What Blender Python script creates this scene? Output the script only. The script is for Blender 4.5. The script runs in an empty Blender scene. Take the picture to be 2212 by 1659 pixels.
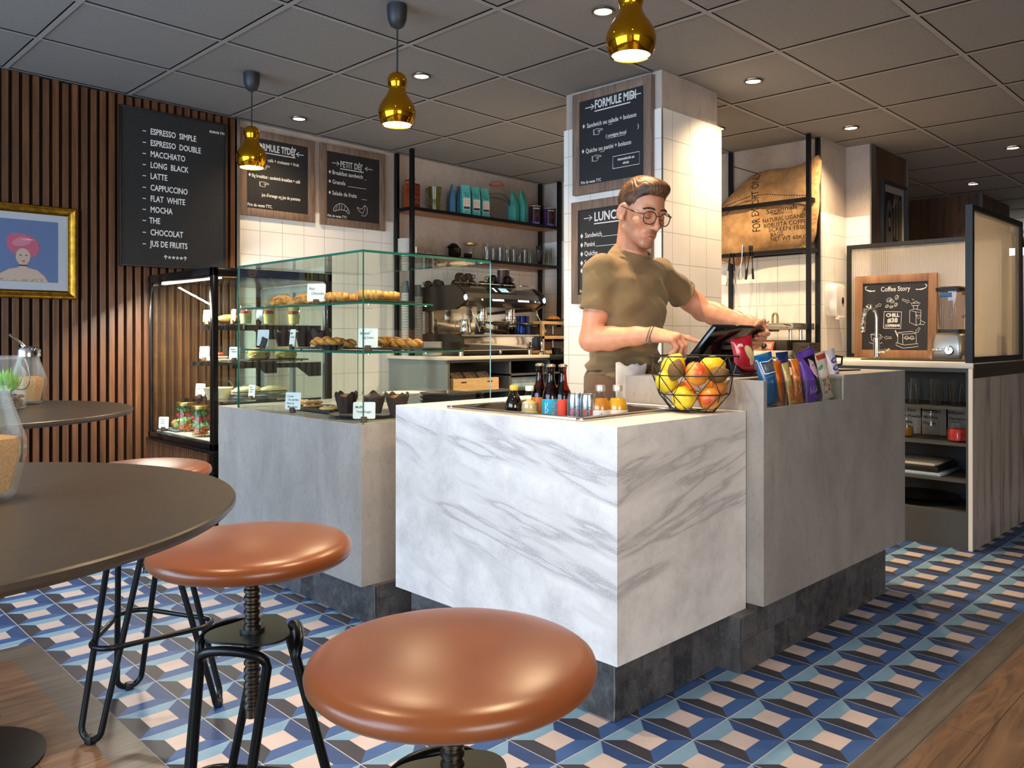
import bpy, bmesh, math, random
import numpy as np
from mathutils import Vector, Matrix, Euler
random.seed(7)
SC = bpy.context.scene
COL = SC.collection
PI = math.pi
R = math.radians
# ------------------------------------------------------------------ camera
CAM_H = 1.112
FPX, CX, CY = 1754.0, 1132.0, 727.0
cam_d = bpy.data.cameras.new('camera')
cam = bpy.data.objects.new('camera', cam_d)
COL.objects.link(cam)
SC.camera = cam
cam.location = (0, 0, CAM_H)
cam.rotation_euler = (R(90), 0, R(-45))
cam_d.sensor_width = 36.0
cam_d.lens = FPX / 2212 * 36.0
cam_d.shift_x = (1106 - CX) / 2212
cam_d.shift_y = (CY - 829.5) / 2212
cam_d.clip_start = 0.05
cam_d.clip_end = 60
# ------------------------------------------------------------------ world, big lights, exposure
W = bpy.data.worlds.new('world')
SC.world = W
W.use_nodes = True
_bg = W.node_tree.nodes['Background']
_bg.inputs[0].default_value = (0.62, 0.74, 0.92, 1)
_bg.inputs[1].default_value = 0.6
def area_light(name, loc, size, power, color, direction):
 d = bpy.data.lights.new(name, 'AREA')
 d.shape = 'RECTANGLE'
 d.size, d.size_y = size
 d.energy = power
 d.color = color
 o = bpy.data.objects.new(name, d)
 COL.objects.link(o)
 o.location = loc
 o.rotation_euler = Vector(direction).to_track_quat('-Z', 'Y').to_euler()
 return o
# daylight entering through the two shop windows behind and left of the camera
area_light('daylight_street_window', (-2.55, 2.2, 1.35), (4.6, 2.0), 118, (0.55, 0.77, 1.0), (1, 0, -0.05))
area_light('daylight_corner_window', (-0.6, -3.3, 1.45), (2.4, 1.7), 58, (1.0, 0.93, 0.85), (0.15, 1, -0.05))
SC.view_settings.view_transform = 'Standard'
SC.view_settings.look = 'None'
SC.view_settings.gamma = 1
SC.view_settings.use_curve_mapping = False
SC.view_settings.exposure = 1.1
try:
 SC.cycles.use_denoising = True
 SC.cycles.max_bounces = 8
 SC.cycles.diffuse_bounces = 4
 SC.cycles.glossy_bounces = 5
 SC.cycles.transmission_bounces = 6
 SC.cycles.transparent_max_bounces = 40
 SC.cycles.caustics_reflective = False
 SC.cycles.caustics_refractive = False
 SC.cycles.sample_clamp_indirect = 4.0
except Exception:
 pass
# ------------------------------------------------------------------ measuring helper: ray through a photo pixel met with a real plane
_S = math.sqrt(0.5)
def at(px, py=None, X=None, Y=None, Z=None):
 a = (px - CX) / FPX
 b = (CY - (py if py is not None else CY)) / FPX
 r = (_S + a * _S, _S - a * _S, b)
 t = X / r[0] if X is not None else Y / r[1] if Y is not None else (Z - CAM_H) / r[2]
 return Vector((r[0] * t, r[1] * t, CAM_H + r[2] * t))
def ceil_z(x, y):
 return CAM_H + 1.351 - 0.017 * x + 0.008 * y
# ------------------------------------------------------------------ materials
def lin(c):
 if isinstance(c, str):
  c = tuple(int(c[i:i + 2], 16) / 255 for i in (0, 2, 4))
  return tuple(v / 12.92 if v <= 0.04045 else ((v + 0.055) / 1.055) ** 2.4 for v in c)
 return tuple(c)
_MATS = {}
class NT:
 def __init__(s, m):
  m.use_nodes = True
  s.t = m.node_tree
  s.n = s.t.nodes
  s.bsdf = s.n['Principled BSDF']
  s.out = s.n['Material Output']
 def new(s, typ, **kw):
  x = s.n.new(typ)
  for k, v in kw.items():
   setattr(x, k, v)
  return x
 def link(s, a, b):
  s.t.links.new(a, b)
 def val(s, sock, v):
  if hasattr(v, 'is_output'):
   s.link(v, sock)
  else:
   sock.default_value = v
 def math(s, op, a, b=0.0, c=None):
  x = s.new('ShaderNodeMath', operation=op)
  s.val(x.inputs[0], a)
  s.val(x.inputs[1], b)
  if c is not None:
   s.val(x.inputs[2], c)
  return x.outputs[0]
 def coord(s, scale=(1, 1, 1), rot=(0, 0, 0), loc=(0, 0, 0), src='Object'):
  tc = s.new('ShaderNodeTexCoord')
  mp = s.new('ShaderNodeMapping')
  mp.inputs['Scale'].default_value = scale
  mp.inputs['Rotation'].default_value = rot
  mp.inputs['Location'].default_value = loc
  s.link(tc.outputs[src], mp.inputs[0])
  return mp.outputs[0]
 def noise(s, vec, scale=5.0, detail=4.0, rough=0.55, dist=0.0):
  x = s.new('ShaderNodeTexNoise')
  s.link(vec, x.inputs['Vector'])
  x.inputs['Scale'].default_value = scale
  x.inputs['Detail'].default_value = detail
  x.inputs['Roughness'].default_value = rough
  x.inputs['Distortion'].default_value = dist
  return x.outputs['Fac']
 def ramp(s, fac, stops, interp='LINEAR'):
  x = s.new('ShaderNodeValToRGB')
  x.color_ramp.interpolation = interp
  el = x.color_ramp.elements
  while len(el) < len(stops):
   el.new(0.5)
  for e, (p, c) in zip(el, stops):
   e.position = p
   c = lin(c) if not isinstance(c, (int, float)) else (c, c, c)
   e.color = (c[0], c[1], c[2], 1)
  s.link(fac, x.inputs[0])
  return x.outputs[0]
 def mix(s, fac, a, b, mode='MIX'):
  x = s.new('ShaderNodeMix', data_type='RGBA', blend_type=mode)
  s.val(x.inputs[0], fac)
  for i, v in ((6, a), (7, b)):
   if hasattr(v, 'is_output'):
    s.link(v, x.inputs[i])
   else:
    v = lin(v)
    x.inputs[i].default_value = (v[0], v[1], v[2], 1)
  return x.outputs[2]
 def bump(s, h, strength=0.2, dist=0.01):
  x = s.new('ShaderNodeBump')
  x.inputs['Strength'].default_value = strength
  x.inputs['Distance'].default_value = dist
  s.link(h, x.inputs['Height'])
  s.link(x.outputs[0], s.bsdf.inputs['Normal'])
def mat_new(name):
 m = bpy.data.materials.new(name)
 _MATS[name] = m
 return m
def M(name, col='808080', rough=0.5, metal=0.0, spec=0.5, col2=None, nscale=20, nstretch=(1, 1, 1), bump=0.0, coat=0.0, detail=4, sheen=0.0, lo=0.35, hi=0.65):
 if name in _MATS:
  return _MATS[name]
 m = mat_new(name)
 n = NT(m)
 b = n.bsdf
 c = lin(col)
 b.inputs['Base Color'].default_value = (*c, 1)
 b.inputs['Roughness'].default_value = rough
 b.inputs['Metallic'].default_value = metal
 b.inputs['Specular IOR Level'].default_value = spec
 b.inputs['Coat Weight'].default_value = coat
 b.inputs['Sheen Weight'].default_value = sheen
 if col2 is not None or bump:
  f = n.noise(n.coord(nstretch), nscale, detail)
  if col2 is not None:
   n.link(n.ramp(f, [(lo, col), (hi, col2)]), b.inputs['Base Color'])
  if bump:
   n.bump(f, bump, 0.004)
 return m
def M_emit(name, col, strength):
 if name in _MATS:
  return _MATS[name]
 m = mat_new(name)
 n = NT(m)
 n.bsdf.inputs['Base Color'].default_value = (*lin(col), 1)
 n.bsdf.inputs['Emission Color'].default_value = (*lin(col), 1)
 n.bsdf.inputs['Emission Strength'].default_value = strength
 return m
def M_glass(name, tint='ffffff', gloss=1.0, rough=0.0, edge=None):
 """thin clear glass: tinted see-through mixed with a fresnel mirror"""
 if name in _MATS:
  return _MATS[name]
 m = mat_new(name)
 n = NT(m)
 n.n.remove(n.bsdf)
 tr = n.new('ShaderNodeBsdfTransparent')
 tr.inputs[0].default_value = (*lin(tint), 1)
 gl = n.new('ShaderNodeBsdfGlossy')
 gl.inputs['Roughness'].default_value = rough
 gl.inputs[0].default_value = (gloss, gloss, gloss, 1)
 fr = n.new('ShaderNodeFresnel')
 fr.inputs[0].default_value = 1.45
 mx = n.new('ShaderNodeMixShader')
 ge = n.new('ShaderNodeNewGeometry')
 fac = n.math('MINIMUM', n.math('MULTIPLY', n.math('MULTIPLY', fr.outputs[0], 1.25), n.math('SUBTRACT', 1.0, ge.outputs['Backfacing'])), 1.0)
 n.link(fac, mx.inputs[0])
 n.link(tr.outputs[0], mx.inputs[1])
 n.link(gl.outputs[0], mx.inputs[2])
 n.link(mx.outputs[0], n.out.inputs[0])
 return m
def M_thick(name, rim='e4ecea', k=0.55):
 """heavier glass: clear face on, pale and shiny towards its outline"""
 m = mat_new(name)
 n = NT(m)
 b = n.bsdf
 b.inputs['Base Color'].default_value = (*lin(rim), 1)
 b.inputs['Roughness'].default_value = 0.05
 b.inputs['Specular IOR Level'].default_value = 0.8
 tr = n.new('ShaderNodeBsdfTransparent')
 tr.inputs[0].default_value = (0.97, 0.98, 0.98, 1)
 lw = n.new('ShaderNodeLayerWeight')
 lw.inputs[0].default_value = 0.35
 mx = n.new('ShaderNodeMixShader')
 n.link(n.math('ADD', n.math('MULTIPLY', n.math('POWER', lw.outputs['Facing'], 2.2), k), 0.05), mx.inputs[0])
 n.link(tr.outputs[0], mx.inputs[1])
 n.link(b.outputs[0], mx.inputs[2])
 n.link(mx.outputs[0], n.out.inputs[0])
 return m
# ------------------------------------------------------------------ geometry builder
def FR(origin, right, up):
 """matrix whose x runs right, y runs up and z comes out of the plane"""
 r = Vector(right).normalized()
 u = Vector(up)
 u = (u - r * u.dot(r)).normalized()
 o = r.cross(u)
 m = Matrix((r, u, o)).transposed().to_4x4()
 m.translation = Vector(origin)
 return m
def TR(x=0, y=0, z=0, rz=0, rx=0, ry=0, s=1):
 return Matrix.Translation((x, y, z)) @ Euler((rx, ry, rz)).to_matrix().to_4x4() @ Matrix.Scale(s, 4)
class G:
 def __init__(s):
  s.bm = bmesh.new()
  s.mi = 0
 def _fin(s, verts, faces, M=None):
  if M is not None:
   for v in verts:
    v.co = M @ v.co
  for f in faces:
   f.material_index = s.mi
 def raw(s, pts, faces, M=None):
  vs = [s.bm.verts.new(p) for p in pts]
  fs = []
  for f in faces:
   try:
    fs.append(s.bm.faces.new([vs[i] for i in f]))
   except ValueError:
    pass
  s._fin(vs, fs, M)
  return s
 def box(s, x0, y0, z0, x1, y1, z1, bev=0.0, M=None, seg=2):
  x0, x1 = min(x0, x1), max(x0, x1)
  y0, y1 = min(y0, y1), max(y0, y1)
  z0, z1 = min(z0, z1), max(z0, z1)
  p = [(x0, y0, z0), (x1, y0, z0), (x1, y1, z0), (x0, y1, z0), (x0, y0, z1), (x1, y0, z1), (x1, y1, z1), (x0, y1, z1)]
  F = [(3, 2, 1, 0), (4, 5, 6, 7), (0, 1, 5, 4), (1, 2, 6, 5), (2, 3, 7, 6), (3, 0, 4, 7)]
  vs = [s.bm.verts.new(q) for q in p]
  fs = [s.bm.faces.new([vs[i] for i in f]) for f in F]
  s._fin([], fs)
  if bev > 0:
   bev = min(bev, 0.45 * min(x1 - x0, y1 - y0, z1 - z0))
   es = list({e for f in fs for e in f.edges})
   r = bmesh.ops.bevel(s.bm, geom=es, offset=bev, segments=seg, affect='EDGES', profile=0.5)
   fs2 = [f for f in r['faces'] if f.is_valid]
   allf = set(fs2) | {f for f in fs if f.is_valid}
   vs = list({v for f in allf for v in f.verts})
   s._fin([], allf)
  s._fin(vs, [], M)
  return s
 def loft(s, rings, caps=(True, True), M=None, closed=True, loop=False):
  rv = [[s.bm.verts.new(p) for p in r] for r in rings]
  fs = []
  n = len(rv[0])
  pairs = list(zip(rv, rv[1:])) + ([(rv[-1], rv[0])] if loop else [])
  for a, b in pairs:
   for i in range(n if closed else n - 1):
    j = (i + 1) % n
    fs.append(s.bm.faces.new((a[i], a[j], b[j], b[i])))
  if closed and not loop:
   if caps[0]:
    fs.append(s.bm.faces.new(rv[0][::-1]))
   if caps[1]:
    fs.append(s.bm.faces.new(rv[-1]))
  s._fin([v for r in rv for v in r], fs, M)
  return s
 def lathe(s, prof, c=(0, 0, 0), seg=28, M=None, caps=(True, True), sx=1.0, sy=1.0):
  rings = []
  for r, z in prof:
   r = max(r, 0.0004)
   rings.append([(c[0] + sx * r * math.cos(2 * PI * i / seg), c[1] + sy * r * math.sin(2 * PI * i / seg), c[2] + z) for i in range(seg)])
  return s.loft(rings, caps, M)
 def cyl(s, c, r, h, seg=24, r2=None, M=None):
  return s.lathe([(r, 0), (r if r2 is None else r2, h)], c, seg, M)
 def ball(s, c, r, seg=20, M=None):
  rr = (r, r, r) if isinstance(r, (int, float)) else r
  k = max(6, seg // 2)
  rings = []
  for j in range(k + 1):
   t = PI * j / k
   q = max(math.sin(t), 0.002)
   rings.append([(c[0] + rr[0] * q * math.cos(2 * PI * i / seg), c[1] + rr[1] * q * math.sin(2 * PI * i / seg), c[2] - rr[2] * math.cos(t)) for i in range(seg)])
  return s.loft(rings, (True, True), M)
 def tube(s, pts, r, seg=10, loop=False, M=None, flat=1.0):
  P = [Vector(p) for p in pts]
  n = len(P)
  rs = list(r) if isinstance(r, (list, tuple)) else [r] * n
  tans = []
  for i in range(n):
   a = P[(i - 1) % n] if (loop or i > 0) else P[i]
   b = P[(i + 1) % n] if (loop or i < n - 1) else P[i]
   tans.append((b - a).normalized())
  t0 = tans[0]
  u = t0.cross(Vector((0, 0, 1)))
  if u.length < 1e-3:
   u = t0.cross(Vector((1, 0, 0)))
  u.normalize()
  rings = []
  for i in range(n):
   if i:
    q = tans[i - 1].rotation_difference(tans[i])
    u = q @ u
   v = tans[i].cross(u).normalized()
   rings.append([P[i] + u * (rs[i] * math.cos(2 * PI * k / seg)) + v * (rs[i] * flat * math.sin(2 * PI * k / seg)) for k in range(seg)])
  return s.loft(rings, (True, True), M, loop=loop)
 def prism(s, poly, z0, z1, M=None):
  a = [(p[0], p[1], z0) for p in poly]
  b = [(p[0], p[1], z1) for p in poly]
  return s.loft([a, b], (True, True), M)
 def text(s, txt, M, size, bold=0.0, align='LEFT', thick=0.0006, sx=1.0, shear=0.0):
  k = (txt, size, bold, align, thick, sx, shear)
  cu = bpy.data.curves.new('lettering_curve', 'FONT')
  cu.body = txt
  cu.size = size
  cu.offset = bold
  cu.align_x = align
  cu.extrude = thick / 2
  cu.shear = shear
  cu.resolution_u = 2
  o = bpy.data.objects.new('lettering_curve', cu)
  COL.objects.link(o)
  dg = bpy.context.evaluated_depsgraph_get()
  me = bpy.data.meshes.new_from_object(o.evaluated_get(dg))
  n0 = len(s.bm.verts)
  f0 = len(s.bm.faces)
  s.bm.from_mesh(me)
  s.bm.verts.ensure_lookup_table()
  s.bm.faces.ensure_lookup_table()
  MM = M @ Matrix.Diagonal((sx, 1, 1, 1))
  for i in range(n0, len(s.bm.verts)):
   s.bm.verts[i].co = MM @ (s.bm.verts[i].co + Vector((0, 0, thick / 2)))
  for i in range(f0, len(s.bm.faces)):
   s.bm.faces[i].material_index = s.mi
  bpy.data.objects.remove(o)
  bpy.data.curves.remove(cu)
  bpy.data.meshes.remove(me)
  return s
 def line(s, pts, w, M, thick=0.0006, loop=False):
  """chalk stroke in the xy plane of M"""
  return s.tube([(p[0], p[1], thick * 0.5) for p in pts], w / 2, 6, loop, M @ Matrix.Diagonal((1, 1, 0.25, 1)))
 def arc(s, c, r, a0, a1, n=12):
  return [(c[0] + r * math.cos(R(a0 + (a1 - a0) * i / n)), c[1] + r * math.sin(R(a0 + (a1 - a0) * i / n))) for i in range(n + 1)]
def obj(name, g, mats, parent=None, smooth=38, world=True, sub=0):
 me = bpy.data.meshes.new(name)
 bmesh.ops.recalc_face_normals(g.bm, faces=g.bm.faces[:])
 if parent is not None and world:
  pm = Matrix.Identity(4)
  p = parent
  while p is not None:
   pm = (Matrix.LocRotScale(p.location, p.rotation_euler, p.scale)) @ pm
   p = p.parent
  inv = pm.inverted()
  for v in g.bm.verts:
   v.co = inv @ v.co
 g.bm.to_mesh(me)
 g.bm.free()
 for m in (mats if isinstance(mats, (list, tuple)) else [mats]):
  me.materials.append(m)
 if smooth:
  me.polygons.foreach_set('use_smooth', [True] * len(me.polygons))
  me.set_sharp_from_angle(angle=R(smooth))
 o = bpy.data.objects.new(name, me)
 COL.objects.link(o)
 if parent is not None:
  o.parent = parent
 if sub:
  md = o.modifiers.new('sub', 'SUBSURF')
  md.levels = md.render_levels = sub
 return o
def tag(o, label, cat, group=None, kind=None):
 o['label'] = label
 o['category'] = cat
 if group:
  o['group'] = group
 if kind:
  o['kind'] = kind
 return o
def thing(name, label, cat, loc=(0, 0, 0), rz=0.0, group=None):
 o = bpy.data.objects.new(name, None)
 o.empty_display_size = 0.05
 COL.objects.link(o)
 o.location = loc
 o.rotation_euler = (0, 0, rz)
 return tag(o, label, cat, group)
def struct(name, g, mats, smooth=38):
 o = obj(name, g, mats, None, smooth)
 o['kind'] = 'structure'
 return o
def dup(root, loc, rz=None, label=None, group=None, rot=None, scale=None):
 r = root.copy()
 COL.objects.link(r)
 r.location = loc
 if rot is not None:
  r.rotation_euler = rot
 elif rz is not None:
  r.rotation_euler = (0, 0, rz)
 if scale is not None:
  r.scale = (scale, scale, scale) if isinstance(scale, (int, float)) else scale
 if label:
  r['label'] = label
 if group:
  r['group'] = group
 for ch in list(root.children):
  c = ch.copy()
  COL.objects.link(c)
  c.parent = r
  for gch in list(ch.children):
   d = gch.copy()
   COL.objects.link(d)
   d.parent = c
 return r
def place(root, loc, rz=None, rot=None, scale=None, label=None):
 root.location = loc
 if rot is not None:
  root.rotation_euler = rot
 elif rz is not None:
  root.rotation_euler = (0, 0, rz)
 if scale is not None:
  root.scale = (scale, scale, scale) if isinstance(scale, (int, float)) else scale
 if label:
  root['label'] = label
 return root
class Series:
 """first placement uses the prototype itself, later ones copy it with its parts"""
 def __init__(s, root):
  s.root, s.used = root, False
 def put(s, loc, label, rz=0.0, rot=None, scale=None, group=None):
  if not s.used:
   s.used = True
   if group:
    s.root['group'] = group
   return place(s.root, loc, rz, rot, scale, label)
  return dup(s.root, loc, rz, label, group, rot, scale)
# ------------------------------------------------------------------ surface materials of the room
def make_surface_mats():
 def concrete(name, a, b, dark):
  m = mat_new(name)
  n = NT(m)
  f1 = n.noise(n.coord((1, 1, 0.55)), 3.2, 8, 0.68, 0.4)
  f2 = n.noise(n.coord((1, 1, 0.28)), 26, 6, 0.7)
  f3 = n.noise(n.coord((1, 1, 0.5), loc=(3, 1, 7)), 75, 3, 0.6)
  c = n.ramp(f1, [(0.3, a), (0.7, b)])
  sp = n.ramp(f2, [(0.55, 0.0), (0.80, 0.38)])
  c = n.mix(sp, c, dark)
  sp2 = n.ramp(f3, [(0.56, 0.0), (0.76, 0.40)])
  c = n.mix(sp2, c, dark)
  n.link(c, n.bsdf.inputs['Base Color'])
  n.bsdf.inputs['Roughness'].default_value = 0.55
  n.bump(f2, 0.05, 0.002)
  return m
 concrete('concrete_counter', '8b8783', 'aba6a1', '6c6865')
 concrete('concrete_wall', 'a3968d', 'bfb1a6', '766a62')
 m = mat_new('marble')
 n = NT(m)
 tc = n.new('ShaderNodeTexCoord')
 sp = n.new('ShaderNodeSeparateXYZ')
 n.link(tc.outputs['Object'], sp.inputs[0])
 x, y, z = sp.outputs
 w = n.math('SUBTRACT', z, n.math('ADD', n.math('MULTIPLY', y, 0.22), n.math('MULTIPLY', x, 0.20)))
 along = n.math('SUBTRACT', x, y)
 cb = n.new('ShaderNodeCombineXYZ')
 n.link(w, cb.inputs[0]); n.link(n.math('MULTIPLY', along, 0.16), cb.inputs[1])
 warp = n.noise(cb.outputs[0], 5, 3)
 w2 = n.math('ADD', w, n.math('MULTIPLY', n.math('SUBTRACT', warp, 0.5), 0.16))
 cb2 = n.new('ShaderNodeCombineXYZ')
 n.link(w2, cb2.inputs[0]); n.link(n.math('MULTIPLY', along, 0.13), cb2.inputs[1]); cb2.inputs[2].default_value = 1.7
 bands = n.noise(cb2.outputs[0], 8.5, 4, 0.55)
 veins = n.ramp(bands, [(0.47, 0.0), (0.56, 0.32), (0.605, 0.78), (0.63, 0.30), (0.74, 0.10)])
 blot = n.ramp(n.noise(n.coord((1, 1, 1)), 6, 5, 0.7), [(0.40, 0.0), (0.68, 0.5)])
 speck = n.ramp(n.noise(n.coord((1, 1, 1)), 380, 2, 0.5), [(0.38, 0.40), (0.60, 1.0)])
 amt = n.math('MULTIPLY', n.math('MAXIMUM', veins, blot), speck)
 c = n.mix(amt, 'e8e5e3', '807d83')
 n.link(c, n.bsdf.inputs['Base Color'])
 n.bsdf.inputs['Roughness'].default_value = 0.35
 m = mat_new('veined_panel')
 n = NT(m)
 f = n.noise(n.coord((1, 1, 0.10)), 9, 4, 0.55, 0.3)
 c = n.ramp(f, [(0.36, 'c9bdb2'), (0.52, 'b9aca2'), (0.58, '857b78'), (0.62, 'bdb1a6')])
 g = n.noise(n.coord((1, 1, 0.3)), 60, 4)
 c = n.mix(n.ramp(g, [(0.5, 0.0), (0.75, 0.4)]), c, '8d8480')
 n.link(c, n.bsdf.inputs['Base Color'])
 n.bsdf.inputs['Roughness'].default_value = 0.4
 def wood(name, cols, stretch, scale=14, rough=0.5, ring=2.0, bump=0.06, plank=None):
  m = mat_new(name)
  n = NT(m)
  f = n.noise(n.coord(stretch), scale, 6, 0.62, ring)
  g = n.noise(n.coord(tuple(v * 4 for v in stretch)), scale * 2.2, 3, 0.6)
  c = n.ramp(f, [(0.25, cols[0]), (0.5, cols[1]), (0.75, cols[2])])
  c = n.mix(n.ramp(g, [(0.45, 0.0), (0.8, 0.55)]), c, cols[0])
  if plank is not None:
   b = n.noise(n.coord(plank), 1.0, 0)
   c = n.mix(n.ramp(b, [(0.3, 0.0), (0.7, 0.55)]), c, cols[3])
  n.link(c, n.bsdf.inputs['Base Color'])
  n.bsdf.inputs['Roughness'].default_value = rough
  n.bump(f, bump, 0.003)
  return m
 wood('slat_wood', ('34200f', '623c22', '80532f', '422718'), (1.0, 1.0, 0.07), 22, 0.42, 1.2, 0.05, (21.5, 0, 0))
 wood('board_wood', ('55443b', '7c6556', '917868'), (1.0, 1.0, 0.10), 26, 0.55)
 wood('shelf_wood', ('7c4f2a', 'a9743f', 'bd8a52'), (0.10, 1, 1), 20, 0.5)
 wood('wall_wood', ('35231a', '5f4330', '74543c', '2d1f19'), (1.0, 1.0, 0.06), 12, 0.55, 2.5, 0.05, (5.2, 5.2, 1.1))
 wood('crate_wood', ('b88f5e', 'd3ac7a', 'dfbd8e'), (0.15, 1, 1), 22, 0.6)
 def planks(name, c1, c2, c3, seam):
  m = mat_new(name)
  n = NT(m)
  br = n.new('ShaderNodeTexBrick')
  br.offset = 0.37
  n.link(n.coord(), br.inputs['Vector'])
  br.inputs['Scale'].default_value = 1.0
  br.inputs['Brick Width'].default_value = 0.95
  br.inputs['Row Height'].default_value = 0.115
  br.inputs['Mortar Size'].default_value = 0.0012
  br.inputs['Color1'].default_value = (0, 0, 0, 1)
  br.inputs['Color2'].default_value = (1, 1, 1, 1)
  br.inputs['Mortar'].default_value = (0.5, 0.5, 0.5, 1)
  f = n.noise(n.coord((0.12, 1, 1)), 17, 6, 0.62, 2.2)
  c = n.ramp(f, [(0.28, c1), (0.5, c2), (0.72, c3)])
  c = n.mix(n.math('MULTIPLY', br.outputs['Color'], 0.4), c, c1)
  c = n.mix(br.outputs['Fac'], c, seam)
  n.link(c, n.bsdf.inputs['Base Color'])
  n.bsdf.inputs['Roughness'].default_value = 0.42
  n.bump(f, 0.05, 0.002)
 planks('floor_wood', '413026', '664d3c', '7d634c', '241a14')
 planks('floor_border', '3f3a38', '55504c', '645d58', '2a2726')
 m = mat_new('plinth_tile')
 n = NT(m)
 tc = n.new('ShaderNodeTexCoord')
 sp = n.new('ShaderNodeSeparateXYZ')
 n.link(tc.outputs['Object'], sp.inputs[0])
 cb = n.new('ShaderNodeCombineXYZ')
 n.link(n.math('SUBTRACT', sp.outputs[0], sp.outputs[1]), cb.inputs[0])
 n.link(sp.outputs[2], cb.inputs[1])
 br = n.new('ShaderNodeTexBrick')
 n.link(cb.outputs[0], br.inputs['Vector'])
 br.inputs['Scale'].default_value = 1.0
 br.inputs['Brick Width'].default_value = 0.105
 br.inputs['Row Height'].default_value = 0.105
 br.inputs['Mortar Size'].default_value = 0.0012
 br.inputs['Color1'].default_value = (0.030, 0.031, 0.036, 1)
 br.inputs['Color2'].default_value = (0.105, 0.105, 0.112, 1)
 br.inputs['Mortar'].default_value = (0.04, 0.04, 0.045, 1)
 f = n.noise(n.coord(), 18, 8, 0.7)
 g = n.noise(n.coord(), 90, 4, 0.7)
 c = n.mix(n.ramp(f, [(0.42, 0.0), (0.68, 0.6)]), br.outputs['Color'], '74706c')
 c = n.mix(n.ramp(g, [(0.5, 0.0), (0.7, 0.5)]), c, '1d1d20')
 n.link(c, n.bsdf.inputs['Base Color'])
 n.bsdf.inputs['Roughness'].default_value = 0.5
 m = mat_new('wall_tile')
 n = NT(m)
 tc = n.new('ShaderNodeTexCoord')
 ge = n.new('ShaderNodeNewGeometry')
 sp = n.new('ShaderNodeSeparateXYZ')
 sn = n.new('ShaderNodeSeparateXYZ')
 n.link(tc.outputs['Object'], sp.inputs[0])
 n.link(ge.outputs['True Normal'], sn.inputs[0])
 isx = n.math('GREATER_THAN', n.math('ABSOLUTE', sn.outputs[0]), 0.5)
 hor = n.math('ADD', n.math('MULTIPLY', n.math('SUBTRACT', sp.outputs[1], 2.345), isx), n.math('MULTIPLY', n.math('SUBTRACT', sp.outputs[0], 2.467), n.math('SUBTRACT', 1.0, isx)))
 def edge(v, off):
  fr = n.math('FRACT', n.math('DIVIDE', n.math('SUBTRACT', v, off), 0.1545))
  return n.math('LESS_THAN', n.math('MINIMUM', fr, n.math('SUBTRACT', 1.0, fr)), 0.011)
 gr = n.math('MAXIMUM', edge(hor, 0.0), edge(sp.outputs[2], 0.0845))
 v = n.noise(n.coord((1, 1, 1)), 4, 2)
 c = n.mix(gr, n.ramp(v, [(0.3, 'e6e1db'), (0.7, 'efebe6')]), 'b5aea7')
 n.link(c, n.bsdf.inputs['Base Color'])
 n.bsdf.inputs['Roughness'].default_value = 0.28
 bu = n.math('SUBTRACT', 1.0, gr)
 n.bump(bu, 0.35, 0.002)
 m = mat_new('ceiling_tile')
 n = NT(m)
 f = n.noise(n.coord(), 160, 3, 0.6)
 n.link(n.ramp(f, [(0.35, '86827f'), (0.65, '93908d')]), n.bsdf.inputs['Base Color'])
 n.bsdf.inputs['Roughness'].default_value = 0.85
 n.bump(f, 0.12, 0.002)
make_surface_mats()
MT = _MATS
M('black_metal', '16161a', 0.38, 0.6)
M('black_paint', '121214', 0.45)
M('chrome', 'd8d8d8', 0.08, 1.0)
M('steel', 'b9b7b3', 0.24, 1.0)
M('brass', 'e2a11c', 0.06, 1.0)
M('white_paint', 'e8e4de', 0.6)
M('beige_paint', 'c4b29c', 0.7)
M('dark_gap', '0d0d0e', 0.9)
M('grout', 'b6bcc4', 0.8)
for nm, a, b in (('tile_pink', 'b9adae', 'aea2a3'), ('tile_light_blue', '7398b6', '698daa'), ('tile_navy', '263d6c', '2f4675'), ('tile_blue', '2f4f86', '375890'), ('tile_charcoal', '2d2e3a', '373843')):
 M(nm, a, 0.5, spec=0.35, col2=b, nscale=9, detail=6)
M('ceiling_bar', 'a09c99', 0.7)
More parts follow.
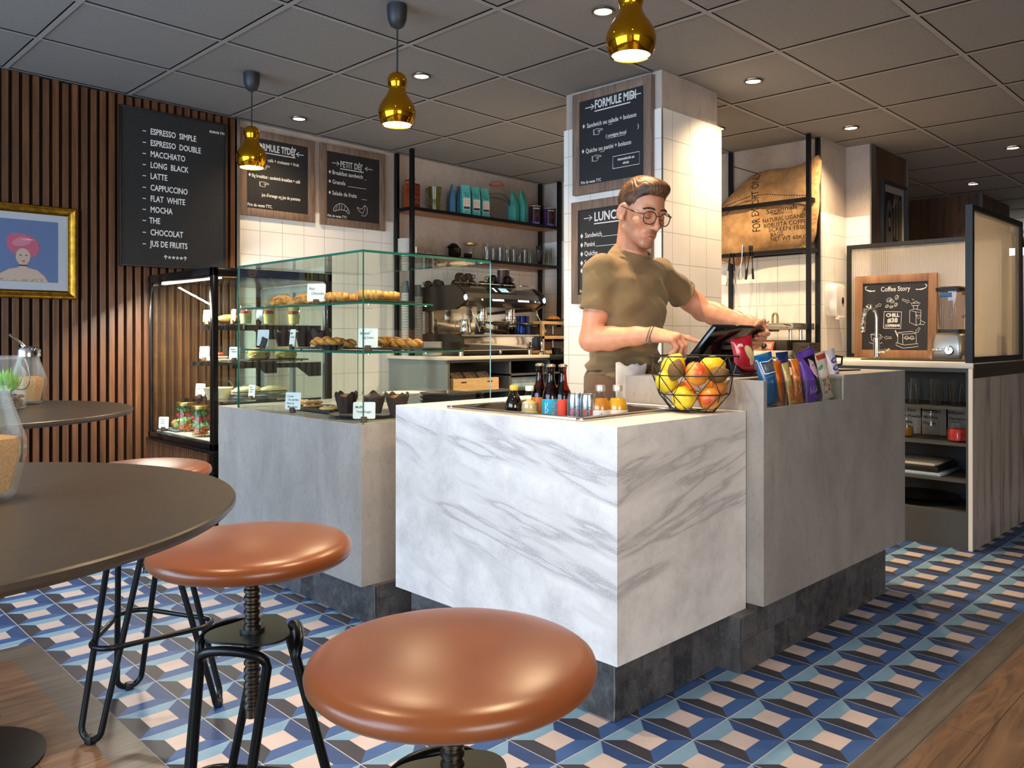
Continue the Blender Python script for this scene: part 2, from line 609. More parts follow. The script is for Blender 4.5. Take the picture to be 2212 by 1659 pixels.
# ------------------------------------------------------------------ floor
def build_floor():
 g = G()
 XO, YO, P = 0.112, 0.173, 0.18
 x0, x1, y0, y1 = -2.7, 10.8, -3.4, 5.0
 bx, by = XO + 4 * P, YO + 4 * P          # tile field starts here
 def quad(a, b, c, d, z, mi):
  g.mi = mi
  g.raw([(a, b, z), (c, b, z), (c, d, z), (a, d, z)], [(0, 1, 2, 3)])
 quad(x0, y0, x1, by - 0.098, 0, 1)
 quad(x0, by - 0.098, bx - 0.098, 3.222, 0, 1)
 quad(bx - 0.098, by - 0.098, x1, by, 0, 2)
 quad(bx - 0.098, by, bx, 3.222, 0, 2)
 quad(x0, 3.222, bx, 3.35, 0, 2)
 quad(bx, by, x1, y1, -0.0007, 0)
 quad(x0, 3.35, bx, y1, -0.0007, 0)
 q, a, b = 0.0016, 0.275, 0.722
 for i in range(int((x0 - XO) / P) - 1, int((x1 - XO) / P) + 1):
  for j in range(3, 28):
   u, v = XO + i * P, YO + j * P
   if u + P > x1 or v + P > y1 or u < x0 or v < by - 0.01:
    continue
   if u < bx - 0.01:
    if v + P < 3.36:
     continue
    lo = max(v, 3.352)
   else:
    lo = v
   U0, U1, V0, V1 = u + q, u + P - q, lo + (q if lo == v else 0), v + P - q
   I0, I1, J0, J1 = u + a * P, u + b * P, v + a * P, v + b * P
   if lo > v and J0 < lo:
    J0 = lo + 0.002
   if J1 < J0 + 0.002:
    continue
   pts = [(U0, V0, 0), (U1, V0, 0), (U1, V1, 0), (U0, V1, 0), (I0, J0, 0), (I1, J0, 0), (I1, J1, 0), (I0, J1, 0)]
   for f, mi in (((4, 5, 6, 7), 3), ((3, 7, 6, 2), 4), ((0, 4, 7, 3), 7), ((1, 2, 6, 5), 5), ((0, 1, 5, 4), 6)):
    g.mi = mi
    g.raw([pts[k] for k in f], [(0, 1, 2, 3)])
 g.mi = 1
 g.box(x0, y0, -0.12, x1, y1, -0.002)
 struct('floor', g, [MT['grout'], MT['floor_wood'], MT['floor_border'], MT['tile_pink'], MT['tile_light_blue'], MT['tile_navy'], MT['tile_blue'], MT['tile_charcoal']], smooth=0)
build_floor()
# ------------------------------------------------------------------ ceiling (suspended grid, very slightly out of level)
def build_ceiling():
 g = G()
 x0, x1, y0, y1 = -2.7, 10.8, -3.4, 5.0
 def quad(a, b, c, d, dz, mi):
  g.mi = mi
  g.raw([(a, b, ceil_z(a, b) + dz), (c, b, ceil_z(c, b) + dz), (c, d, ceil_z(c, d) + dz), (a, d, ceil_z(a, d) + dz)], [(3, 2, 1, 0)])
 P, OX, OY = 0.6, 2.858, 1.21
 xs = [OX + P * i for i in range(-10, 15)]
 ys = [OY + P * j for j in range(-9, 8)]
 for i in xs:
  for j in ys:
   a, b, c, d = max(i + 0.0155, x0), max(j + 0.0155, y0), min(i + P - 0.0155, x1), min(j + P - 0.0155, y1)
   if c - a > 0.03 and d - b > 0.03:
    quad(a, b, c, d, 0.004, 0)
 for i in xs:
  if x0 < i < x1:
   quad(i - 0.012, y0, i + 0.012, y1, 0.0, 1)
 for j in ys:
  if y0 < j < y1:
   quad(x0, j - 0.012, x1, j + 0.012, 0.0006, 1)
 quad(x0, y0, x1, y1, 0.014, 2)
 g.mi = 2
 g.raw([(x0, y0, 2.9), (x1, y0, 2.9), (x1, y1, 2.9), (x0, y1, 2.9)], [(0, 1, 2, 3)])
 struct('ceiling', g, [MT['ceiling_tile'], MT['ceiling_bar'], MT['dark_gap']], smooth=0)
build_ceiling()
# ------------------------------------------------------------------ walls
def wall_block(g, x0, y0, x1, y1, z0, top=None, dz=0.01):
 zs = [(x0, y0), (x1, y0), (x1, y1), (x0, y1)]
 t = [(top if top is not None else ceil_z(*p) + dz) for p in zs]
 g.raw([(p[0], p[1], z0) for p in zs] + [(p[0], p[1], q) for p, q in zip(zs, t)], [(3, 2, 1, 0), (4, 5, 6, 7), (0, 1, 5, 4), (1, 2, 6, 5), (2, 3, 7, 6), (3, 0, 4, 7)])
# back wall: concrete look above, white tiles below
g = G()
g.mi = 0
wall_block(g, 2.30, 4.85, 5.2, 4.98, 1.944)
wall_block(g, 3.50, 4.849, 5.2, 4.98, 1.66)
g.mi = 1
wall_block(g, 2.30, 4.842, 3.50, 4.98, 0, 1.944)
wall_block(g, 3.50, 4.842, 5.2, 4.98, 0, 1.66)
g.mi = 2
wall_block(g, 2.292, 4.80, 2.312, 4.98, 0)
struct('wall_back', g, [MT['concrete_wall'], MT['wall_tile'], MT['steel']])
# slat cladding on the left part of the back wall
def build_slats():
 g = G()
 g.mi = 1
 wall_block(g, -2.7, 4.845, 2.292, 4.98, 0)
 g.mi = 0
 x = 2.252
 while x > -2.7:
  z1 = ceil_z(x, 4.82) - 0.006 - random.uniform(0.0, 0.008)
  g.box(x, 4.802, 0.0, x + 0.030, 4.846, z1, 0.0015, seg=1)
  x -= 0.0465
 struct('wall_left', g, [MT['slat_wood'], MT['dark_gap']])
build_slats()
# side wall behind the coffee sack, with its step
TZ = 1.915
for nm, x0, y0, x1, y1 in (('wall_right', 5.07, 2.35, 5.25, 4.86), ('wall_niche', 5.256, 2.35, 5.43, 2.6), ('wall_return', 5.436, 2.185, 5.50, 2.6)):
 g = G()
 wall_block(g, x0, y0, x1, y1, TZ)
 g.mi = 1
 wall_block(g, x0 - 0.006, y0 - 0.006, x1, y1, 0, TZ)
 struct(nm, g, [MT['concrete_wall'], MT['wall_tile']])
# dark timber walls beyond
g = G()
g.mi = 0
wall_block(g, 5.502, 2.18, 6.07, 2.7, 0)
g.mi = 1
wall_block(g, 5.425, 2.174, 5.502, 2.184, 0)
wall_block(g, 6.07, 2.172, 6.085, 2.19, 0)
struct('wall_timber', g, [MT['wall_wood'], MT['steel']])
g = G()
wall_block(g, 7.76, 2.17, 8.62, 4.9, 0)
g.mi = 1
wall_block(g, 7.745, 2.155, 7.765, 2.175, 0)
struct('wall_far', g, [MT['wall_wood'], MT['steel']])
g = G()
wall_block(g, 5.5, 4.9, 10.8, 5.0, 0)
wall_block(g, 6.0, 3.9, 7.8, 4.0, 0)
struct('wall_corridor', g, [MT['wall_wood']])
g = G()
wall_block(g, 10.7, -3.4, 10.8, 5.0, 0)
struct('wall_end', g, [MT['beige_paint']])
# pillar
g = G()
g.mi = 0
wall_block(g, 3.315, 2.353, 3.822, 2.986, 2.24)
g.mi = 1
wall_block(g, 3.308, 2.345, 3.852, 2.998, 0, 2.24)
g.mi = 2
wall_block(g, 3.3065, 2.3435, 3.3125, 2.3495, 0, 2.24)
struct('wall_pillar', g, [MT['concrete_wall'], MT['wall_tile'], MT['steel']])
# low veined wall that carries the worktop end and the fluted screen
g = G()
g.box(5.10, 1.33, 0.0, 7.2, 1.42, 0.945)
struct('wall_low', g, [MT['veined_panel']])
# street side and corner walls behind the camera, with window openings
g = G()
wall_block(g, -2.7, -3.4, -2.6, -0.15, 0)
wall_block(g, -2.7, 4.55, -2.6, 5.0, 0)
g.box(-2.7, -0.15, 0, -2.6, 4.55, 0.32)
wall_block(g, -2.7, -0.15, -2.6, 4.55, 2.38)
struct('wall_street', g, [MT['beige_paint']])
g = G()
wall_block(g, -2.7, -3.5, -1.85, -3.4, 0)
wall_block(g, 0.65, -3.5, 10.8, -3.4, 0)
g.box(-1.85, -3.5, 0, 0.65, -3.4, 0.5)
wall_block(g, -1.85, -3.5, 0.65, -3.4, 2.35)
struct('wall_front', g, [MT['beige_paint']])
g = G()
for y in (-0.15, 1.4, 2.95, 4.50):
 g.box(-2.68, y, 0.32, -2.60, y + 0.05, 2.38)
for z in (0.32, 1.85, 2.33):
 g.box(-2.68, -0.15, z, -2.60, 4.55, z + 0.05)
struct('window_1', g, [MT['black_paint']])
g = G()
for x in (-1.85, -0.62, 0.60):
 g.box(x, -3.48, 0.5, x + 0.05, -3.40, 2.35)
for z in (0.5, 2.30):
 g.box(-1.85, -3.48, z, 0.65, -3.40, z + 0.05)
struct('window_2', g, [MT['black_paint']])
# ------------------------------------------------------------------ recessed ceiling spots and brass pendants
WARM = (1.0, 0.72, 0.42)
SPOT_GLOW = M_emit('spot_glow', (1.0, 0.80, 0.52), 14)
def spot(name, loc, power, size, blend, parent, target=(0, 0, -1), r=0.03):
 d = bpy.data.lights.new(name, 'SPOT')
 d.energy = power
 d.color = WARM
 d.spot_size = R(size)
 d.spot_blend = blend
 d.shadow_soft_size = r
 o = bpy.data.objects.new(name, d)
 COL.objects.link(o)
 o.parent = parent
 o.location = loc
 o.rotation_euler = Vector(target).to_track_quat('-Z', 'Y').to_euler()
 return o
def downlight(x, y, label, power=26, proto=[None]):
 z = ceil_z(x, y)
 if proto[0] is None:
  t = thing('recessed_spotlight', label, 'ceiling light', (x, y, z), group='recessed ceiling spots')
  g = G()
  g.lathe([(0.046, -0.0005), (0.047, -0.006), (0.043, -0.008), (0.036, -0.004), (0.034, 0.004)], (x, y, z), 28, caps=(False, False))
  obj('trim_ring', g, M('spot_trim', '5a5450', 0.4, 0.6), t)
  g = G()
  g.lathe([(0.0345, -0.0005), (0.0345, -0.002)], (x, y, z), 24)
  obj('lamp', g, SPOT_GLOW, t)
  proto[0] = t
 else:
  t = dup(proto[0], (x, y, z), 0, label)
 if power:
  spot('spot_beam', (0, 0, -0.012), power, 125, 1.0, t)
 return t
DL = [(2.558, 4.519, 'recessed spot in the ceiling in front of the first chalkboard menu', 20),
      (2.567, 3.310, 'recessed spot just right of the middle brass pendant', 24),
      (2.564, 2.109, 'recessed spot partly behind the nearest brass pendant', 38),
      (3.757, 2.103, 'recessed spot in front of the right face of the pillar', 27),
      (4.951, 2.109, 'recessed spot in front of the stepped corner beyond the coffee sack', 34),
      (6.131, 1.523, 'recessed spot nearest the right edge of the ceiling', 60),
      (7.263, 2.090, 'small recessed spot in front of the far timber wall', 40),
      (4.44, 2.73, 'recessed spot peeking out behind the right edge of the pillar', 42),
      (3.92, 3.42, 'recessed spot hidden behind the pillar', 105)]
DL += [(1.36, 2.11, 'added recessed fill spot above the middle stool, out of view', 20), (1.36, 0.91, 'added recessed fill spot above the nearest stool, out of view', 20), (0.16, 1.51, 'added recessed fill spot above the near table, out of view', 12)]  # unseen spots added for stool highlights and fill near the floor
for x, y, lab, p in DL:
 downlight(x, y, lab, p)
def pendant(x, y, label, power, proto=[None]):
 zt, zb = 2.19, 1.975
 zc = ceil_z(x, y)
 if proto[0] is None:
  t = thing('pendant_lamp', label, 'pendant lamp', (x, y, zc), group='brass pendants over the display counters')
  g = G()
  g.lathe([(0.040, 0.0), (0.041, -0.02), (0.038, -0.055), (0.028, -0.082), (0.012, -0.093), (0.004, -0.094)], (x, y, zc), 28)
  obj('ceiling_cup', g, M('pendant_cup', '22252b', 0.5), t)
  g = G()
  g.tube([(x, y, zc - 0.09), (x + 0.001, y, (zc + zt) / 2), (x, y, zt - 0.002)], 0.0033, 8)
  obj('cord', g, MT['black_paint'], t)
  prof = [(0.006, 2.190), (0.022, 2.187), (0.034, 2.177), (0.0395, 2.160), (0.0385, 2.144), (0.0345, 2.130), (0.0335, 2.121), (0.0375, 2.108), (0.048, 2.090), (0.062, 2.070), (0.072, 2.050), (0.0765, 2.030), (0.0755, 2.012), (0.070, 1.994), (0.0615, 1.977),
    (0.0585, 1.977), (0.066, 1.994), (0.0715, 2.012), (0.072, 2.030)]
  g = G()
  g.lathe(prof, (x, y, 0), 48, caps=(True, False))
  obj('shade', g, MT['brass'], t, smooth=60)
  g = G()
  g.lathe([(0.0585, 1.981), (0.0585, 1.984)], (x, y, 0), 32)
  obj('diffuser', g, M_emit('pendant_glow', (1.0, 0.88, 0.62), 9), t)
  proto[0] = t
 else:
  p0 = proto[0]
  t = dup(p0, (x, y, zc), 0, label)
 spot('pendant_beam', (0, 0, 1.972 - zc), power, 150, 1.0, t, r=0.05)
pendant(1.955, 3.929, 'farthest brass pendant, hanging over the first chalkboard menu', 12)
pendant(1.960, 2.686, 'middle brass pendant over the glass pastry case', 26)
pendant(1.960, 1.504, 'nearest brass pendant, cut off by the top of the photo', 26)
# ------------------------------------------------------------------ shared glass
GLASS = M_glass('clear_glass', 'f7fbfa', 0.9)
GLASS_EDGE = M('glass_edge', '1c6a58', 0.12, 0.0, 0.8, coat=0.5)
GLASS_PALE = M('glass_edge_pale', '9fc0c6', 0.15, 0.0, 0.8, coat=0.5)
JAR = M_glass('jar_glass', 'f8faf9', 1.0)
def pane(name, x0, y0, z0, x1, y1, z1, parent, mats=None, edge=1):
 """glass sheet: the two big faces are clear, the cut edges green"""
 g = G()
 g.box(x0, y0, z0, x1, y1, z1)
 d = [abs(x1 - x0), abs(y1 - y0), abs(z1 - z0)]
 k = d.index(min(d))
 g.bm.normal_update()
 for f in g.bm.faces:
  f.material_index = 0 if abs(f.normal[k]) > 0.5 else edge
 return obj(name, g, mats or [GLASS, GLASS_EDGE, GLASS_PALE], parent, smooth=0)
# ------------------------------------------------------------------ marble counter
CT = thing('marble_counter', 'white grey-veined stone counter block in the middle, with drinks bin and fruit basket', 'counter', (2.14, 1.95, 0))
g = G()
x0, x1, y0, y1, z0, z1 = 1.793, 2.494, 1.424, 2.466, 0.185, 0.858
hx0, hx1, hy0, hy1, hz = 1.852, 2.333, 1.605, 2.205, 0.775
g.box(x0, y0, z0, x1, y1, hz)
def frame_top(g, x0, y0, x1, y1, hx0, hy0, hx1, hy1, z0, z1):
 o = [(x0, y0), (x1, y0), (x1, y1), (x0, y1)]
 h = [(hx0, hy0), (hx1, hy0), (hx1, hy1), (hx0, hy1)]
 pts = [(*p, z0) for p in o] + [(*p, z1) for p in o] + [(*p, z0) for p in h] + [(*p, z1) for p in h]
 F = []
 for i in range(4):
  j = (i + 1) % 4
  F += [(i, j, 4 + j, 4 + i), (4 + i, 4 + j, 12 + j, 12 + i), (8 + j, 8 + i, 12 + i, 12 + j), (j, i, 8 + i, 8 + j)]
 g.raw(pts, F)
frame_top(g, x0, y0, x1, y1, hx0, hy0, hx1, hy1, hz, z1)
obj('stone_body', g, MT['marble'], CT, smooth=0)
g = G()
g.box(1.838, 1.469, 0, 2.394, 2.43, 0.187)
g.box(2.394, 1.384, 0, 2.4985, 1.90, 0.1845)  # left end of the till counter's plinth, joined to this mesh
obj('plinth', g, MT['plinth_tile'], CT, smooth=0)
g = G()
g.box(1.8365, 1.4675, 0, 1.8405, 1.4715, 0.186)
obj('corner_trim', g, MT['steel'], CT, smooth=0)
g = G()
g.box(2.3925, 1.3825, 0, 2.3965, 1.3865, 0.182)
obj('corner_trim', g, MT['steel'], CT, smooth=0)
BIN = thing('drinks_bin', 'brushed steel drinks bin sunk into the white stone counter', 'drinks bin', (2.09, 1.9, 0.78))
g = G()
g.box(1.835, 1.588, 0.858, 2.35, 1.615, 0.868, 0.002)
g.box(1.835, 2.195, 0.858, 2.35, 2.222, 0.868, 0.002)
g.box(1.835, 1.615, 0.858, 1.862, 2.195, 0.868, 0.002)
g.box(2.323, 1.615, 0.858, 2.35, 2.195, 0.868, 0.002)
obj('rim', g, MT['steel'], BIN)
g = G()
b = [(1.856, 1.609), (2.329, 1.609), (2.329, 2.201), (1.856, 2.201)]
g.raw([(*p, 0.860) for p in b] + [(*p, 0.781) for p in b], [(0, 1, 5, 4), (1, 2, 6, 5), (2, 3, 7, 6), (3, 0, 4, 7), (4, 5, 6, 7)])
obj('basin', g, MT['steel'], BIN, smooth=0)
# ------------------------------------------------------------------ concrete till counter
CC = thing('till_counter', 'taller grey concrete-look counter on the right carrying till and snacks', 'counter', (3.1, 1.6, 0))
g = G()
X0, X1, Y0, Y1, ZA, ZB = 2.499, 3.764, 1.36, 1.945, 0.203, 0.962
nx0, nx1, ny1, nz = 2.520, 3.128, 1.50, 0.866
g.box(X0, Y0, ZA, X1, Y1, nz)
g.box(X0, Y0, nz, nx0, ny1, ZB)
g.box(nx1, Y0, nz, X1, ny1, ZB)
g.box(X0, ny1, nz, X1, Y1, ZB)
bmesh.ops.remove_doubles(g.bm, verts=g.bm.verts[:], dist=1e-5)
obj('body', g, MT['concrete_counter'], CC, smooth=0)
g = G()
g.box(2.4992, 1.384, 0, 3.603, 1.90, 0.2035)
obj('plinth', g, MT['plinth_tile'], CC, smooth=0)
g = G()
g.box(2.4995, 1.3835, 0.198, 3.603, 1.3845, 0.203)
obj('corner_trim', g, MT['steel'], CC, smooth=0)
# ------------------------------------------------------------------ pastry counter and glass case
DC = thing('pastry_counter', 'low grey concrete-look counter on the left under the glass pastry case', 'counter', (2.1, 3.2, 0))
g = G()
g.box(1.752, 2.63, 0.155, 2.44, 3.866, 0.774)
obj('body', g, MT['concrete_counter'], DC, smooth=0)
g = G()
g.box(1.795, 2.60, 0, 2.42, 3.84, 0.1555)
obj('plinth', g, MT['plinth_tile'], DC, smooth=0)
g = G()
g.box(1.7935, 2.5985, 0, 1.7975, 2.6025, 0.154)
obj('corner_trim', g, MT['steel'], DC, smooth=0)
GC = thing('glass_pastry_case', 'clear green-edged glass case with pastries on the low concrete counter', 'display case', (2.1, 3.15, 0.774))
pane('front_pane', 1.762, 2.637, 0.7745, 1.769, 3.684, 1.437, GC)
pane('side_pane', 1.769, 2.637, 0.7745, 2.430, 2.644, 1.437, GC, edge=2)
pane('side_pane', 1.769, 3.677, 0.7745, 2.430, 3.684, 1.437, GC)
pane('top_pane', 1.762, 2.637, 1.437, 2.430, 3.684, 1.446, GC)
pane('glass_shelf', 1.772, 2.646, 1.239, 2.115, 3.675, 1.247, GC)
pane('glass_shelf', 1.772, 2.646, 1.046, 2.284, 3.675, 1.054, GC)
for z in (1.2345, 1.0415):
 for x in (1.80, 2.08):
  for y in (2.652, 3.668):
   g = G()
   g.cyl((x, y, z), 0.006, 0.0045, 10)
   obj('shelf_support', g, MT['chrome'], GC)
# ------------------------------------------------------------------ upright chilled display
FD = thing('chilled_display', 'black framed upright glass fridge with sandwiches and salad jars beside the slat wall', 'fridge', (2.1, 4.37, 0))
FX0, FX1, FY0, FY1, FZ0, FZ1 = 1.76, 2.44, 3.95, 4.79, 0.54, 1.46
g = G()
g.box(FX0, FY0, FZ1 - 0.045, FX1, FY1, FZ1, 0.003)
g.box(FX0, FY0, FZ0, FX1, FY1, FZ0 + 0.035, 0.003)
g.box(FX0, FY0, FZ0, FX0 + 0.03, FY0 + 0.035, FZ1, 0.002)
g.box(FX0, FY1 - 0.02, FZ0, FX0 + 0.02, FY1, FZ1, 0.002)
g.box(FX1 - 0.03, FY0, FZ0, FX1, FY0 + 0.03, FZ1, 0.002)
g.box(FX1 - 0.03, FY1 - 0.03, FZ0, FX1, FY1, FZ1, 0.002)
obj('frame', g, M('fridge_black', '101013', 0.18, 0.3), FD)
g = G()
g.box(FX0 - 0.012, FY0, FZ0 - 0.012, FX1, FY1 + 0.01, FZ0 - 0.0005, 0.003)
g.box(FX0 + 0.006, FY0 + 0.004, 0.0, FX1, FY0 + 0.055, FZ0 - 0.012)
g.box(FX0 + 0.02, FY0 + 0.05, 0.0, FX1, FY1, FZ0 - 0.012)
obj('base_cabinet', g, MT['fridge_black'] if 'fridge_black' in MT else MT['black_paint'], FD)
g = G()
y = FY0 + 0.062
while y < FY1 + 0.03:
 g.box(FX0 - 0.006, y, 0.02, FX0 + 0.02, y + 0.02, FZ0 - 0.014, 0.001, seg=1)
 y += 0.0275
obj('base_cladding', g, MT['slat_wood'], FD)
g = G()
for i in range(7):
 for j in range(5):
  g.cyl((0, 0, 0), 0.0075, 0.002, 10, M=FR((FX0 + 0.0052, FY0 + 0.012 + 0.0 + (i % 2) * 0.0, 0.12), (0, -1, 0), (0, 0, 1)) @ TR(-0.036 + 0.009 * j * 1.0, i * 0.018 + (j % 2) * 0.009, 0))
obj('vent_grille', g, M('vent_hole', '2d2d31', 0.6), FD)
g = G()
g.box(FX0 + 0.003, FY0 + 0.036, FZ0 + 0.036, FX0 + 0.007, FY1 - 0.021, FZ1 - 0.046)
obj('front_pane', g, GLASS, FD, smooth=0)
g = G()
g.box(FX0 + 0.031, FY0 + 0.003, FZ0 + 0.036, FX1 - 0.031, FY0 + 0.007, FZ1 - 0.046)
obj('side_pane', g, GLASS, FD, smooth=0)
g = G()
g.box(FX0 + 0.021, FY1 - 0.007, FZ0 + 0.036, FX1 - 0.031, FY1 - 0.003, FZ1 - 0.046)
obj('side_pane', g, GLASS, FD, smooth=0)
for k, (ya, yb, xx) in enumerate(((FY0 + 0.03, 4.38, FX1 - 0.022), (4.34, FY1 - 0.03, FX1 - 0.012))):
 g = G()
 for a in ((ya, FZ0 + 0.036, yb, FZ0 + 0.066), (ya, FZ1 - 0.09, yb, FZ1 - 0.05), (ya, FZ0 + 0.066, ya + 0.035, FZ1 - 0.09), (yb - 0.035, FZ0 + 0.066, yb, FZ1 - 0.09)):
  g.box(xx, a[0], a[1], xx + 0.008, a[2], a[3], 0.001)
 d = obj('sliding_door', g, M('door_alu', 'a9adb0', 0.35, 0.7), FD)
 g = G()
 g.box(xx + 0.003, ya + 0.035, FZ0 + 0.066, xx + 0.005, yb - 0.035, FZ1 - 0.09)
 obj('pane', g, GLASS, d, smooth=0)
FSH = ((1.95, 1.180), (1.885, 0.978), (1.83, 0.780))
for xs, z in FSH:
 g = G()
 g.box(xs, 4.0, z - 0.007, 2.40, 4.52, z, 0.001)
 sh = obj('shelf', g, [GLASS], FD, smooth=0)
 for y in (4.0, 4.50):
  g = G()
  g.raw([(xs, y, z - 0.0075), (2.40, y, z - 0.0075), (2.40, y, z - 0.085), (2.33, y, z - 0.085), (2.26, y, z - 0.034), (xs, y, z - 0.030),
               (xs, y + 0.012, z - 0.0075), (2.40, y + 0.012, z - 0.0075), (2.40, y + 0.012, z - 0.085), (2.33, y + 0.012, z - 0.085), (2.26, y + 0.012, z - 0.034), (xs, y + 0.012, z - 0.030)],
              [(0, 1, 2, 3, 4, 5), (11, 10, 9, 8, 7, 6), (0, 6, 7, 1), (1, 7, 8, 2), (2, 8, 9, 3), (3, 9, 10, 4), (4, 10, 11, 5), (5, 11, 6, 0)])
  obj('bracket', g, MT['black_paint'], sh, smooth=0)
g = G()
g.box(FX0 + 0.05, FY0 + 0.06, FZ1 - 0.053, FX0 + 0.075, FY1 - 0.06, FZ1 - 0.0455)
obj('light_strip', g, M_emit('fridge_strip', (1.0, 0.93, 0.80), 2), FD)
g = G()
g.box(FX0 + 0.035, FY0 + 0.03, FZ0 + 0.0355, FX1 - 0.03, FY1 - 0.03, FZ0 + 0.039)
obj('floor_plate', g, M('fridge_floor', 'c3c2bd', 0.4), FD)
d = bpy.data.lights.new('fridge_strip_light', 'AREA')
d.shape = 'RECTANGLE'; d.size, d.size_y, d.energy, d.color = 0.03, 0.62, 30.0, (1.0, 0.90, 0.74)
o = bpy.data.objects.new('fridge_strip_light', d)
COL.objects.link(o)
o.parent = FD
o.location = (FX0 + 0.063 - 2.1, 0, FZ1 - 0.056)
o.rotation_euler = Vector((0.5, 0, -1)).to_track_quat('-Z', 'Y').to_euler()
# ------------------------------------------------------------------ espresso back counter along the back wall
BC = thing('back_counter', 'grey open-fronted counter with pale worktop carrying the espresso machine', 'counter', (4.25, 4.5, 0))
DG = M('cabinet_grey', '55585a', 0.5)
WT = M('pale_worktop', 'ddd5c9', 0.35, col2='cfc4b5', nscale=6, nstretch=(0.4, 1, 1))
g = G()
g.box(3.44, 4.185, 0.953, 4.46, 4.838, 0.976, 0.002)
obj('worktop', g, WT, BC)
g = G()
g.box(4.4605, 4.17, 0.9355, 5.06, 4.838, 0.976, 0.002)
obj('worktop', g, M('black_worktop', '1a1a1c', 0.35), BC)
g = G()
g.box(3.46, 4.20, 0.0, 3.478, 4.835, 0.953)
obj('side_panel', g, M('side_grey', '7c8383', 0.35), BC, smooth=0)
g = G()
g.box(3.478, 4.82, 0.0, 5.06, 4.835, 0.94)
g.box(5.04, 4.2, 0.0, 5.06, 4.82, 0.935)
for x in (3.478, 4.05, 4.46):
 g.box(x, 4.20, 0.0, x + 0.018, 4.82, 0.935)
g.box(3.478, 4.20, 0.72, 5.04, 4.82, 0.738)
g.box(3.478, 4.20, 0.935, 5.06, 4.82, 0.953)
g.box(4.05, 4.20, 0.83, 5.04, 4.82, 0.842)
g.box(3.478, 4.20, 0.10, 5.04, 4.82, 0.118)
g.box(3.478, 4.22, 0.0, 5.04, 4.24, 0.10)
obj('carcass', g, DG, BC, smooth=0)
# ------------------------------------------------------------------ service cabinet on the right and its worktop
WTOP = thing('service_worktop', 'pale stone worktop running from the blender to the coffee sack corner', 'worktop', (5.0, 2.4, 0.945))
g = G()
g.box(4.605, 1.325, 0.9455, 5.42, 2.338, 0.974, 0.002)
g.box(4.605, 2.338, 0.9455, 5.055, 4.10, 0.974, 0.002)
obj('slab', g, WT, WTOP)
SCB = thing('service_cabinet', 'open dark grey shelving cabinet with pale edge at the right', 'cabinet', (4.85, 1.85, 0))
g = G()
g.box(4.612, 1.33, 0.0, 5.095, 1.348, 0.945)
obj('side_panel', g, MT['veined_panel'], SCB, smooth=0)
g = G()
g.box(4.606, 1.328, 0.0, 4.612, 1.348, 0.945)
obj('edge_strip', g, MT['white_paint'], SCB, smooth=0)
DK = M('cabinet_dark_grey', '4b4c4d', 0.5)
g = G()
g.box(5.04, 1.349, 0.0, 5.055, 2.34, 0.944)
g.box(4.617, 1.349, 0.0, 4.66, 1.362, 0.944)
g.box(4.617, 1.362, 0.925, 5.04, 2.322, 0.944)
g.box(4.62, 1.362, 0.0, 4.64, 2.322, 0.186)
g.box(4.62, 2.322, 0.0, 5.04, 2.34, 0.944)
obj('carcass', g, DK, SCB, smooth=0)
for z in (0.739, 0.548, 0.356, 0.186):
 g = G()
 g.box(4.641, 1.362, z - 0.014, 5.04, 2.322, z)
 obj('shelf', g, DK, SCB, smooth=0)
SFC = thing('sink_cabinet', 'plain grey cabinet under the coffee sack corner worktop', 'cabinet', (4.85, 3.2, 0))
g = G()
g.box(4.62, 2.345, 0.0, 5.04, 4.09, 0.944)
obj('body', g, DG, SFC, smooth=0)
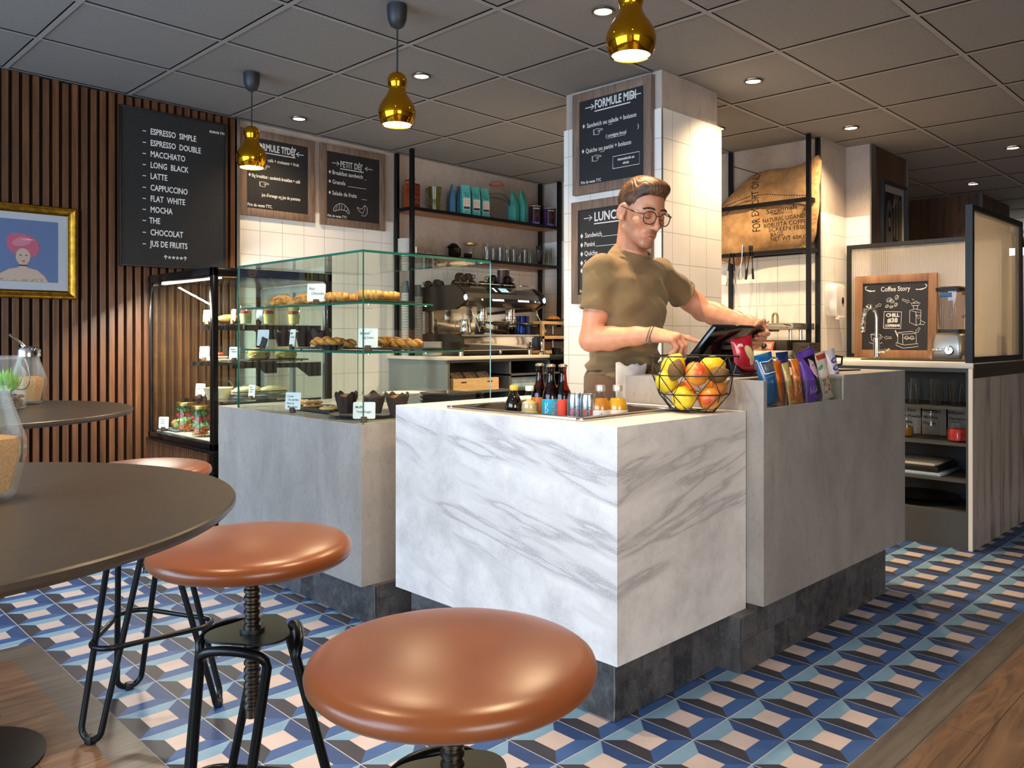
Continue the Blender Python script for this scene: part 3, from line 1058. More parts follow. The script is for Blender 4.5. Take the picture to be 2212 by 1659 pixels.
# ------------------------------------------------------------------ screw stools
LEATHER = mat_new('tan_leather')
def _leather():
 n = NT(LEATHER)
 f = n.noise(n.coord(), 6, 3)
 g2 = n.noise(n.coord(), 260, 4, 0.6)
 n.link(n.ramp(f, [(0.3, '753c19'), (0.7, '8a4a22')]), n.bsdf.inputs['Base Color'])
 n.bsdf.inputs['Roughness'].default_value = 0.30
 n.bsdf.inputs['Sheen Weight'].default_value = 0.1
 n.bump(g2, 0.10, 0.0008)
_leather()
STEEL_BLK = M('stool_black', '15181a', 0.30, 0.55)
def make_stool():
 zs = 0.70                       # top of the seat at its rim
 t = thing('screw_stool', 'stool', 'stool', (0, 0, 0), group='tan leather screw stools')
 g = G()
 g.lathe([(0.0, 0.670), (0.150, 0.670), (0.170, 0.673), (0.1775, 0.680), (0.179, 0.688), (0.176, 0.696), (0.168, 0.7015), (0.158, 0.7050), (0.140, 0.7085), (0.115, 0.7120), (0.085, 0.7150), (0.05, 0.7172), (0.02, 0.7180), (0.0, 0.7181)], seg=72)
 obj('seat', g, LEATHER, t, smooth=70)
 g = G()
 prof = []
 z = 0.40
 prof += [(0.0, z), (0.0125, z), (0.0125, z + 0.012)]
 z += 0.014
 while z < 0.650:
  prof += [(0.0125, z), (0.0150, z + 0.003), (0.0150, z + 0.007), (0.0125, z + 0.010)]
  z += 0.0125
 prof += [(0.0125, 0.655), (0.02, 0.668), (0.0, 0.670)]
 g.lathe(prof, seg=24)
 obj('screw', g, M('screw_steel', '6e685f', 0.28, 1.0), t)
 g = G()
 pts = []
 for i in range(48):
  a = 2 * PI * i / 48
  r = 0.072 + 0.010 * math.cos(3 * a)
  pts.append((r * math.cos(a), r * math.sin(a)))
 g.prism(pts, 0.545, 0.549)
 g.cyl((0, 0, 0.549), 0.022, 0.006, 20)
 obj('top_plate', g, M('stool_plate', '3c423f', 0.38, 0.7), t)
 for k in range(3):
  a0 = R(60) + k * 2 * PI / 3
  rad = Vector((math.cos(a0), math.sin(a0), 0))
  tan = Vector((-math.sin(a0), math.cos(a0), 0))
  pts = []
  tw, bw = 0.062, 0.036
  for i in range(13):
   u = PI * i / 12
   pts.append(rad * (0.070 + 0.012 * math.sin(u)) + tan * (tw * math.cos(u)) + Vector((0, 0, 0.515 + 0.028 * math.sin(u) ** 0.7)))
  b = []
  for i in range(13):
   u = PI * i / 12
   b.append(rad * (0.196 + 0.004 * math.sin(u)) + tan * (-bw * math.cos(u)) + Vector((0, 0, 0.040 - 0.030 * math.sin(u))))
  g = G()
  g.tube(pts + b, 0.0085, 12, loop=True)
  leg = obj('leg', g, STEEL_BLK, t, smooth=60)
  g = G()
  p = rad * 0.200
  g.box(-0.012, -0.012, 0.0, 0.012, 0.012, 0.022, 0.004, M=Matrix.Translation(p) @ Matrix.Rotation(a0, 4, 'Z'))
  obj('foot_cap', g, MT['black_paint'], leg)
 ring = []
 for k in range(3):
  a0 = R(60) + k * 2 * PI / 3
  for i in range(9):
   a = a0 + R(-60 + 120 * i / 8)
   c = Vector((math.cos(a0), math.sin(a0), 0)) * 0.125
   ring.append(c + Vector((math.cos(a), math.sin(a), 0)) * 0.054 + Vector((0, 0, 0.245)))
 g = G()
 g.tube(ring, 0.0075, 12, loop=True)
 obj('foot_ring', g, STEEL_BLK, t, smooth=60)
 return t
ST = Series(make_stool())
ST.put((0.647, 0.772, 0.0), 'nearest tan leather stool, cut off by the bottom of the photo', R(8), scale=(1, 1, 1.028))
ST.put((0.6965, 1.397, 0.0), 'middle tan leather stool standing between the near table and white counter', R(37), scale=(1, 1, 1.05))
ST.put((0.912, 2.49, 0.0), 'far tan leather stool tucked under the far table, mostly hidden', R(25), scale=(1, 1, 1.034))
# ------------------------------------------------------------------ round tables
TABLE_TOP = M('table_laminate', '433b33', 0.36, col2='4a4138', nscale=60)
def make_table(label, x, y, zt, r):
 t = thing('round_table', label, 'table', (x, y, 0), group='round black cafe tables')
 g = G()
 g.lathe([(0.0, zt - 0.014), (r - 0.006, zt - 0.014), (r, zt - 0.008), (r, zt - 0.002), (r - 0.002, zt), (0.0, zt)], (x, y, 0), 96)
 obj('tabletop', g, TABLE_TOP, t, smooth=30)
 g = G()
 g.lathe([(0.032, 0.02), (0.032, zt - 0.03)], (x, y, 0), 24)
 obj('pedestal', g, STEEL_BLK, t)
 g = G()
 g.lathe([(0.0, zt - 0.03), (0.12, zt - 0.03), (0.12, zt - 0.0145), (0.0, zt - 0.0145)], (x, y, 0), 32)
 obj('top_bracket', g, STEEL_BLK, t)
 g = G()
 g.lathe([(0.0, 0.0), (0.21, 0.0), (0.21, 0.008), (0.05, 0.02), (0.0, 0.022)], (x, y, 0), 48)
 obj('base', g, STEEL_BLK, t)
 return t
T1Z, T2Z = 0.905, 0.915
make_table('near round black table with a sugar jar at the left edge', 0.115, 1.200, T1Z, 0.412)
make_table('far round black table in front of the slat wall with two jars', 0.437, 2.52, T2Z, 0.420)
# faceted sugar dispensers
THICK = M_thick('thick_glass')
SUGAR = M('brown_sugar', 'a8763a', 0.9, col2='c89a55', nscale=300)
def make_sugar(label, x, y, z, s=1.0, lid=True, rz=0.0):
 t = thing('sugar_jar', label, 'sugar jar', (x, y, z), rz, group='faceted glass sugar jars')
 prof = [(0.030, 0.0), (0.036, 0.006), (0.0475, 0.055), (0.0475, 0.075), (0.030, 0.128), (0.028, 0.140)]
 g = G()
 g.lathe([(r * s, h * s) for r, h in prof], (x, y, z), 9, caps=(True, False))
 g.lathe([(r * s * 0.87, h * s + 0.004) for r, h in prof[::-1]], (x, y, z), 9, caps=(False, True))
 obj('glass_body', g, THICK, t, smooth=0)
 g = G()
 g.lathe([(0.0, 0.010), (0.029, 0.010), (0.0395, 0.053), (0.0395, 0.070), (0.0375, 0.078), (0.020, 0.081), (0, 0.082)], (0, 0, 0), 9, M=TR(x, y, z, s=s))
 obj('sugar', g, SUGAR, t)
 if lid:
  g = G()
  g.lathe([(0.0295, 0.139), (0.031, 0.139), (0.031, 0.156), (0.028, 0.163), (0.018, 0.168), (0.0, 0.169)], (0, 0, 0), 28, M=TR(x, y, z, s=s))
  l = obj('lid', g, MT['chrome'], t)
  g = G()
  p = Vector((x, y, z))
  g.tube([p + Vector((-0.004, 0, 0.160)) * s, p + Vector((-0.028, 0.0, 0.185)) * s, p + Vector((-0.050, 0.0, 0.203)) * s], 0.0045 * s, 12)
  obj('spout', g, MT['chrome'], l)
 return t
q = at(13, 1095, Z=T1Z)
make_sugar('faceted sugar jar at the left photo edge on the near table', at(-34, 1080, Z=T1Z).x, at(-34, 1080, Z=T1Z).y, T1Z, 1.0, False, 0.2)
q = at(62, 873, Z=T2Z)
make_sugar('faceted sugar jar with metal pouring lid on the far table', q.x, q.y, T2Z, 1.0, True)
# glass jar terrarium with wire handle
q = at(14, 884, Z=T2Z)
t = thing('succulent_jar', 'clear glass jar holding a green succulent on brown pebbles, far table', 'plant', (q.x, q.y, T2Z))
g = G()
prof = [(0.040, 0.0), (0.046, 0.005), (0.047, 0.10), (0.036, 0.118), (0.035, 0.145)]
g.lathe(prof, q.xy.to_3d() + Vector((0, 0, T2Z)), 32, caps=(True, False))
g.lathe([(r - 0.003, h + 0.001) for r, h in prof[::-1]], q.xy.to_3d() + Vector((0, 0, T2Z)), 32, caps=(False, True))
g.tube([(q.x + 0.037 * math.cos(a * PI / 12), q.y + 0.037 * math.sin(a * PI / 12), T2Z + 0.138) for a in range(24)], 0.0025, 8, loop=True)
obj('glass_body', g, THICK, t, smooth=50)
g = G()
rnd = random.Random(3)
for i in range(90):
 a, r, h = rnd.uniform(0, 2 * PI), 0.038 * math.sqrt(rnd.random()), rnd.uniform(0.006, 0.038)
 s = rnd.uniform(0.004, 0.0065)
 g.ball((q.x + r * math.cos(a), q.y + r * math.sin(a), T2Z + h), (s, s * 0.8, s * 0.7), 8)
o = obj('pebbles', g, M('pebble', '4a2f1c', 0.7, col2='8a5d35', nscale=60), t)
o['kind'] = 'stuff'
g = G()
for i in range(70):
 a, e = rnd.uniform(0, 2 * PI), rnd.uniform(0.15, 1.25)
 L = rnd.uniform(0.05, 0.068)
 d = Vector((math.cos(a) * math.cos(e), math.sin(a) * math.cos(e), math.sin(e)))
 b0 = Vector((q.x, q.y, T2Z + 0.045))
 mid = b0 + d * L * 0.5
 tip = b0 + d * L * 0.75 + Vector((0, 0, L * 0.35))
 g.tube([b0, mid, tip], [0.0050, 0.0056, 0.0006], 6, flat=0.5)
obj('leaves', g, M('succulent', '5fa01f', 0.4, col2='96d23c', nscale=40), t)
g = G()
hp = []
for i in range(15):
 u = i / 14
 hp.append((q.x - 0.05 * 0.7 * math.cos(u * PI), q.y + 0.05 * 0.7 * math.cos(u * PI), T2Z + 0.138 - 0.085 * math.sin(u * PI)))
hp2 = [(a + 0.04 * math.sin(PI * i / 14) * 0.707, b - 0.0 + -0.04 * math.sin(PI * i / 14) * 0.707, c) for i, (a, b, c) in enumerate(hp)]
g.tube(hp2, 0.0016, 8)
obj('wire_handle', g, MT['steel'], t)
# ------------------------------------------------------------------ letter board and chalk menus
CHALKBLACK = M('chalkboard', '15151a', 0.55, col2='1b1b20', nscale=8)
CHALK = M('chalk', 'dcdad8', 0.8)
LETTER = M('felt_letter', 'e9e8e6', 0.5)
FRW = MT['board_wood']
PENDING = []
def side_piece(name):
 q = G()
 PENDING.append((name, q))
 return q
def ph(g, M_, x, y, s=1.0):
 """chalk drawing of a pointing hand"""
 g = side_piece('hand_drawing')
 k = 0.03 * s
 w = 0.0022 * s
 P = lambda pts: [(x + a * k, y + b * k) for a, b in pts]
 g.line(P([(-1.0, 0.5), (-0.85, 0.45), (-0.8, -0.45), (-1.0, -0.5), (-1.0, 0.5)]), w, M_)
 g.line(P([(-0.75, 0.4), (-0.3, 0.55), (0.1, 0.5), (1.1, 0.28), (1.15, 0.12), (0.35, 0.15)]), w, M_)
 g.line(P([(0.35, 0.15), (0.5, 0.0), (0.35, -0.12), (0.42, -0.28), (0.22, -0.35), (0.2, -0.5), (-0.3, -0.5), (-0.75, -0.4)]), w, M_)
 g.line(P([(-0.1, 0.2), (0.35, 0.15)]), w, M_)
 g.line(P([(0.0, -0.05), (0.38, -0.1)]), w, M_)
def arrow(g, M_, x0, y, x1, w=0.005):
 g = side_piece('arrow_drawing')
 d = 1 if x1 > x0 else -1
 g.line([(x0, y), (x1, y)], w, M_)
 h = 0.014
 g.line([(x1 - d * h * 1.2, y + h), (x1 + d * 0.004, y), (x1 - d * h * 1.2, y - h)], w, M_)
def diamond(g, M_, x, y, s=0.012):
 g = side_piece('bullet_mark')
 g.raw([(x - s * 0.7, y, 0.0007), (x, y - s, 0.0007), (x + s * 0.7, y, 0.0007), (x, y + s, 0.0007)], [(0, 1, 2, 3)], M_)
def board(name, label, cat, MB, w, h, fw, ft, letter_fn, frame_mat=FRW, panel_mat=CHALKBLACK, group=None, inset=0.008):
 """framed board: MB has its origin at the lower left corner on the wall"""
 o = MB @ Vector((w / 2, 0, 0))
 t = thing(name, label, cat, o, group=group)
 g = G()
 g.box(0, 0, 0, fw, h, ft, 0.0015, M=MB)
 g.box(w - fw, 0, 0, w, h, ft, 0.0015, M=MB)
 g.box(fw, h - fw, 0, w - fw, h, ft, 0.0015, M=MB)
 g.box(fw, 0, 0, w - fw, fw, ft, 0.0015, M=MB)
 obj('frame', g, frame_mat, t)
 g = G()
 g.box(fw - 0.001, fw - 0.001, 0.001, w - fw + 0.001, h - fw + 0.001, ft - inset, M=MB)
 obj('panel', g, panel_mat, t, smooth=0)
 g = G()
 ML = MB @ Matrix.Translation((0, 0, ft - inset + 0.0004))
 lm = CHALK if panel_mat is CHALKBLACK else LETTER
 for _ in letter_fn(g, ML) or ():
  obj('lettering', g, lm, t, smooth=0)
  g.bm = bmesh.new()
 obj('lettering', g, lm, t, smooth=0)
 for nm, q in PENDING:
  obj(nm, q, lm, t, smooth=0)
 PENDING.clear()
 return t
# --- black letter board with the coffee list
def letters(g, L):
 rows = ['ESPRESSO  SIMPLE', 'ESPRESSO  DOUBLE', 'MACCHIATO', 'LONG  BLACK', 'LATTE', 'CAPPUCCINO', 'FLAT  WHITE', 'MOCHA', 'THE', 'CHOCOLAT', 'JUS DE FRUITS']
 ys = [0.758, 0.693, 0.630, 0.567, 0.504, 0.438, 0.375, 0.313, 0.250, 0.183, 0.118]
 for i, (r, y) in enumerate(zip(rows, ys)):
  g.text(r, L @ Matrix.Translation((0.166 if r != 'THE' else 0.160, y, 0)), 0.048, 0.0007, sx=0.70)
  g.box(0.124, y + 0.010, 0, 0.142, y + 0.0145, 0.001, M=L)
  yield 1
 g.text('EUROS TTC', L @ Matrix.Translation((0.510, 0.828, 0)), 0.019, 0.0005, sx=1.0)
 yield 1
 for k in range(6):
  cx, cy = 0.252 + 0.0225 * k, 0.062
  if k in (0, 5):
   g.line([(cx, cy - 0.011), (cx, cy + 0.009)], 0.0042, L)
   g.line([(cx - 0.009, cy + 0.001), (cx, cy + 0.011), (cx + 0.009, cy + 0.001)], 0.0042, L)
  else:
   for a in (90, 210, 330, 30, 150, 270)[:5]:
    pass
   for j in range(5):
    a = R(90 + 72 * j)
    g.line([(cx, cy), (cx + 0.0095 * math.cos(a), cy + 0.0095 * math.sin(a))], 0.0036, L)
FELT = mat_new('letter_felt')
def _felt():
 n = NT(FELT)
 tc = n.new('ShaderNodeTexCoord')
 sp = n.new('ShaderNodeSeparateXYZ')
 n.link(tc.outputs['Object'], sp.inputs[0])
 def dots(v):
  return n.math('SINE', n.math('MULTIPLY', v, 2 * PI / 0.0062))
 d = n.math('MULTIPLY', n.math('ADD', dots(sp.outputs[0]), 1.0), n.math('ADD', dots(sp.outputs[2]), 1.0))
 n.link(n.ramp(d, [(0.2, '131315'), (0.9, '202021')]), n.bsdf.inputs['Base Color'])
 n.bsdf.inputs['Roughness'].default_value = 0.7
 n.bump(d, 0.4, 0.001)
_felt()
M_LB = FR((1.600, 4.795, 1.508), (1, 0, 0), (0, 0, 1))
board('letter_board', 'tall black letter board listing coffees on the slat wall', 'menu board', M_LB, 0.613, 0.896, 0.010, 0.022, letters, MT['black_paint'], FELT, inset=0.006)
# --- chalk menus on the back wall
def menu_tidej(g, L):
 w, h = 0.527, 0.545
 g.text('FORMULE TI\'DÉJ\'', L @ Matrix.Translation((0.105, 0.425, 0)), 0.062, 0.0016, sx=0.62)
 g.line([(0.105, 0.411), (0.385, 0.411)], 0.006, L)
 arrow(g, L, 0.062, 0.445, 0.098)
 arrow(g, L, 0.445, 0.437, 0.395)
 diamond(g, L, 0.072, 0.368)
 g.text('Petit bag : café + croissant + fruit', L @ Matrix.Translation((0.088, 0.357, 0)), 0.030, 0.0004, sx=0.80)
 ph(g, L, 0.170, 0.320)
 diamond(g, L, 0.068, 0.258)
 g.text('Big breakfast : sandwich breakfast + café', L @ Matrix.Translation((0.082, 0.247, 0)), 0.030, 0.0004, sx=0.69)
 ph(g, L, 0.165, 0.208)
 g.text('jus d\'orange ou jus de pomme', L @ Matrix.Translation((0.150, 0.132, 0)), 0.030, 0.0004, sx=0.74)
 g.line([(0.277, 0.126), (0.297, 0.126)], 0.0022, L)
 g.text('Prix de vente TTC.', L @ Matrix.Translation((0.054, 0.062, 0)), 0.027, 0.0004, sx=0.80)
board('chalkboard_menu', 'left chalkboard menu on the back wall, partly behind the farthest pendant', 'menu board', FR((2.322, 4.841, 1.873), (1, 0, 0), (0, 0, 1)), 0.527, 0.545, 0.049, 0.016, menu_tidej, inset=0.006)
def menu_petitdej(g, L):
 g.text('PETIT DÉJ\'', L @ Matrix.Translation((0.155, 0.408, 0)), 0.060, 0.0002, sx=0.68)
 g.line([(0.155, 0.396), (0.345, 0.396)], 0.006, L)
 arrow(g, L, 0.090, 0.428, 0.145, 0.004)
 arrow(g, L, 0.420, 0.425, 0.360, 0.004)
 for y, s, d in ((0.350, 'Breakfast sandwich', 0.370), (0.286, 'Granola', 0.375), (0.210, 'Salade de fruits', 0.375)):
  diamond(g, L, 0.073, y + 0.013, 0.013)
  g.text(s, L @ Matrix.Translation((0.092, y, 0)), 0.040, 0.0003, sx=0.80)
 g.line([(0.355, 0.346), (0.368, 0.346)], 0.003, L)
 g.line([(0.215, 0.282), (0.368, 0.282)], 0.003, L)
 g.line([(0.330, 0.206), (0.372, 0.206)], 0.003, L)
 c = [(0.10, 0.105), (0.115, 0.135), (0.15, 0.157), (0.185, 0.155), (0.215, 0.130), (0.232, 0.098), (0.222, 0.092), (0.198, 0.112), (0.165, 0.115), (0.135, 0.110), (0.112, 0.098), (0.10, 0.105)]
 g.line(c, 0.0028, L)
 for a, b in (((0.118, 0.102), (0.13, 0.142)), ((0.145, 0.112), (0.15, 0.155)), ((0.165, 0.115), (0.17, 0.157)), ((0.185, 0.114), (0.195, 0.148)), ((0.203, 0.108), (0.218, 0.122))):
  g.line([a, b], 0.002, L)
 g.line([(0.29, 0.145), (0.33, 0.138), (0.355, 0.168), (0.374, 0.150), (0.376, 0.115), (0.355, 0.090), (0.325, 0.092), (0.340, 0.108), (0.310, 0.118), (0.29, 0.145)], 0.0028, L)
 g.line([(0.355, 0.168), (0.352, 0.135), (0.340, 0.108)], 0.0022, L)
 g.text('Prix de vente TTC', L @ Matrix.Translation((0.056, 0.058, 0)), 0.025, 0.0003, sx=0.80)
board('chalkboard_menu', 'right chalkboard menu on the back wall with croissant and banana sketches', 'menu board', FR((2.892, 4.841, 1.868), (1, 0, 0), (0, 0, 1)), 0.527, 0.551, 0.049, 0.016, menu_petitdej, inset=0.006)
# --- chalk menus on the pillar
def menu_midi(g, L):
 g.text('FORMULE MIDI', L @ Matrix.Translation((0.150, 0.442, 0)), 0.062, 0.0014, sx=0.66)
 g.line([(0.150, 0.428), (0.385, 0.428)], 0.006, L)
 arrow(g, L, 0.085, 0.456, 0.143)
 arrow(g, L, 0.452, 0.460, 0.395)
 diamond(g, L, 0.075, 0.362)
 g.text('Sandwich ou salade + boisson', L @ Matrix.Translation((0.096, 0.349, 0)), 0.034, 0.0003, sx=0.80)
 g.line([(0.243, 0.341), (0.268, 0.341)], 0.0022, L)
 ph(g, L, 0.172, 0.318)
 g.text('( consigne bocal', L @ Matrix.Translation((0.225, 0.276, 0)), 0.026, 0.0003, sx=0.80)
 g.line([(0.236, 0.270), (0.355, 0.270)], 0.002, L)
 g.text(')', L @ Matrix.Translation((0.430, 0.290, 0)), 0.030, 0.0002)
 diamond(g, L, 0.070, 0.229)
 g.text('Quiche ou panini + boisson', L @ Matrix.Translation((0.088, 0.216, 0)), 0.034, 0.0003, sx=0.80)
 g.line([(0.188, 0.208), (0.213, 0.208)], 0.0022, L)
 ph(g, L, 0.162, 0.180)
 g.line([(0.272, 0.108), (0.442, 0.108), (0.442, 0.170), (0.272, 0.170), (0.272, 0.108)], 0.003, L)
 g.text('viennoiserie au', L @ Matrix.Translation((0.357, 0.144, 0)), 0.021, 0.0005, 'CENTER', sx=0.85)
 g.text('choix', L @ Matrix.Translation((0.357, 0.122, 0)), 0.021, 0.0005, 'CENTER', sx=0.85)
 g.text('Prix de vente TTC', L @ Matrix.Translation((0.055, 0.055, 0)), 0.023, 0.0003, sx=0.80)
board('chalkboard_menu', 'upper chalkboard menu on the pillar, above the other pillar board', 'menu board', FR((3.307, 2.911, 1.870), (0, -1, 0), (0, 0, 1)), 0.519, 0.542, 0.047, 0.028, menu_midi, inset=0.008)
def menu_lunch(g, L):
 g.text('LUNCH', L @ Matrix.Translation((0.155, 0.432, 0)), 0.066, 0.0016, sx=0.84)
 g.line([(0.155, 0.418), (0.365, 0.418)], 0.006, L)
 arrow(g, L, 0.085, 0.452, 0.138, 0.004)
 arrow(g, L, 0.435, 0.452, 0.380, 0.004)
 for y, s, x in ((0.350, 'Sandwich', 0.205), (0.302, 'Panini', 0.165), (0.254, 'Quiche', 0.170), (0.206, 'Salade', 0.165), (0.165, 'Soupe', 0.165)):
  diamond(g, L, 0.070, y + 0.010, 0.014)
  g.text(s, L @ Matrix.Translation((0.088 if s != 'Sandwich' else 0.092, y, 0)), 0.036, 0.0003, sx=0.86)
  g.line([(x, y - 0.003), (0.44, y - 0.003)], 0.0025, L)
 g.text('Prix de vente TTC', L @ Matrix.Translation((0.055, 0.058, 0)), 0.023, 0.0003, sx=0.80)
board('chalkboard_menu', 'lower chalkboard menu on the pillar, half hidden behind the barista', 'menu board', FR((3.307, 2.920, 1.288), (0, -1, 0), (0, 0, 1)), 0.527, 0.545, 0.047, 0.028, menu_lunch, inset=0.008)
# --- chalk board leaning behind the tap
def menu_story(g, L):
 w, h = 0.51, 0.53
 g.text('Coffee Story', L @ Matrix.Translation((0.255, 0.425, 0)), 0.044, 0.0003, 'CENTER', sx=0.80)
 for s in (-1, 1):
  g.line([(0.255 + s * 0.125, 0.432), (0.255 + s * 0.160, 0.428), (0.255 + s * 0.185, 0.440), (0.255 + s * 0.190, 0.455), (0.255 + s * 0.178, 0.462)], 0.005, L)
  g.line([(0.255 + s * 0.130, 0.428), (0.255 + s * 0.165, 0.434), (0.255 + s * 0.185, 0.440)], 0.004, L)
 for x, y, r, a in ((0.218, 0.370, 0.017, 30), (0.236, 0.360, 0.014, -20), (0.265, 0.385, 0.014, 70), (0.205, 0.330, 0.011, 40), (0.232, 0.325, 0.011, 10), (0.260, 0.338, 0.012, 60)):
  e = [(x + r * math.cos(t) * math.cos(R(a)) - 0.7 * r * math.sin(t) * math.sin(R(a)), y + r * math.cos(t) * math.sin(R(a)) + 0.7 * r * math.sin(t) * math.cos(R(a))) for t in [2 * PI * i / 12 for i in range(13)]]
  g.line(e, 0.0024, L)
  g.line([(x - r * 0.8 * math.cos(R(a)), y - r * 0.8 * math.sin(R(a))), (x + r * 0.2, y), (x + r * 0.8 * math.cos(R(a)), y + r * 0.8 * math.sin(R(a)))], 0.002, L)
 def ar(x0, y0, x1, y1):
  d = Vector((x1 - x0, y1 - y0))
  d.normalize()
  nrm = Vector((-d.y, d.x))
  a, b = Vector((x0, y0)), Vector((x1, y1))
  k = b - d * 0.014
  pts = [a + nrm * 0.005, k + nrm * 0.005, k + nrm * 0.012, b, k - nrm * 0.012, k - nrm * 0.005, a - nrm * 0.005, a + nrm * 0.005]
  g.line([tuple(p) for p in pts], 0.0022, L)
 ar(0.125, 0.325, 0.170, 0.345)
 ar(0.300, 0.370, 0.342, 0.352)
 ar(0.405, 0.190, 0.385, 0.160)
 ar(0.235, 0.128, 0.190, 0.128)
 g.line([(0.185, 0.190), (0.292, 0.186), (0.296, 0.292), (0.188, 0.296), (0.185, 0.190)], 0.0035, L)
 g.text('CHILL', L @ Matrix.Translation((0.241, 0.262, 0)), 0.031, 0.0012, 'CENTER', sx=1.0)
 g.text('#38', L @ Matrix.Translation((0.241, 0.226, 0)), 0.040, 0.0012, 'CENTER', sx=1.0)
 g.text('CAFE&BAR', L @ Matrix.Translation((0.241, 0.199, 0)), 0.021, 0.0010, 'CENTER', sx=0.92)
 Q = lambda pts, w_=0.0026: g.line(pts, w_, L)
 Q([(0.345, 0.300), (0.345, 0.225), (0.385, 0.205), (0.410, 0.215), (0.412, 0.285), (0.372, 0.292), (0.345, 0.300), (0.375, 0.308), (0.412, 0.300), (0.412, 0.285)])
 Q([(0.385, 0.205), (0.382, 0.290)])
 Q([(0.360, 0.330), (0.398, 0.330), (0.408, 0.345), (0.350, 0.345), (0.360, 0.330)])
 Q([(0.366, 0.330), (0.368, 0.306)])
 Q([(0.392, 0.330), (0.390, 0.306)])
 Q([(0.362, 0.345), (0.385, 0.358), (0.398, 0.345)])
 Q([(0.370, 0.362), (0.358, 0.372)])
 Q([(0.412, 0.235), (0.438, 0.222), (0.430, 0.210), (0.404, 0.212)])
 Q([(0.385, 0.270), (0.410, 0.268), (0.398, 0.245), (0.385, 0.270)])
 Q([(0.265, 0.098), (0.265, 0.080), (0.310, 0.062), (0.398, 0.074), (0.398, 0.092), (0.312, 0.082), (0.265, 0.098)])
 Q([(0.275, 0.095), (0.275, 0.160), (0.305, 0.150), (0.306, 0.084)])
 Q([(0.305, 0.150), (0.385, 0.156), (0.387, 0.092)])
 Q([(0.275, 0.160), (0.360, 0.168), (0.385, 0.156)])
 for x in (0.328, 0.360):
  Q(g.arc((x, 0.128), 0.011, 0, 360, 10))
  Q([(x - 0.018, 0.128), (x + 0.018, 0.122)])
 Q([(0.258, 0.175), (0.275, 0.135)], 0.006)
 Q([(0.105, 0.150), (0.112, 0.112), (0.135, 0.100), (0.160, 0.106), (0.168, 0.150)])
 Q([(0.105, 0.150), (0.135, 0.143), (0.168, 0.150), (0.135, 0.156), (0.105, 0.150)])
 Q([(0.168, 0.142), (0.182, 0.135), (0.165, 0.118)])
 Q([(0.095, 0.098), (0.135, 0.084), (0.180, 0.096)])
 Q([(0.132, 0.165), (0.140, 0.178), (0.130, 0.188), (0.138, 0.200)])
_mb = FR((5.318, 2.238, 0.976), (0, -1, 0), (0.035, 0, 1))
board('chalkboard_sign', 'framed chalkboard with coffee sketches leaning behind the tap', 'menu board', _mb, 0.505, 0.53, 0.050, 0.016, menu_story, M('warm_board_wood', '7f5a3f', 0.55, col2='9a7252', nscale=26, nstretch=(1, 1, 0.1)), inset=0.006)
# ------------------------------------------------------------------ gilt picture and black framed photograph
t = thing('gilt_picture', 'gilt framed portrait with pink hair on the slat wall', 'picture', (1.05, 4.79, 1.31))
MP = FR((0.72, 4.800, 1.310), (1, 0, 0), (0, 0, 1))
w, h = 0.665, 0.486
g = G()
def mould(g, M_, w, h, prof):
 """frame moulding: prof is a list of (inset, height)"""
 rings = []
 for d, z in prof:
  rings.append([(d, d, z), (w - d, d, z), (w - d, h - d, z), (d, h - d, z)])
 g.loft(rings, (False, False), M_)
mould(g, MP, w, h, [(0, 0), (0, 0.022), (0.006, 0.030), (0.013, 0.031), (0.018, 0.024), (0.024, 0.021), (0.030, 0.017), (0.034, 0.018), (0.040, 0.008), (0.040, 0.002)])
obj('frame', g, M('gilt', 'b98a2c', 0.30, 0.9, col2='8a6218', nscale=40), t, smooth=20)
g = G()
mould(g, MP, w, h, [(0.0385, 0.011), (0.0412, 0.0135), (0.0440, 0.011)])
n = 0
obj('beading', g, M('gilt_dark', '6e4d14', 0.4, 0.9), t)
g = G()
g.box(0.038, 0.038, 0.002, w - 0.038, h - 0.038, 0.006, M=MP)
obj('mount', g, M('mount_card', 'cfd3dc', 0.7), t, smooth=0)
g = G()
a0, b0, a1, b1 = 0.090, 0.086, 0.578, 0.406
g.mi = 0
g.box(a0, b0, 0.006, a1, b1, 0.0066, M=MP)
def blob(pts, mi, z):
 g.mi = mi
 g.raw([(x, y, z) for x, y in pts], [tuple(range(len(pts)))], MP)
def ell(cx, cy, rx, ry, n=28, a=0):
 return [(cx + rx * math.cos(2 * PI * i / n) * math.cos(a) - ry * math.sin(2 * PI * i / n) * math.sin(a), cy + rx * math.cos(2 * PI * i / n) * math.sin(a) + ry * math.sin(2 * PI * i / n) * math.cos(a)) for i in range(n)]
cx = 0.415
blob([(cx - 0.135, b0 + 0.001), (cx - 0.100, 0.125), (cx - 0.060, 0.150), (cx - 0.022, 0.158), (cx + 0.022, 0.158), (cx + 0.065, 0.148), (cx + 0.098, 0.118), (cx + 0.118, b0 + 0.001)], 1, 0.0070)
blob([(cx - 0.135, b0 + 0.001), (cx - 0.118, 0.105), (cx - 0.075, 0.100), (cx - 0.02, 0.097), (cx + 0.04, 0.100), (cx + 0.085, 0.108), (cx + 0.105, 0.104), (cx + 0.118, b0 + 0.001)], 4, 0.0072)
blob([(cx - 0.020, 0.150), (cx - 0.019, 0.19), (cx + 0.019, 0.19), (cx + 0.020, 0.150)], 1, 0.0074)
blob([(cx - 0.021, 0.166), (cx + 0.021, 0.166), (cx + 0.020, 0.173), (cx - 0.020, 0.173)], 3, 0.0076)
blob(ell(cx, 0.275, 0.072, 0.055), 2, 0.0078)
blob(ell(cx - 0.035, 0.300, 0.040, 0.034, a=0.4), 2, 0.0079)
blob(ell(cx + 0.040, 0.255, 0.034, 0.042, a=-0.4), 2, 0.0080)
blob(ell(cx, 0.215, 0.033, 0.043), 1, 0.0082)
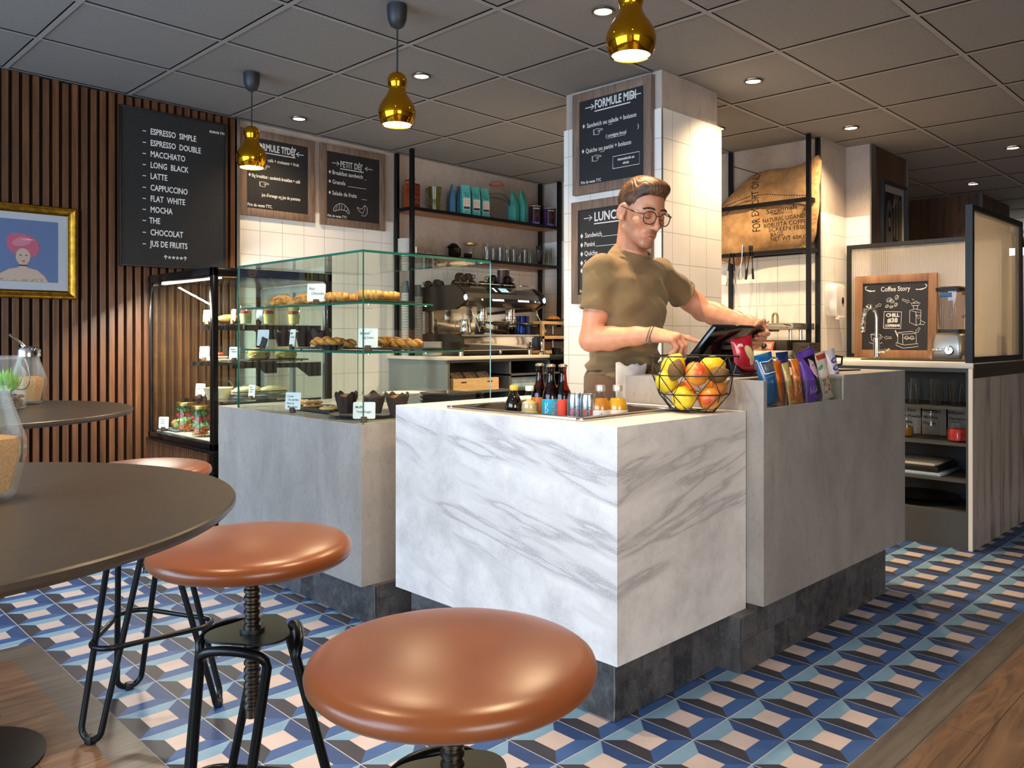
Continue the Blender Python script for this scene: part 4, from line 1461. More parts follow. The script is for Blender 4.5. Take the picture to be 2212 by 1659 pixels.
blob(ell(cx - 0.005, 0.292, 0.045, 0.022, a=0.25), 5, 0.0083)
for s in (-1, 1):
 blob(ell(cx + s * 0.013 + 0.002, 0.222, 0.0055, 0.0026), 3, 0.0086)
blob(ell(cx + 0.002, 0.191, 0.008, 0.0032), 6, 0.0086)
blob([(cx - 0.190, b0 + 0.001), (cx - 0.150, 0.150), (cx - 0.120, 0.185), (cx - 0.112, 0.178), (cx - 0.132, 0.145), (cx - 0.150, b0 + 0.001)], 1, 0.0084)
obj('print', g, [M('print_blue', '6d83b3', 0.5), M('print_skin', 'd9bfae', 0.5), M('print_pink', 'cf6a86', 0.5), M('print_dark', '3a2a2c', 0.5), M('print_lace', 'b79d86', 0.5, col2='dccdb8', nscale=90), M('print_rose', 'e08ca2', 0.5), M('print_lip', 'b5484f', 0.5)], t, smooth=0)
g = G()
g.box(0.039, 0.039, 0.0095, w - 0.039, h - 0.039, 0.0105, M=MP)
obj('glazing', g, M_glass('picture_glass', 'f6f6f6', 0.25), t, smooth=0)
t = thing('framed_photograph', 'black framed monochrome photograph of an arcade on the dark timber wall', 'picture', (5.81, 2.17, 1.67))
MP = FR((5.585, 2.1795, 1.668), (1, 0, 0), (0, 0, 1))
w, h = 0.435, 0.505
g = G()
mould(g, MP, w, h, [(0, 0), (0, 0.024), (0.004, 0.026), (0.020, 0.026), (0.022, 0.010), (0.022, 0.002)])
obj('frame', g, MT['black_paint'], t)
g = G()
g.box(0.02, 0.02, 0.002, w - 0.02, h - 0.02, 0.006, M=MP)
obj('mount', g, M('mount_grey', 'b5aca4', 0.7), t, smooth=0)
g = G()
x0, y0, x1, y1 = 0.072, 0.075, 0.365, 0.435
g.mi = 0
g.box(x0, y0, 0.006, x1, y1, 0.0065, M=MP)
blob([(x0 + 0.01, y0 + 0.002), (x0 + 0.01, 0.27), (x0 + 0.03, 0.35), (x0 + 0.07, 0.385), (x0 + 0.11, 0.35), (x0 + 0.125, 0.27), (x0 + 0.13, y0 + 0.002)], 1, 0.0070)
blob([(x0 + 0.055, 0.17), (x0 + 0.055, 0.29), (x0 + 0.075, 0.315), (x0 + 0.095, 0.29), (x0 + 0.095, 0.16)], 2, 0.0074)
blob([(x0 + 0.062, 0.20), (x0 + 0.062, 0.26), (x0 + 0.082, 0.26), (x0 + 0.082, 0.20)], 3, 0.0077)
for k in range(5):
 xx = x0 + 0.15 + 0.027 * k
 blob([(xx, y0 + 0.06 - 0.008 * k), (xx, 0.40), (xx + 0.010, 0.40), (xx + 0.010, y0 + 0.06 - 0.008 * k)], 1 if k % 2 else 3, 0.0072)
g.mi = 3
for k in range(4):
 g.line([(x0 + 0.13, 0.33), (x0 + 0.16 + 0.03 * k, 0.43)], 0.004, MP @ Matrix.Translation((0, 0, 0.0072)))
obj('print', g, [M('photo_dark', '1d1b1a', 0.5), M('photo_mid', '6d6661', 0.5), M('photo_black', '0e0d0d', 0.5), M('photo_light', 'a99f96', 0.5)], t, smooth=0)
g = G()
g.box(0.021, 0.021, 0.0085, w - 0.021, h - 0.021, 0.0095, M=MP)
obj('glazing', g, M_glass('picture_glass', 'f6f6f6', 0.25), t, smooth=0)
# ------------------------------------------------------------------ food in the two display cases
PASTRY = M('pastry_crust', 'a8611e', 0.45, col2='d99a45', nscale=45, bump=0.3)
PASTRY_PALE = M('pastry_pale', 'cf8f50', 0.5, col2='e8b77c', nscale=40, bump=0.25)
DARKCHOC = M('dark_chocolate', '1d0f0a', 0.4)
SLATE = M('slate_tray', '1b1c1f', 0.5, col2='25272a', nscale=30)
CARD = M('price_card', 'f1efea', 0.5)
INK = M('card_ink', '161618', 0.6)
BARK = M('bark_block', '3f2c1f', 0.8, col2='6a4c35', nscale=120)
PAPERCUP = M('tulip_paper', '2a1712', 0.6, col2='3c231b', nscale=30)
MUFFIN = M('muffin_top', 'a4642c', 0.7, col2='c98c4c', nscale=70, bump=0.4)
DCHOC_MUFFIN = M('muffin_dark', '2b1710', 0.7, col2='3e241a', nscale=70, bump=0.4)
CREAM = M('bread_cream', 'e2c493', 0.6, col2='efdcb6', nscale=25)
LETTUCE = M('lettuce', '6f9a3a', 0.5, col2='a9c46a', nscale=40)
HAM = M('ham', 'b0563a', 0.5, col2='8f3c2a', nscale=40)
TOMATO = M('tomato_red', 'b8261a', 0.35, col2='d5422c', nscale=30)
CARROT = M('carrot', 'd9701a', 0.5, col2='e88c2e', nscale=90)
CUCUMBER = M('cucumber', '4f8a33', 0.4, col2='bcd58a', nscale=30)
FOOD_WHITE = M('food_white', 'ece4cf', 0.5)
def price_card(x, y, z, rz, lines, label, w=0.078, h=0.076, tilt=0.10, size=0.013, group='handwritten cards in the display cases'):
 t = thing('price_card', label, 'price card', (x, y, z), rz, group=group)
 c, s = math.cos(rz), math.sin(rz)
 out = Vector((s, -c, 0))
 MB = FR(Vector((x, y, z + 0.014)) - Vector((c, s, 0)) * w / 2, (c, s, 0), Vector((0, 0, 1)) - out * tilt)
 g = G()
 pts = [(0.004, 0), (w - 0.004, 0), (w, 0.004), (w, h - 0.004), (w - 0.004, h), (0.004, h), (0, h - 0.004), (0, 0.004)]
 g.prism(pts, -0.0006, 0.0006, MB)
 obj('card', g, CARD, t, smooth=0)
 g = G()
 yy = h - size * 1.7
 for k, ln in enumerate(lines):
  g.text(ln, MB @ Matrix.Translation((w * 0.09 + (k % 2) * 0.006, yy, 0.0008)), size, 0.0001, thick=0.0002, sx=0.72 if len(ln) > 9 else 0.9, shear=0.22)
  yy -= size * 1.25
 if lines:
  obj('handwriting', g, INK, t, smooth=0)
 g = G()
 g.box(-0.012, -0.009, 0.0, 0.012, 0.009, 0.023, 0.003, M=Matrix.Translation((x, y, z)) @ Matrix.Rotation(rz, 4, 'Z'))
 obj('wood_block', g, BARK, t)
 return t
def make_croissant():
 g = G()
 rings = []
 n = 34
 for i in range(n + 1):
  u = i / n
  a = R(-100 + 200 * u)
  e = math.sin(PI * min(max(u, 0.03), 0.97)) ** 0.8
  saw = 0.86 + 0.16 * ((u * 7.5) % 1.0)
  r = 0.006 + 0.024 * e * saw
  c = Vector((0.046 * math.sin(a), -0.034 * math.cos(a) * 0.9, 0.0))
  rad = Vector((math.sin(a), -math.cos(a), 0))
  rings.append([c + rad * (r * 1.05 * math.cos(t)) + Vector((0, 0, r * 0.95 + r * math.sin(t) * 1.0)) for t in [2 * PI * k / 16 for k in range(16)]])
 g.loft(rings)
 return tag(obj('croissant', g, PASTRY, None, smooth=50), 'croissant', 'croissant')
def make_pain_choc():
 g = G()
 rings = []
 n = 22
 for i in range(n + 1):
  u = i / n
  x = -0.058 + 0.116 * u
  k = 1 - 0.30 * (2 * u - 1) ** 6
  k *= 0.95 + 0.06 * math.cos(u * 2 * PI * 5)
  rings.append([(x, 0.036 * k * math.cos(t) * (1 + 0.15 * abs(math.sin(t)) ** 3), 0.026 + 0.026 * k * math.sin(t)) for t in [2 * PI * q / 18 for q in range(18)]])
 g.loft(rings)
 t = thing('chocolate_pastry', 'x', 'pastry')
 obj('crust', g, PASTRY, t, smooth=50)
 for s in (-1, 1):
  g = G()
  g.box(-0.0595, s * 0.013 - 0.006, 0.017, 0.0595, s * 0.013 + 0.006, 0.027, 0.003)
  obj('chocolate_bar', g, DARKCHOC, t)
 return t
def tulip(g, r0, r1, h, seed, spikes=4):
 rnd = random.Random(seed)
 rings = []
 n = 32
 for r, z, w in ((r0, 0, 0), (r0 + (r1 - r0) * 0.5, h * 0.4, 0), (r1, h * 0.72, 0), (r1 * 1.12, h, 1)):
  ring = []
  for i in range(n):
   a = 2 * PI * i / n
   k = abs(math.cos(a * spikes / 2 + seed)) if w else 0
   ring.append((r * (1 + 0.025 * math.cos(8 * a)) * math.cos(a), r * (1 + 0.025 * math.cos(8 * a)) * math.sin(a), z + w * h * 0.30 * (k ** 3 - 0.25)))
  rings.append(ring)
 g.loft(rings, (True, False))
 g.loft([[(p[0] * 0.97, p[1] * 0.97, p[2] + 0.001) for p in r] for r in rings][::-1], (False, False))
def make_muffin(name, top, seed, s=1.0):
 t = thing(name, 'x', 'muffin')
 g = G()
 tulip(g, 0.026 * s, 0.039 * s, 0.068 * s, seed)
 obj('paper_case', g, PAPERCUP, t, smooth=40)
 g = G()
 g.lathe([(0.0, 0.035 * s), (0.032 * s, 0.042 * s), (0.036 * s, 0.054 * s), (0.031 * s, 0.065 * s), (0.018 * s, 0.072 * s), (0, 0.074 * s)], seg=24)
 obj('cake_top', g, top, t, smooth=60)
 return t
def make_twist():
 g = G()
 for ph_ in (0, PI):
  pts = []
  for i in range(30):
   u = i / 29
   pts.append((-0.065 + 0.13 * u, 0.014 * math.cos(u * 3 * PI + ph_), 0.018 + 0.009 * math.sin(u * 3 * PI + ph_)))
  g.tube(pts, [0.007 + 0.008 * math.sin(PI * min(max(u / 29, 0.06), 0.94)) for u in range(30)], 12)
 return tag(obj('pastry_twist', g, PASTRY, None, smooth=60), 'x', 'pastry')
def make_cookie():
 g = G()
 rings = []
 rnd = random.Random(5)
 g.lathe([(0.0, 0.0), (0.040, 0.0), (0.045, 0.005), (0.043, 0.010), (0.030, 0.014), (0.0, 0.016)], seg=26)
 for v in g.bm.verts:
  v.co *= 1 + rnd.uniform(-0.02, 0.02)
 t = thing('cookie', 'x', 'cookie')
 obj('biscuit', g, PASTRY_PALE, t, smooth=60)
 for i in range(6):
  g = G()
  a, r = rnd.uniform(0, 6.28), rnd.uniform(0.008, 0.033)
  g.ball((r * math.cos(a), r * math.sin(a), 0.0135), (0.006, 0.005, 0.004), 8)
  obj('chunk', g, FOOD_WHITE, t)
 return t
def tray(name, label, cat, x, y, z, lx, ly, rz, m=SLATE, group=None, h=0.010):
 g = G()
 MM = Matrix.Translation((x, y, z)) @ Matrix.Rotation(rz, 4, 'Z')
 g.box(-lx / 2, -ly / 2, 0.003, lx / 2, ly / 2, h, 0.002, M=MM)
 for sx in (-1, 1):
  for sy in (-1, 1):
   g.cyl((sx * lx * 0.4, sy * ly * 0.4, 0), 0.006, 0.004, 8, M=MM)
 return tag(obj(name, g, m), label, cat, group)
def plate(name, label, x, y, z, r, m, group=None, h=0.014, cat='plate'):
 g = G()
 g.lathe([(0.0, 0.0), (r * 0.6, 0.0), (r * 0.66, 0.002), (r * 0.97, h - 0.003), (r, h), (r * 0.96, h), (r * 0.62, 0.005), (0.0, 0.0045)], (x, y, z), 44)
 return tag(obj(name, g, m), label, cat, group)
S1, S2, SB = 1.2475, 1.0545, 0.7745        # pastry case levels
CAMW = R(-45)                                # cards face the camera side
# top shelf
tray('slate_board', 'dark board under the croissants on the top glass shelf', 'serving board', 1.94, 3.22, S1, 0.20, 0.46, 0)
tray('slate_board', 'dark board under the chocolate pastries on the top glass shelf', 'serving board', 1.95, 2.83, S1, 0.21, 0.26, 0)
cr = Series(make_croissant())
for px, X, rz, lab in ((606, 1.87, 2.3, 'leftmost croissant on the top glass shelf'), (648, 1.88, 2.0, 'second croissant from the left on the top glass shelf'), (664, 1.985, 2.6, 'croissant beside the pain au chocolat card'), (703, 1.985, 1.7, 'croissant half hidden behind the pain au chocolat card'), (622, 1.985, 2.9, 'croissant lying behind the leftmost one on the top shelf')):
 p = at(px, X=X)
 cr.put((p.x, p.y, S1 + 0.0105), lab, rz, group='croissants on the top shelf', scale=0.86)
pc = Series(make_pain_choc())
for px, X, rz, lab in ((728, 1.89, -0.7, 'leftmost chocolate pastry on the top glass shelf'), (758, 2.01, -0.7, 'chocolate pastry behind the left case edge on the top shelf'), (800, 1.90, -0.7, 'chocolate pastry just right of the case corner edge'), (838, 2.01, -0.7, 'rightmost chocolate pastry on the top glass shelf')):
 p = at(px, X=X)
 pc.put((p.x, p.y, S1 + 0.0105), lab, rz, group='chocolate pastries on the top shelf', scale=0.86)
p = at(683, X=1.815)
price_card(p.x, p.y, S1, CAMW, ['Pain', ' Chocolat'], 'handwritten Pain Chocolat card on the top glass shelf', size=0.016)
# middle shelf
tray('slate_board', 'dark board under the chocolate muffins on the lower glass shelf', 'serving board', 1.97, 3.16, S2, 0.22, 0.36, 0)
tray('slate_board', 'dark board under the pastry twists on the lower glass shelf', 'serving board', 2.06, 2.80, S2, 0.26, 0.25, 0)
mf = Series(make_muffin('chocolate_muffin', DCHOC_MUFFIN, 0.4))
for px, X, lab in ((612, 1.95, 'leftmost dark chocolate muffin on the lower glass shelf'), (657, 1.935, 'middle dark chocolate muffin on the lower glass shelf'), (694, 1.94, 'rightmost dark chocolate muffin on the lower glass shelf')):
 p = at(px, X=X)
 mf.put((p.x, p.y, S2 + 0.0105), lab, px * 0.1, group='dark chocolate muffins', scale=1.02)
p = at(716, X=1.84)
plate('dark_bowl', 'small dark bowl of pastries in front of the chocolate muffins', p.x, p.y, S2 + 0.0005, 0.062, M('dark_ceramic', '20242c', 0.25), h=0.022, cat='bowl')
q2 = make_twist()
tw = Series(q2)
for px, X, rz, dz, lab in ((706, 1.84, -0.9, 0.018, 'sugared pastry twist in the small dark bowl'), (736, 1.90, -0.7, 0.0105, 'pastry twist behind the cream pretzel card'), (836, 2.02, -0.2, 0.019, 'upper pastry twist right of the case corner'), (880, 2.07, -0.75, 0.0105, 'rightmost pastry twist on the lower glass shelf'), (850, 2.10, -0.9, 0.0105, 'pastry twist lying behind the upper one')):
 p = at(px, X=X)
 tw.put((p.x, p.y, S2 + dz), lab, rz, group='pastry twists on the lower shelf')
p = at(790, X=1.82)
price_card(p.x + 0.01, p.y, S2, CAMW, ['Bretzel', ' à la Crème'], 'handwritten Bretzel card on the lower glass shelf at the case corner', size=0.014)
p = at(630, X=1.83)
price_card(p.x, p.y, S2, R(-100), ['Muffin', 'Chocolat'], 'handwritten card seen edge-on before the chocolate muffins', w=0.07)
p = at(567, X=1.84)
price_card(p.x, p.y, S2, R(-70), [], 'card with a dark picture at the left of the lower glass shelf', w=0.07)
p2 = at(570, X=1.826)
g = G()
MB = FR((p2.x - 0.004, p2.y - 0.012, S2 + 0.035), (math.cos(R(-70)), math.sin(R(-70)), 0), (0, 0, 1)) @ Matrix.Rotation(-0.35, 4, 'Z')
g.box(-0.018, -0.018, 0.0, 0.018, 0.018, 0.002, M=MB)
tag(obj('chocolate_square', g, DARKCHOC, None, smooth=0), 'square of dark chocolate propped against a card, lower glass shelf', 'chocolate')
# bottom of the case
p = at(645, X=1.90)
tray('slate_board', 'dark tray of cookies on the floor of the glass case', 'serving board', 1.985, 3.24, SB, 0.20, 0.34, 0, h=0.014)
ck = Series(make_cookie())
for px, X, dz, rx, lab in ((636, 1.93, 0.0145, 0.0, 'cookie leaning by the cookie card'), (676, 1.95, 0.0145, 0.0, 'middle cookie at the bottom of the tray'), (712, 1.93, 0.0145, 0.0, 'rightmost cookie on the tray'), (676, 1.952, 0.030, 0.06, 'cookie lying on top of the middle cookie'), (652, 2.03, 0.0145, 0.0, 'cookie at the back of the tray')):
 p = at(px, X=X)
 ck.put((p.x, p.y, SB + dz), lab, px * 0.05, rot=(rx, 0, px * 0.05), group='cookies on the dark tray')
p = at(632, X=1.82)
price_card(p.x, p.y, SB, R(-62), ['Cookie', 'Chocolat-Blanc', 'Noix de', 'Macadamia'], 'handwritten cookie card on the floor of the glass case', size=0.0125)
p = at(790, X=1.93)
plate('dark_plate', 'dark plate of berry muffins at the corner of the glass case', p.x + 0.01, p.y + 0.03, SB + 0.0005, 0.145, M('dark_ceramic', '20242c', 0.25))
bm_ = Series(make_muffin('berry_muffin', MUFFIN, 1.1, 1.05))
for px, X, lab in ((748, 1.90, 'left berry muffin in a brown paper case on the dark plate'), (808, 1.99, 'middle berry muffin in a brown paper case behind the card'), (858, 2.02, 'right berry muffin in a brown paper case by the white counter')):
 p = at(px, X=X)
 bm_.put((p.x, p.y, SB + 0.012), lab, px * 0.07, group='berry muffins on the dark plate', scale=1.08)
plate('white_plate', 'white plate behind the berry muffins in the glass case', 2.27, 3.05, SB + 0.06, 0.105, M('white_ceramic', 'e9e4da', 0.2), h=0.02)
g = G()
g.lathe([(0.0, 0), (0.05, 0), (0.045, 0.008), (0.018, 0.016), (0.016, 0.05), (0.05, 0.058), (0.05, 0.0595), (0, 0.0595)], (2.27, 3.05, SB + 0.0005), 28)
tag(obj('plate_stand', g, MT['white_ceramic']), 'white foot carrying the white plate in the glass case', 'cake stand')
p = at(787, X=1.80)
price_card(p.x + 0.012, p.y + 0.02, SB, CAMW, ['Muffin', 'Fruits Rouges'], 'handwritten Muffin Fruits Rouges card at the bottom corner of the case', w=0.088, h=0.066, size=0.0145)
tr = None
for k in range(5):
 g = G()
 o = (2.325, 2.78, SB + 0.0004 + 0.018 * k)
 rings = []
 for inset, z in ((0.012, 0), (0.0, 0.014), (0.0, 0.017), (0.006, 0.017), (0.014, 0.004)):
  hx, hy = 0.095 - inset, 0.125 - inset
  pts = []
  for sx, sy, a0 in ((1, 1, 0), (-1, 1, 90), (-1, -1, 180), (1, -1, 270)):
   for i in range(6):
    a = R(a0 + 90 * i / 5)
    pts.append((sx * (hx - 0.025) + 0.025 * math.cos(a), sy * (hy - 0.025) + 0.025 * math.sin(a), z))
  rings.append(pts)
 if tr is None:
  g.loft(rings, (True, True))
  tr = tag(obj('black_tray', g, M('tray_plastic', '17191c', 0.22)), 'black serving tray, lowest of the stack beside the white counter', 'tray', 'stacked black trays in the glass case')
  tr.location = o
 else:
  c = tr.copy()
  COL.objects.link(c)
  c.location = o
  c['label'] = 'black serving tray, %s of the stack beside the white counter' % ('second from the bottom', 'middle one', 'second from the top', 'topmost')[k - 1]
# ------------------------------------------------------------------ chilled display contents
def fcard(px, X, z, rz, lines, label, w=0.058, h=0.066):
 p = at(px, X=X)
 price_card(p.x, p.y, z, rz, lines, label, w, h, size=0.0095, group='handwritten cards in the chilled display')
F1, F2, F3, F0 = 1.1805, 0.9785, 0.7805, 0.5795
def make_fruit_cup():
 t = thing('fruit_cup', 'x', 'fruit cup')
 g = G()
 prof = [(0.028, 0), (0.036, 0.085)]
 g.lathe(prof, seg=24, caps=(True, False))
 obj('cup', g, JAR, t)
 g = G()
 g.lathe([(0.0, 0.002), (0.027, 0.002), (0.0325, 0.055), (0, 0.055)], seg=20)
 obj('pineapple', g, M('pineapple', 'd9b94a', 0.5, col2='f0e3a0', nscale=60), t)
 g = G()
 rnd = random.Random(2)
 for i in range(12):
  a, r = rnd.uniform(0, 6.28), rnd.uniform(0.0, 0.022)
  g.ball((r * math.cos(a), r * math.sin(a), 0.058 + rnd.uniform(0, 0.012)), rnd.uniform(0.007, 0.010), 8)
 o = obj('berries', g, TOMATO, t)
 o['kind'] = 'stuff'
 g = G()
 g.lathe([(0.0365, 0.084), (0.037, 0.087), (0.034, 0.098), (0.02, 0.104), (0, 0.104)], seg=24, caps=(False, True))
 obj('lid', g, JAR, t)
 return t
fc = Series(make_fruit_cup())
for px, Y, lab in ((531, 4.16, 'left cup of cut fruit on the top fridge shelf'), (582, 4.15, 'middle cup of cut fruit on the top fridge shelf'), (635, 4.15, 'right cup of cut fruit on the top fridge shelf')):
 p = at(px, Y=Y)
 fc.put((p.x, p.y, F1), lab, px, group='cups of cut fruit')
plate('black_plate', 'black plate under the baguette slices on the top fridge shelf', 2.02, 4.32, F1, 0.065, M('dark_ceramic'))
g = G()
rings = []
for i in range(15):
 u = i / 14
 r = 0.026 * max(math.sin(PI * min(max(u, 0.04), 0.96)), 0.1) ** 0.6
 rings.append([(-0.07 + 0.14 * u, r * math.cos(a), 0.022 + r * math.sin(a) * 0.85) for a in [2 * PI * k / 14 for k in range(14)]])
g.loft(rings, M=Matrix.Translation((2.02, 4.32, F1 + 0.010)) @ Matrix.Rotation(-0.5, 4, 'Z'))
tag(obj('bread_roll', g, PASTRY), 'golden bread roll on a black plate, top fridge shelf', 'bread')
def make_bagel():
 t = thing('bagel_sandwich', 'x', 'sandwich')
 for nm, z0, z1 in (('bun_bottom', 0.0, 0.020), ('bun_top', 0.031, 0.062)):
  g = G()
  if z0 == 0:
   g.lathe([(0, 0), (0.045, 0), (0.056, 0.008), (0.057, 0.016), (0.052, 0.020), (0, 0.020)], seg=30)
  else:
   g.lathe([(0, 0.031), (0.054, 0.031), (0.058, 0.037), (0.054, 0.050), (0.040, 0.060), (0.018, 0.062), (0.006, 0.056), (0, 0.055)], seg=30)
  obj(nm, g, M('bagel_crust', 'a9713a', 0.5, col2='d8a765', nscale=60, bump=0.2), t, smooth=60)
 for nm, m, z, r, w in (('lettuce', LETTUCE, 0.022, 0.060, 7), ('ham', HAM, 0.026, 0.055, 5), ('cucumber', CUCUMBER, 0.029, 0.056, 9)):
  g = G()
  n = 40
  g.loft([[((r + 0.003 * math.cos(w * 2 * PI * i / n)) * math.cos(2 * PI * i / n), (r + 0.003 * math.cos(w * 2 * PI * i / n)) * math.sin(2 * PI * i / n), z + dz + 0.0015 * math.sin(w * 2 * PI * i / n)) for i in range(n)] for dz in (-0.002, 0.002)])
  obj(nm, g, m, t)
 return t
tray('fridge_board', 'dark board under the bagels on the middle fridge shelf', 'serving board', 2.19, 4.16, F2, 0.36, 0.16, 0)
bg = Series(make_bagel())
for px, Y, lab in ((560, 4.15, 'left filled bagel on the middle fridge shelf'), (618, 4.14, 'right filled bagel on the middle fridge shelf')):
 p = at(px, Y=Y)
 bg.put((p.x, p.y, F2 + 0.0105), lab, px * 0.3, group='filled bagels')
tray('pale_board', 'pale board under the cream toast on the middle fridge shelf', 'serving board', 1.955, 4.33, F2, 0.10, 0.13, 0, FOOD_WHITE)
t = thing('salmon_toast', 'open toast topped with red tomato beside the bagels', 'sandwich', (1.955, 4.315, F2 + 0.0105))
g = G()
g.box(1.915, 4.275, F2 + 0.0105, 1.995, 4.355, F2 + 0.026, 0.006)
obj('toast', g, CREAM, t)
g = G()
for i in range(7):
 a = i * 0.9
 g.ball((1.955 + 0.018 * math.cos(a), 4.315 + 0.018 * math.sin(a), F2 + 0.035), (0.012, 0.012, 0.011), 10)
o = obj('tomato_topping', g, TOMATO, t)
o['kind'] = 'stuff'
def make_panini():
 t = thing('panini', 'x', 'sandwich')
 for nm, s in (('bun_top', 1), ('bun_bottom', -1)):
  g = G()
  rings = []
  for i in range(19):
   u = i / 18
   e = max(math.sin(PI * min(max(u, 0.03), 0.97)), 0.05) ** 0.5
   rings.append([(-0.09 + 0.18 * u, 0.042 * e * math.cos(a), 0.030 + s * 0.003 + (0.030 if s > 0 else 0.026) * e * max(math.sin(a) * s, 0.0) * s) for a in [2 * PI * k / 18 for k in range(18)]])
  g.loft(rings)
  obj(nm, g, CREAM, t, smooth=60)
 g = G()
 n = 40
 g.loft([[(0.086 * math.cos(2 * PI * i / n), (0.043 + 0.003 * math.cos(14 * PI * i / n)) * math.sin(2 * PI * i / n), 0.030 + dz) for i in range(n)] for dz in (-0.003, 0.003)])
 obj('ham', g, M('ham_dark', '6d3a2a', 0.5), t)
 return t
tray('fridge_board', 'grey board under the panini on the lowest fridge shelf', 'serving board', 2.13, 4.20, F3, 0.34, 0.24, 0, M('grey_board', '6f777c', 0.5))
pn = Series(make_panini())
for px, Y, rz, lab in ((532, 4.12, -0.1, 'front panini on the lowest fridge shelf'), (590, 4.12, -0.1, 'right panini on the lowest fridge shelf'), (535, 4.25, -0.1, 'rear panini on the lowest fridge shelf')):
 p = at(px, Y=Y)
 pn.put((p.x, p.y, F3 + 0.0105), lab, rz, group='panini on the lowest fridge shelf', scale=0.86)
t = thing('salad_bowl', 'cream bowl with a clear dome lid on the lowest fridge shelf', 'bowl', (1.90, 4.24, F3))
g = G()
g.lathe([(0.0, 0), (0.055, 0), (0.075, 0.055), (0.077, 0.058), (0.073, 0.058), (0.053, 0.004), (0, 0.004)], (1.92, 4.24, F3 + 0.0004), 30)
obj('bowl', g, CREAM, t)
g = G()
g.lathe([(0.076, 0.059), (0.074, 0.075), (0.055, 0.096), (0.02, 0.103), (0, 0.103)], (1.92, 4.24, F3 + 0.0004), 30, caps=(False, True))
obj('dome_lid', g, JAR, t)
def make_salad_jar():
 t = thing('salad_jar', 'x', 'salad jar')
 g = G()
 g.lathe([(0.045, 0), (0.050, 0.006), (0.050, 0.115), (0.043, 0.130), (0.042, 0.140)], seg=30, caps=(True, False))
 obj('glass_body', g, JAR, t)
 g = G()
 g.lathe([(0.0435, 0.136), (0.0445, 0.137), (0.0445, 0.150), (0.042, 0.153), (0, 0.153)], seg=30)
 obj('lid', g, M('jar_lid', 'b99b56', 0.3, 0.9), t)
 rnd = random.Random(11)
 g = G()
 for i in range(130):
  a, r = rnd.uniform(0, 6.28), 0.033 * math.sqrt(rnd.random())
  c = Vector((r * math.cos(a), r * math.sin(a), rnd.uniform(0.006, 0.046)))
  d = Vector((rnd.uniform(-1, 1), rnd.uniform(-1, 1), rnd.uniform(-0.3, 0.3))).normalized() * 0.014
  g.tube([c - d, c + d * 0.2 + Vector((0, 0, 0.003)), c + d], 0.0016, 5)
 o = obj('grated_carrot', g, CARROT, t)
 o['kind'] = 'stuff'
 for nm, m, lo, hi, n, s in (('cucumber_cubes', CUCUMBER, 0.052, 0.076, 26, 0.009), ('cherry_tomatoes', TOMATO, 0.082, 0.096, 12, 0.013), ('salad_leaves', LETTUCE, 0.104, 0.130, 30, 0.013)):
  g = G()
  for i in range(n):
   a, r = rnd.uniform(0, 6.28), 0.036 * math.sqrt(rnd.random()) + (0.0 if nm != 'cherry_tomatoes' else 0.0)
   c = (r * math.cos(a), r * math.sin(a), rnd.uniform(lo, hi))
   if nm == 'cherry_tomatoes':
    g.ball(c, s, 10)
   elif nm == 'cucumber_cubes':
    g.box(-s, -s * 0.8, -s * 0.6, s, s * 0.8, s * 0.6, 0.002, M=Matrix.Translation(c) @ Euler((rnd.random() * 3, rnd.random() * 3, rnd.random() * 3)).to_matrix().to_4x4(), seg=1)
   else:
    g.ball((0, 0, 0), (s, s, 0.003), 10, M=Matrix.Translation(c) @ Euler((rnd.random() * 2, rnd.random() * 2, rnd.random() * 3)).to_matrix().to_4x4())
  o = obj(nm, g, m if nm != 'salad_leaves' else M('leaf_dark', '2f5a22', 0.5, col2='4f8a33', nscale=60), t)
  o['kind'] = 'stuff'
 return t
sj = Series(make_salad_jar())
for px, X, lab in ((401, 1.88, 'left layered salad jar at the bottom of the fridge'), (434, 1.845, 'right layered salad jar at the bottom of the fridge')):
 p = at(px, X=X)
 sj.put((p.x, p.y, F0), lab, px, scale=1.08, group='layered salad jars')
tray('grey_board', 'grey board with wraps at the bottom left of the fridge', 'serving board', 1.95, 4.66, F0 + 0.0005, 0.26, 0.2, 0, MT['grey_board'])
def make_wrap():
 g = G()
 rings = []
 for i in range(12):
  u = i / 11
  r = 0.021 + 0.003 * math.sin(9 * u)
  rings.append([(-0.06 + 0.12 * u, r * math.cos(a), 0.023 + r * math.sin(a)) for a in [2 * PI * k / 12 for k in range(12)]])
 g.loft(rings)
 t = thing('wrap', 'x', 'sandwich')
 obj('flatbread', g, M('wrap_bread', 'c9a873', 0.6, col2='9c7440', nscale=50), t)
 g = G()
 g.ball((-0.061, 0, 0.023), (0.007, 0.017, 0.017), 12)
 obj('filling', g, LETTUCE, t)
 return t
wr = Series(make_wrap())
for k, lab in enumerate(('wrap nearest the glass at the bottom of the fridge', 'second wrap at the bottom of the fridge', 'wrap at the back of the fridge floor')):
 wr.put((1.87 + 0.065 * k, 4.67 + 0.01 * k, F0 + 0.0105), lab, 1.3, group='wraps at the bottom of the fridge')
fcard(448, 1.955, F1, R(-60), ['Caille', 'Pomme'], 'card at the left end of the top fridge shelf')
fcard(503, 2.00, F1, R(-85), [], 'card seen edge-on before the bread roll', w=0.045)
fcard(559, 2.10, F1, R(-75), ['Fruits'], 'card between the left two fruit cups', w=0.045)
fcard(441, 1.90, F2, R(-55), ['Salade', 'Houmous', 'Carottes', 'Roquette'], 'card at the left end of the middle fridge shelf')
fcard(506, 1.93, F2, R(-50), ['Suédois', 'Saumon'], 'card beside the tomato toast on the middle fridge shelf')
fcard(432, 1.845, F3, R(-60), ['Wrap Thon', 'Salade'], 'card at the left end of the lowest fridge shelf')
fcard(543, 1.99, F3, R(-75), ['Panini', 'Jambon', 'Comté'], 'card in front of the panini', w=0.048)
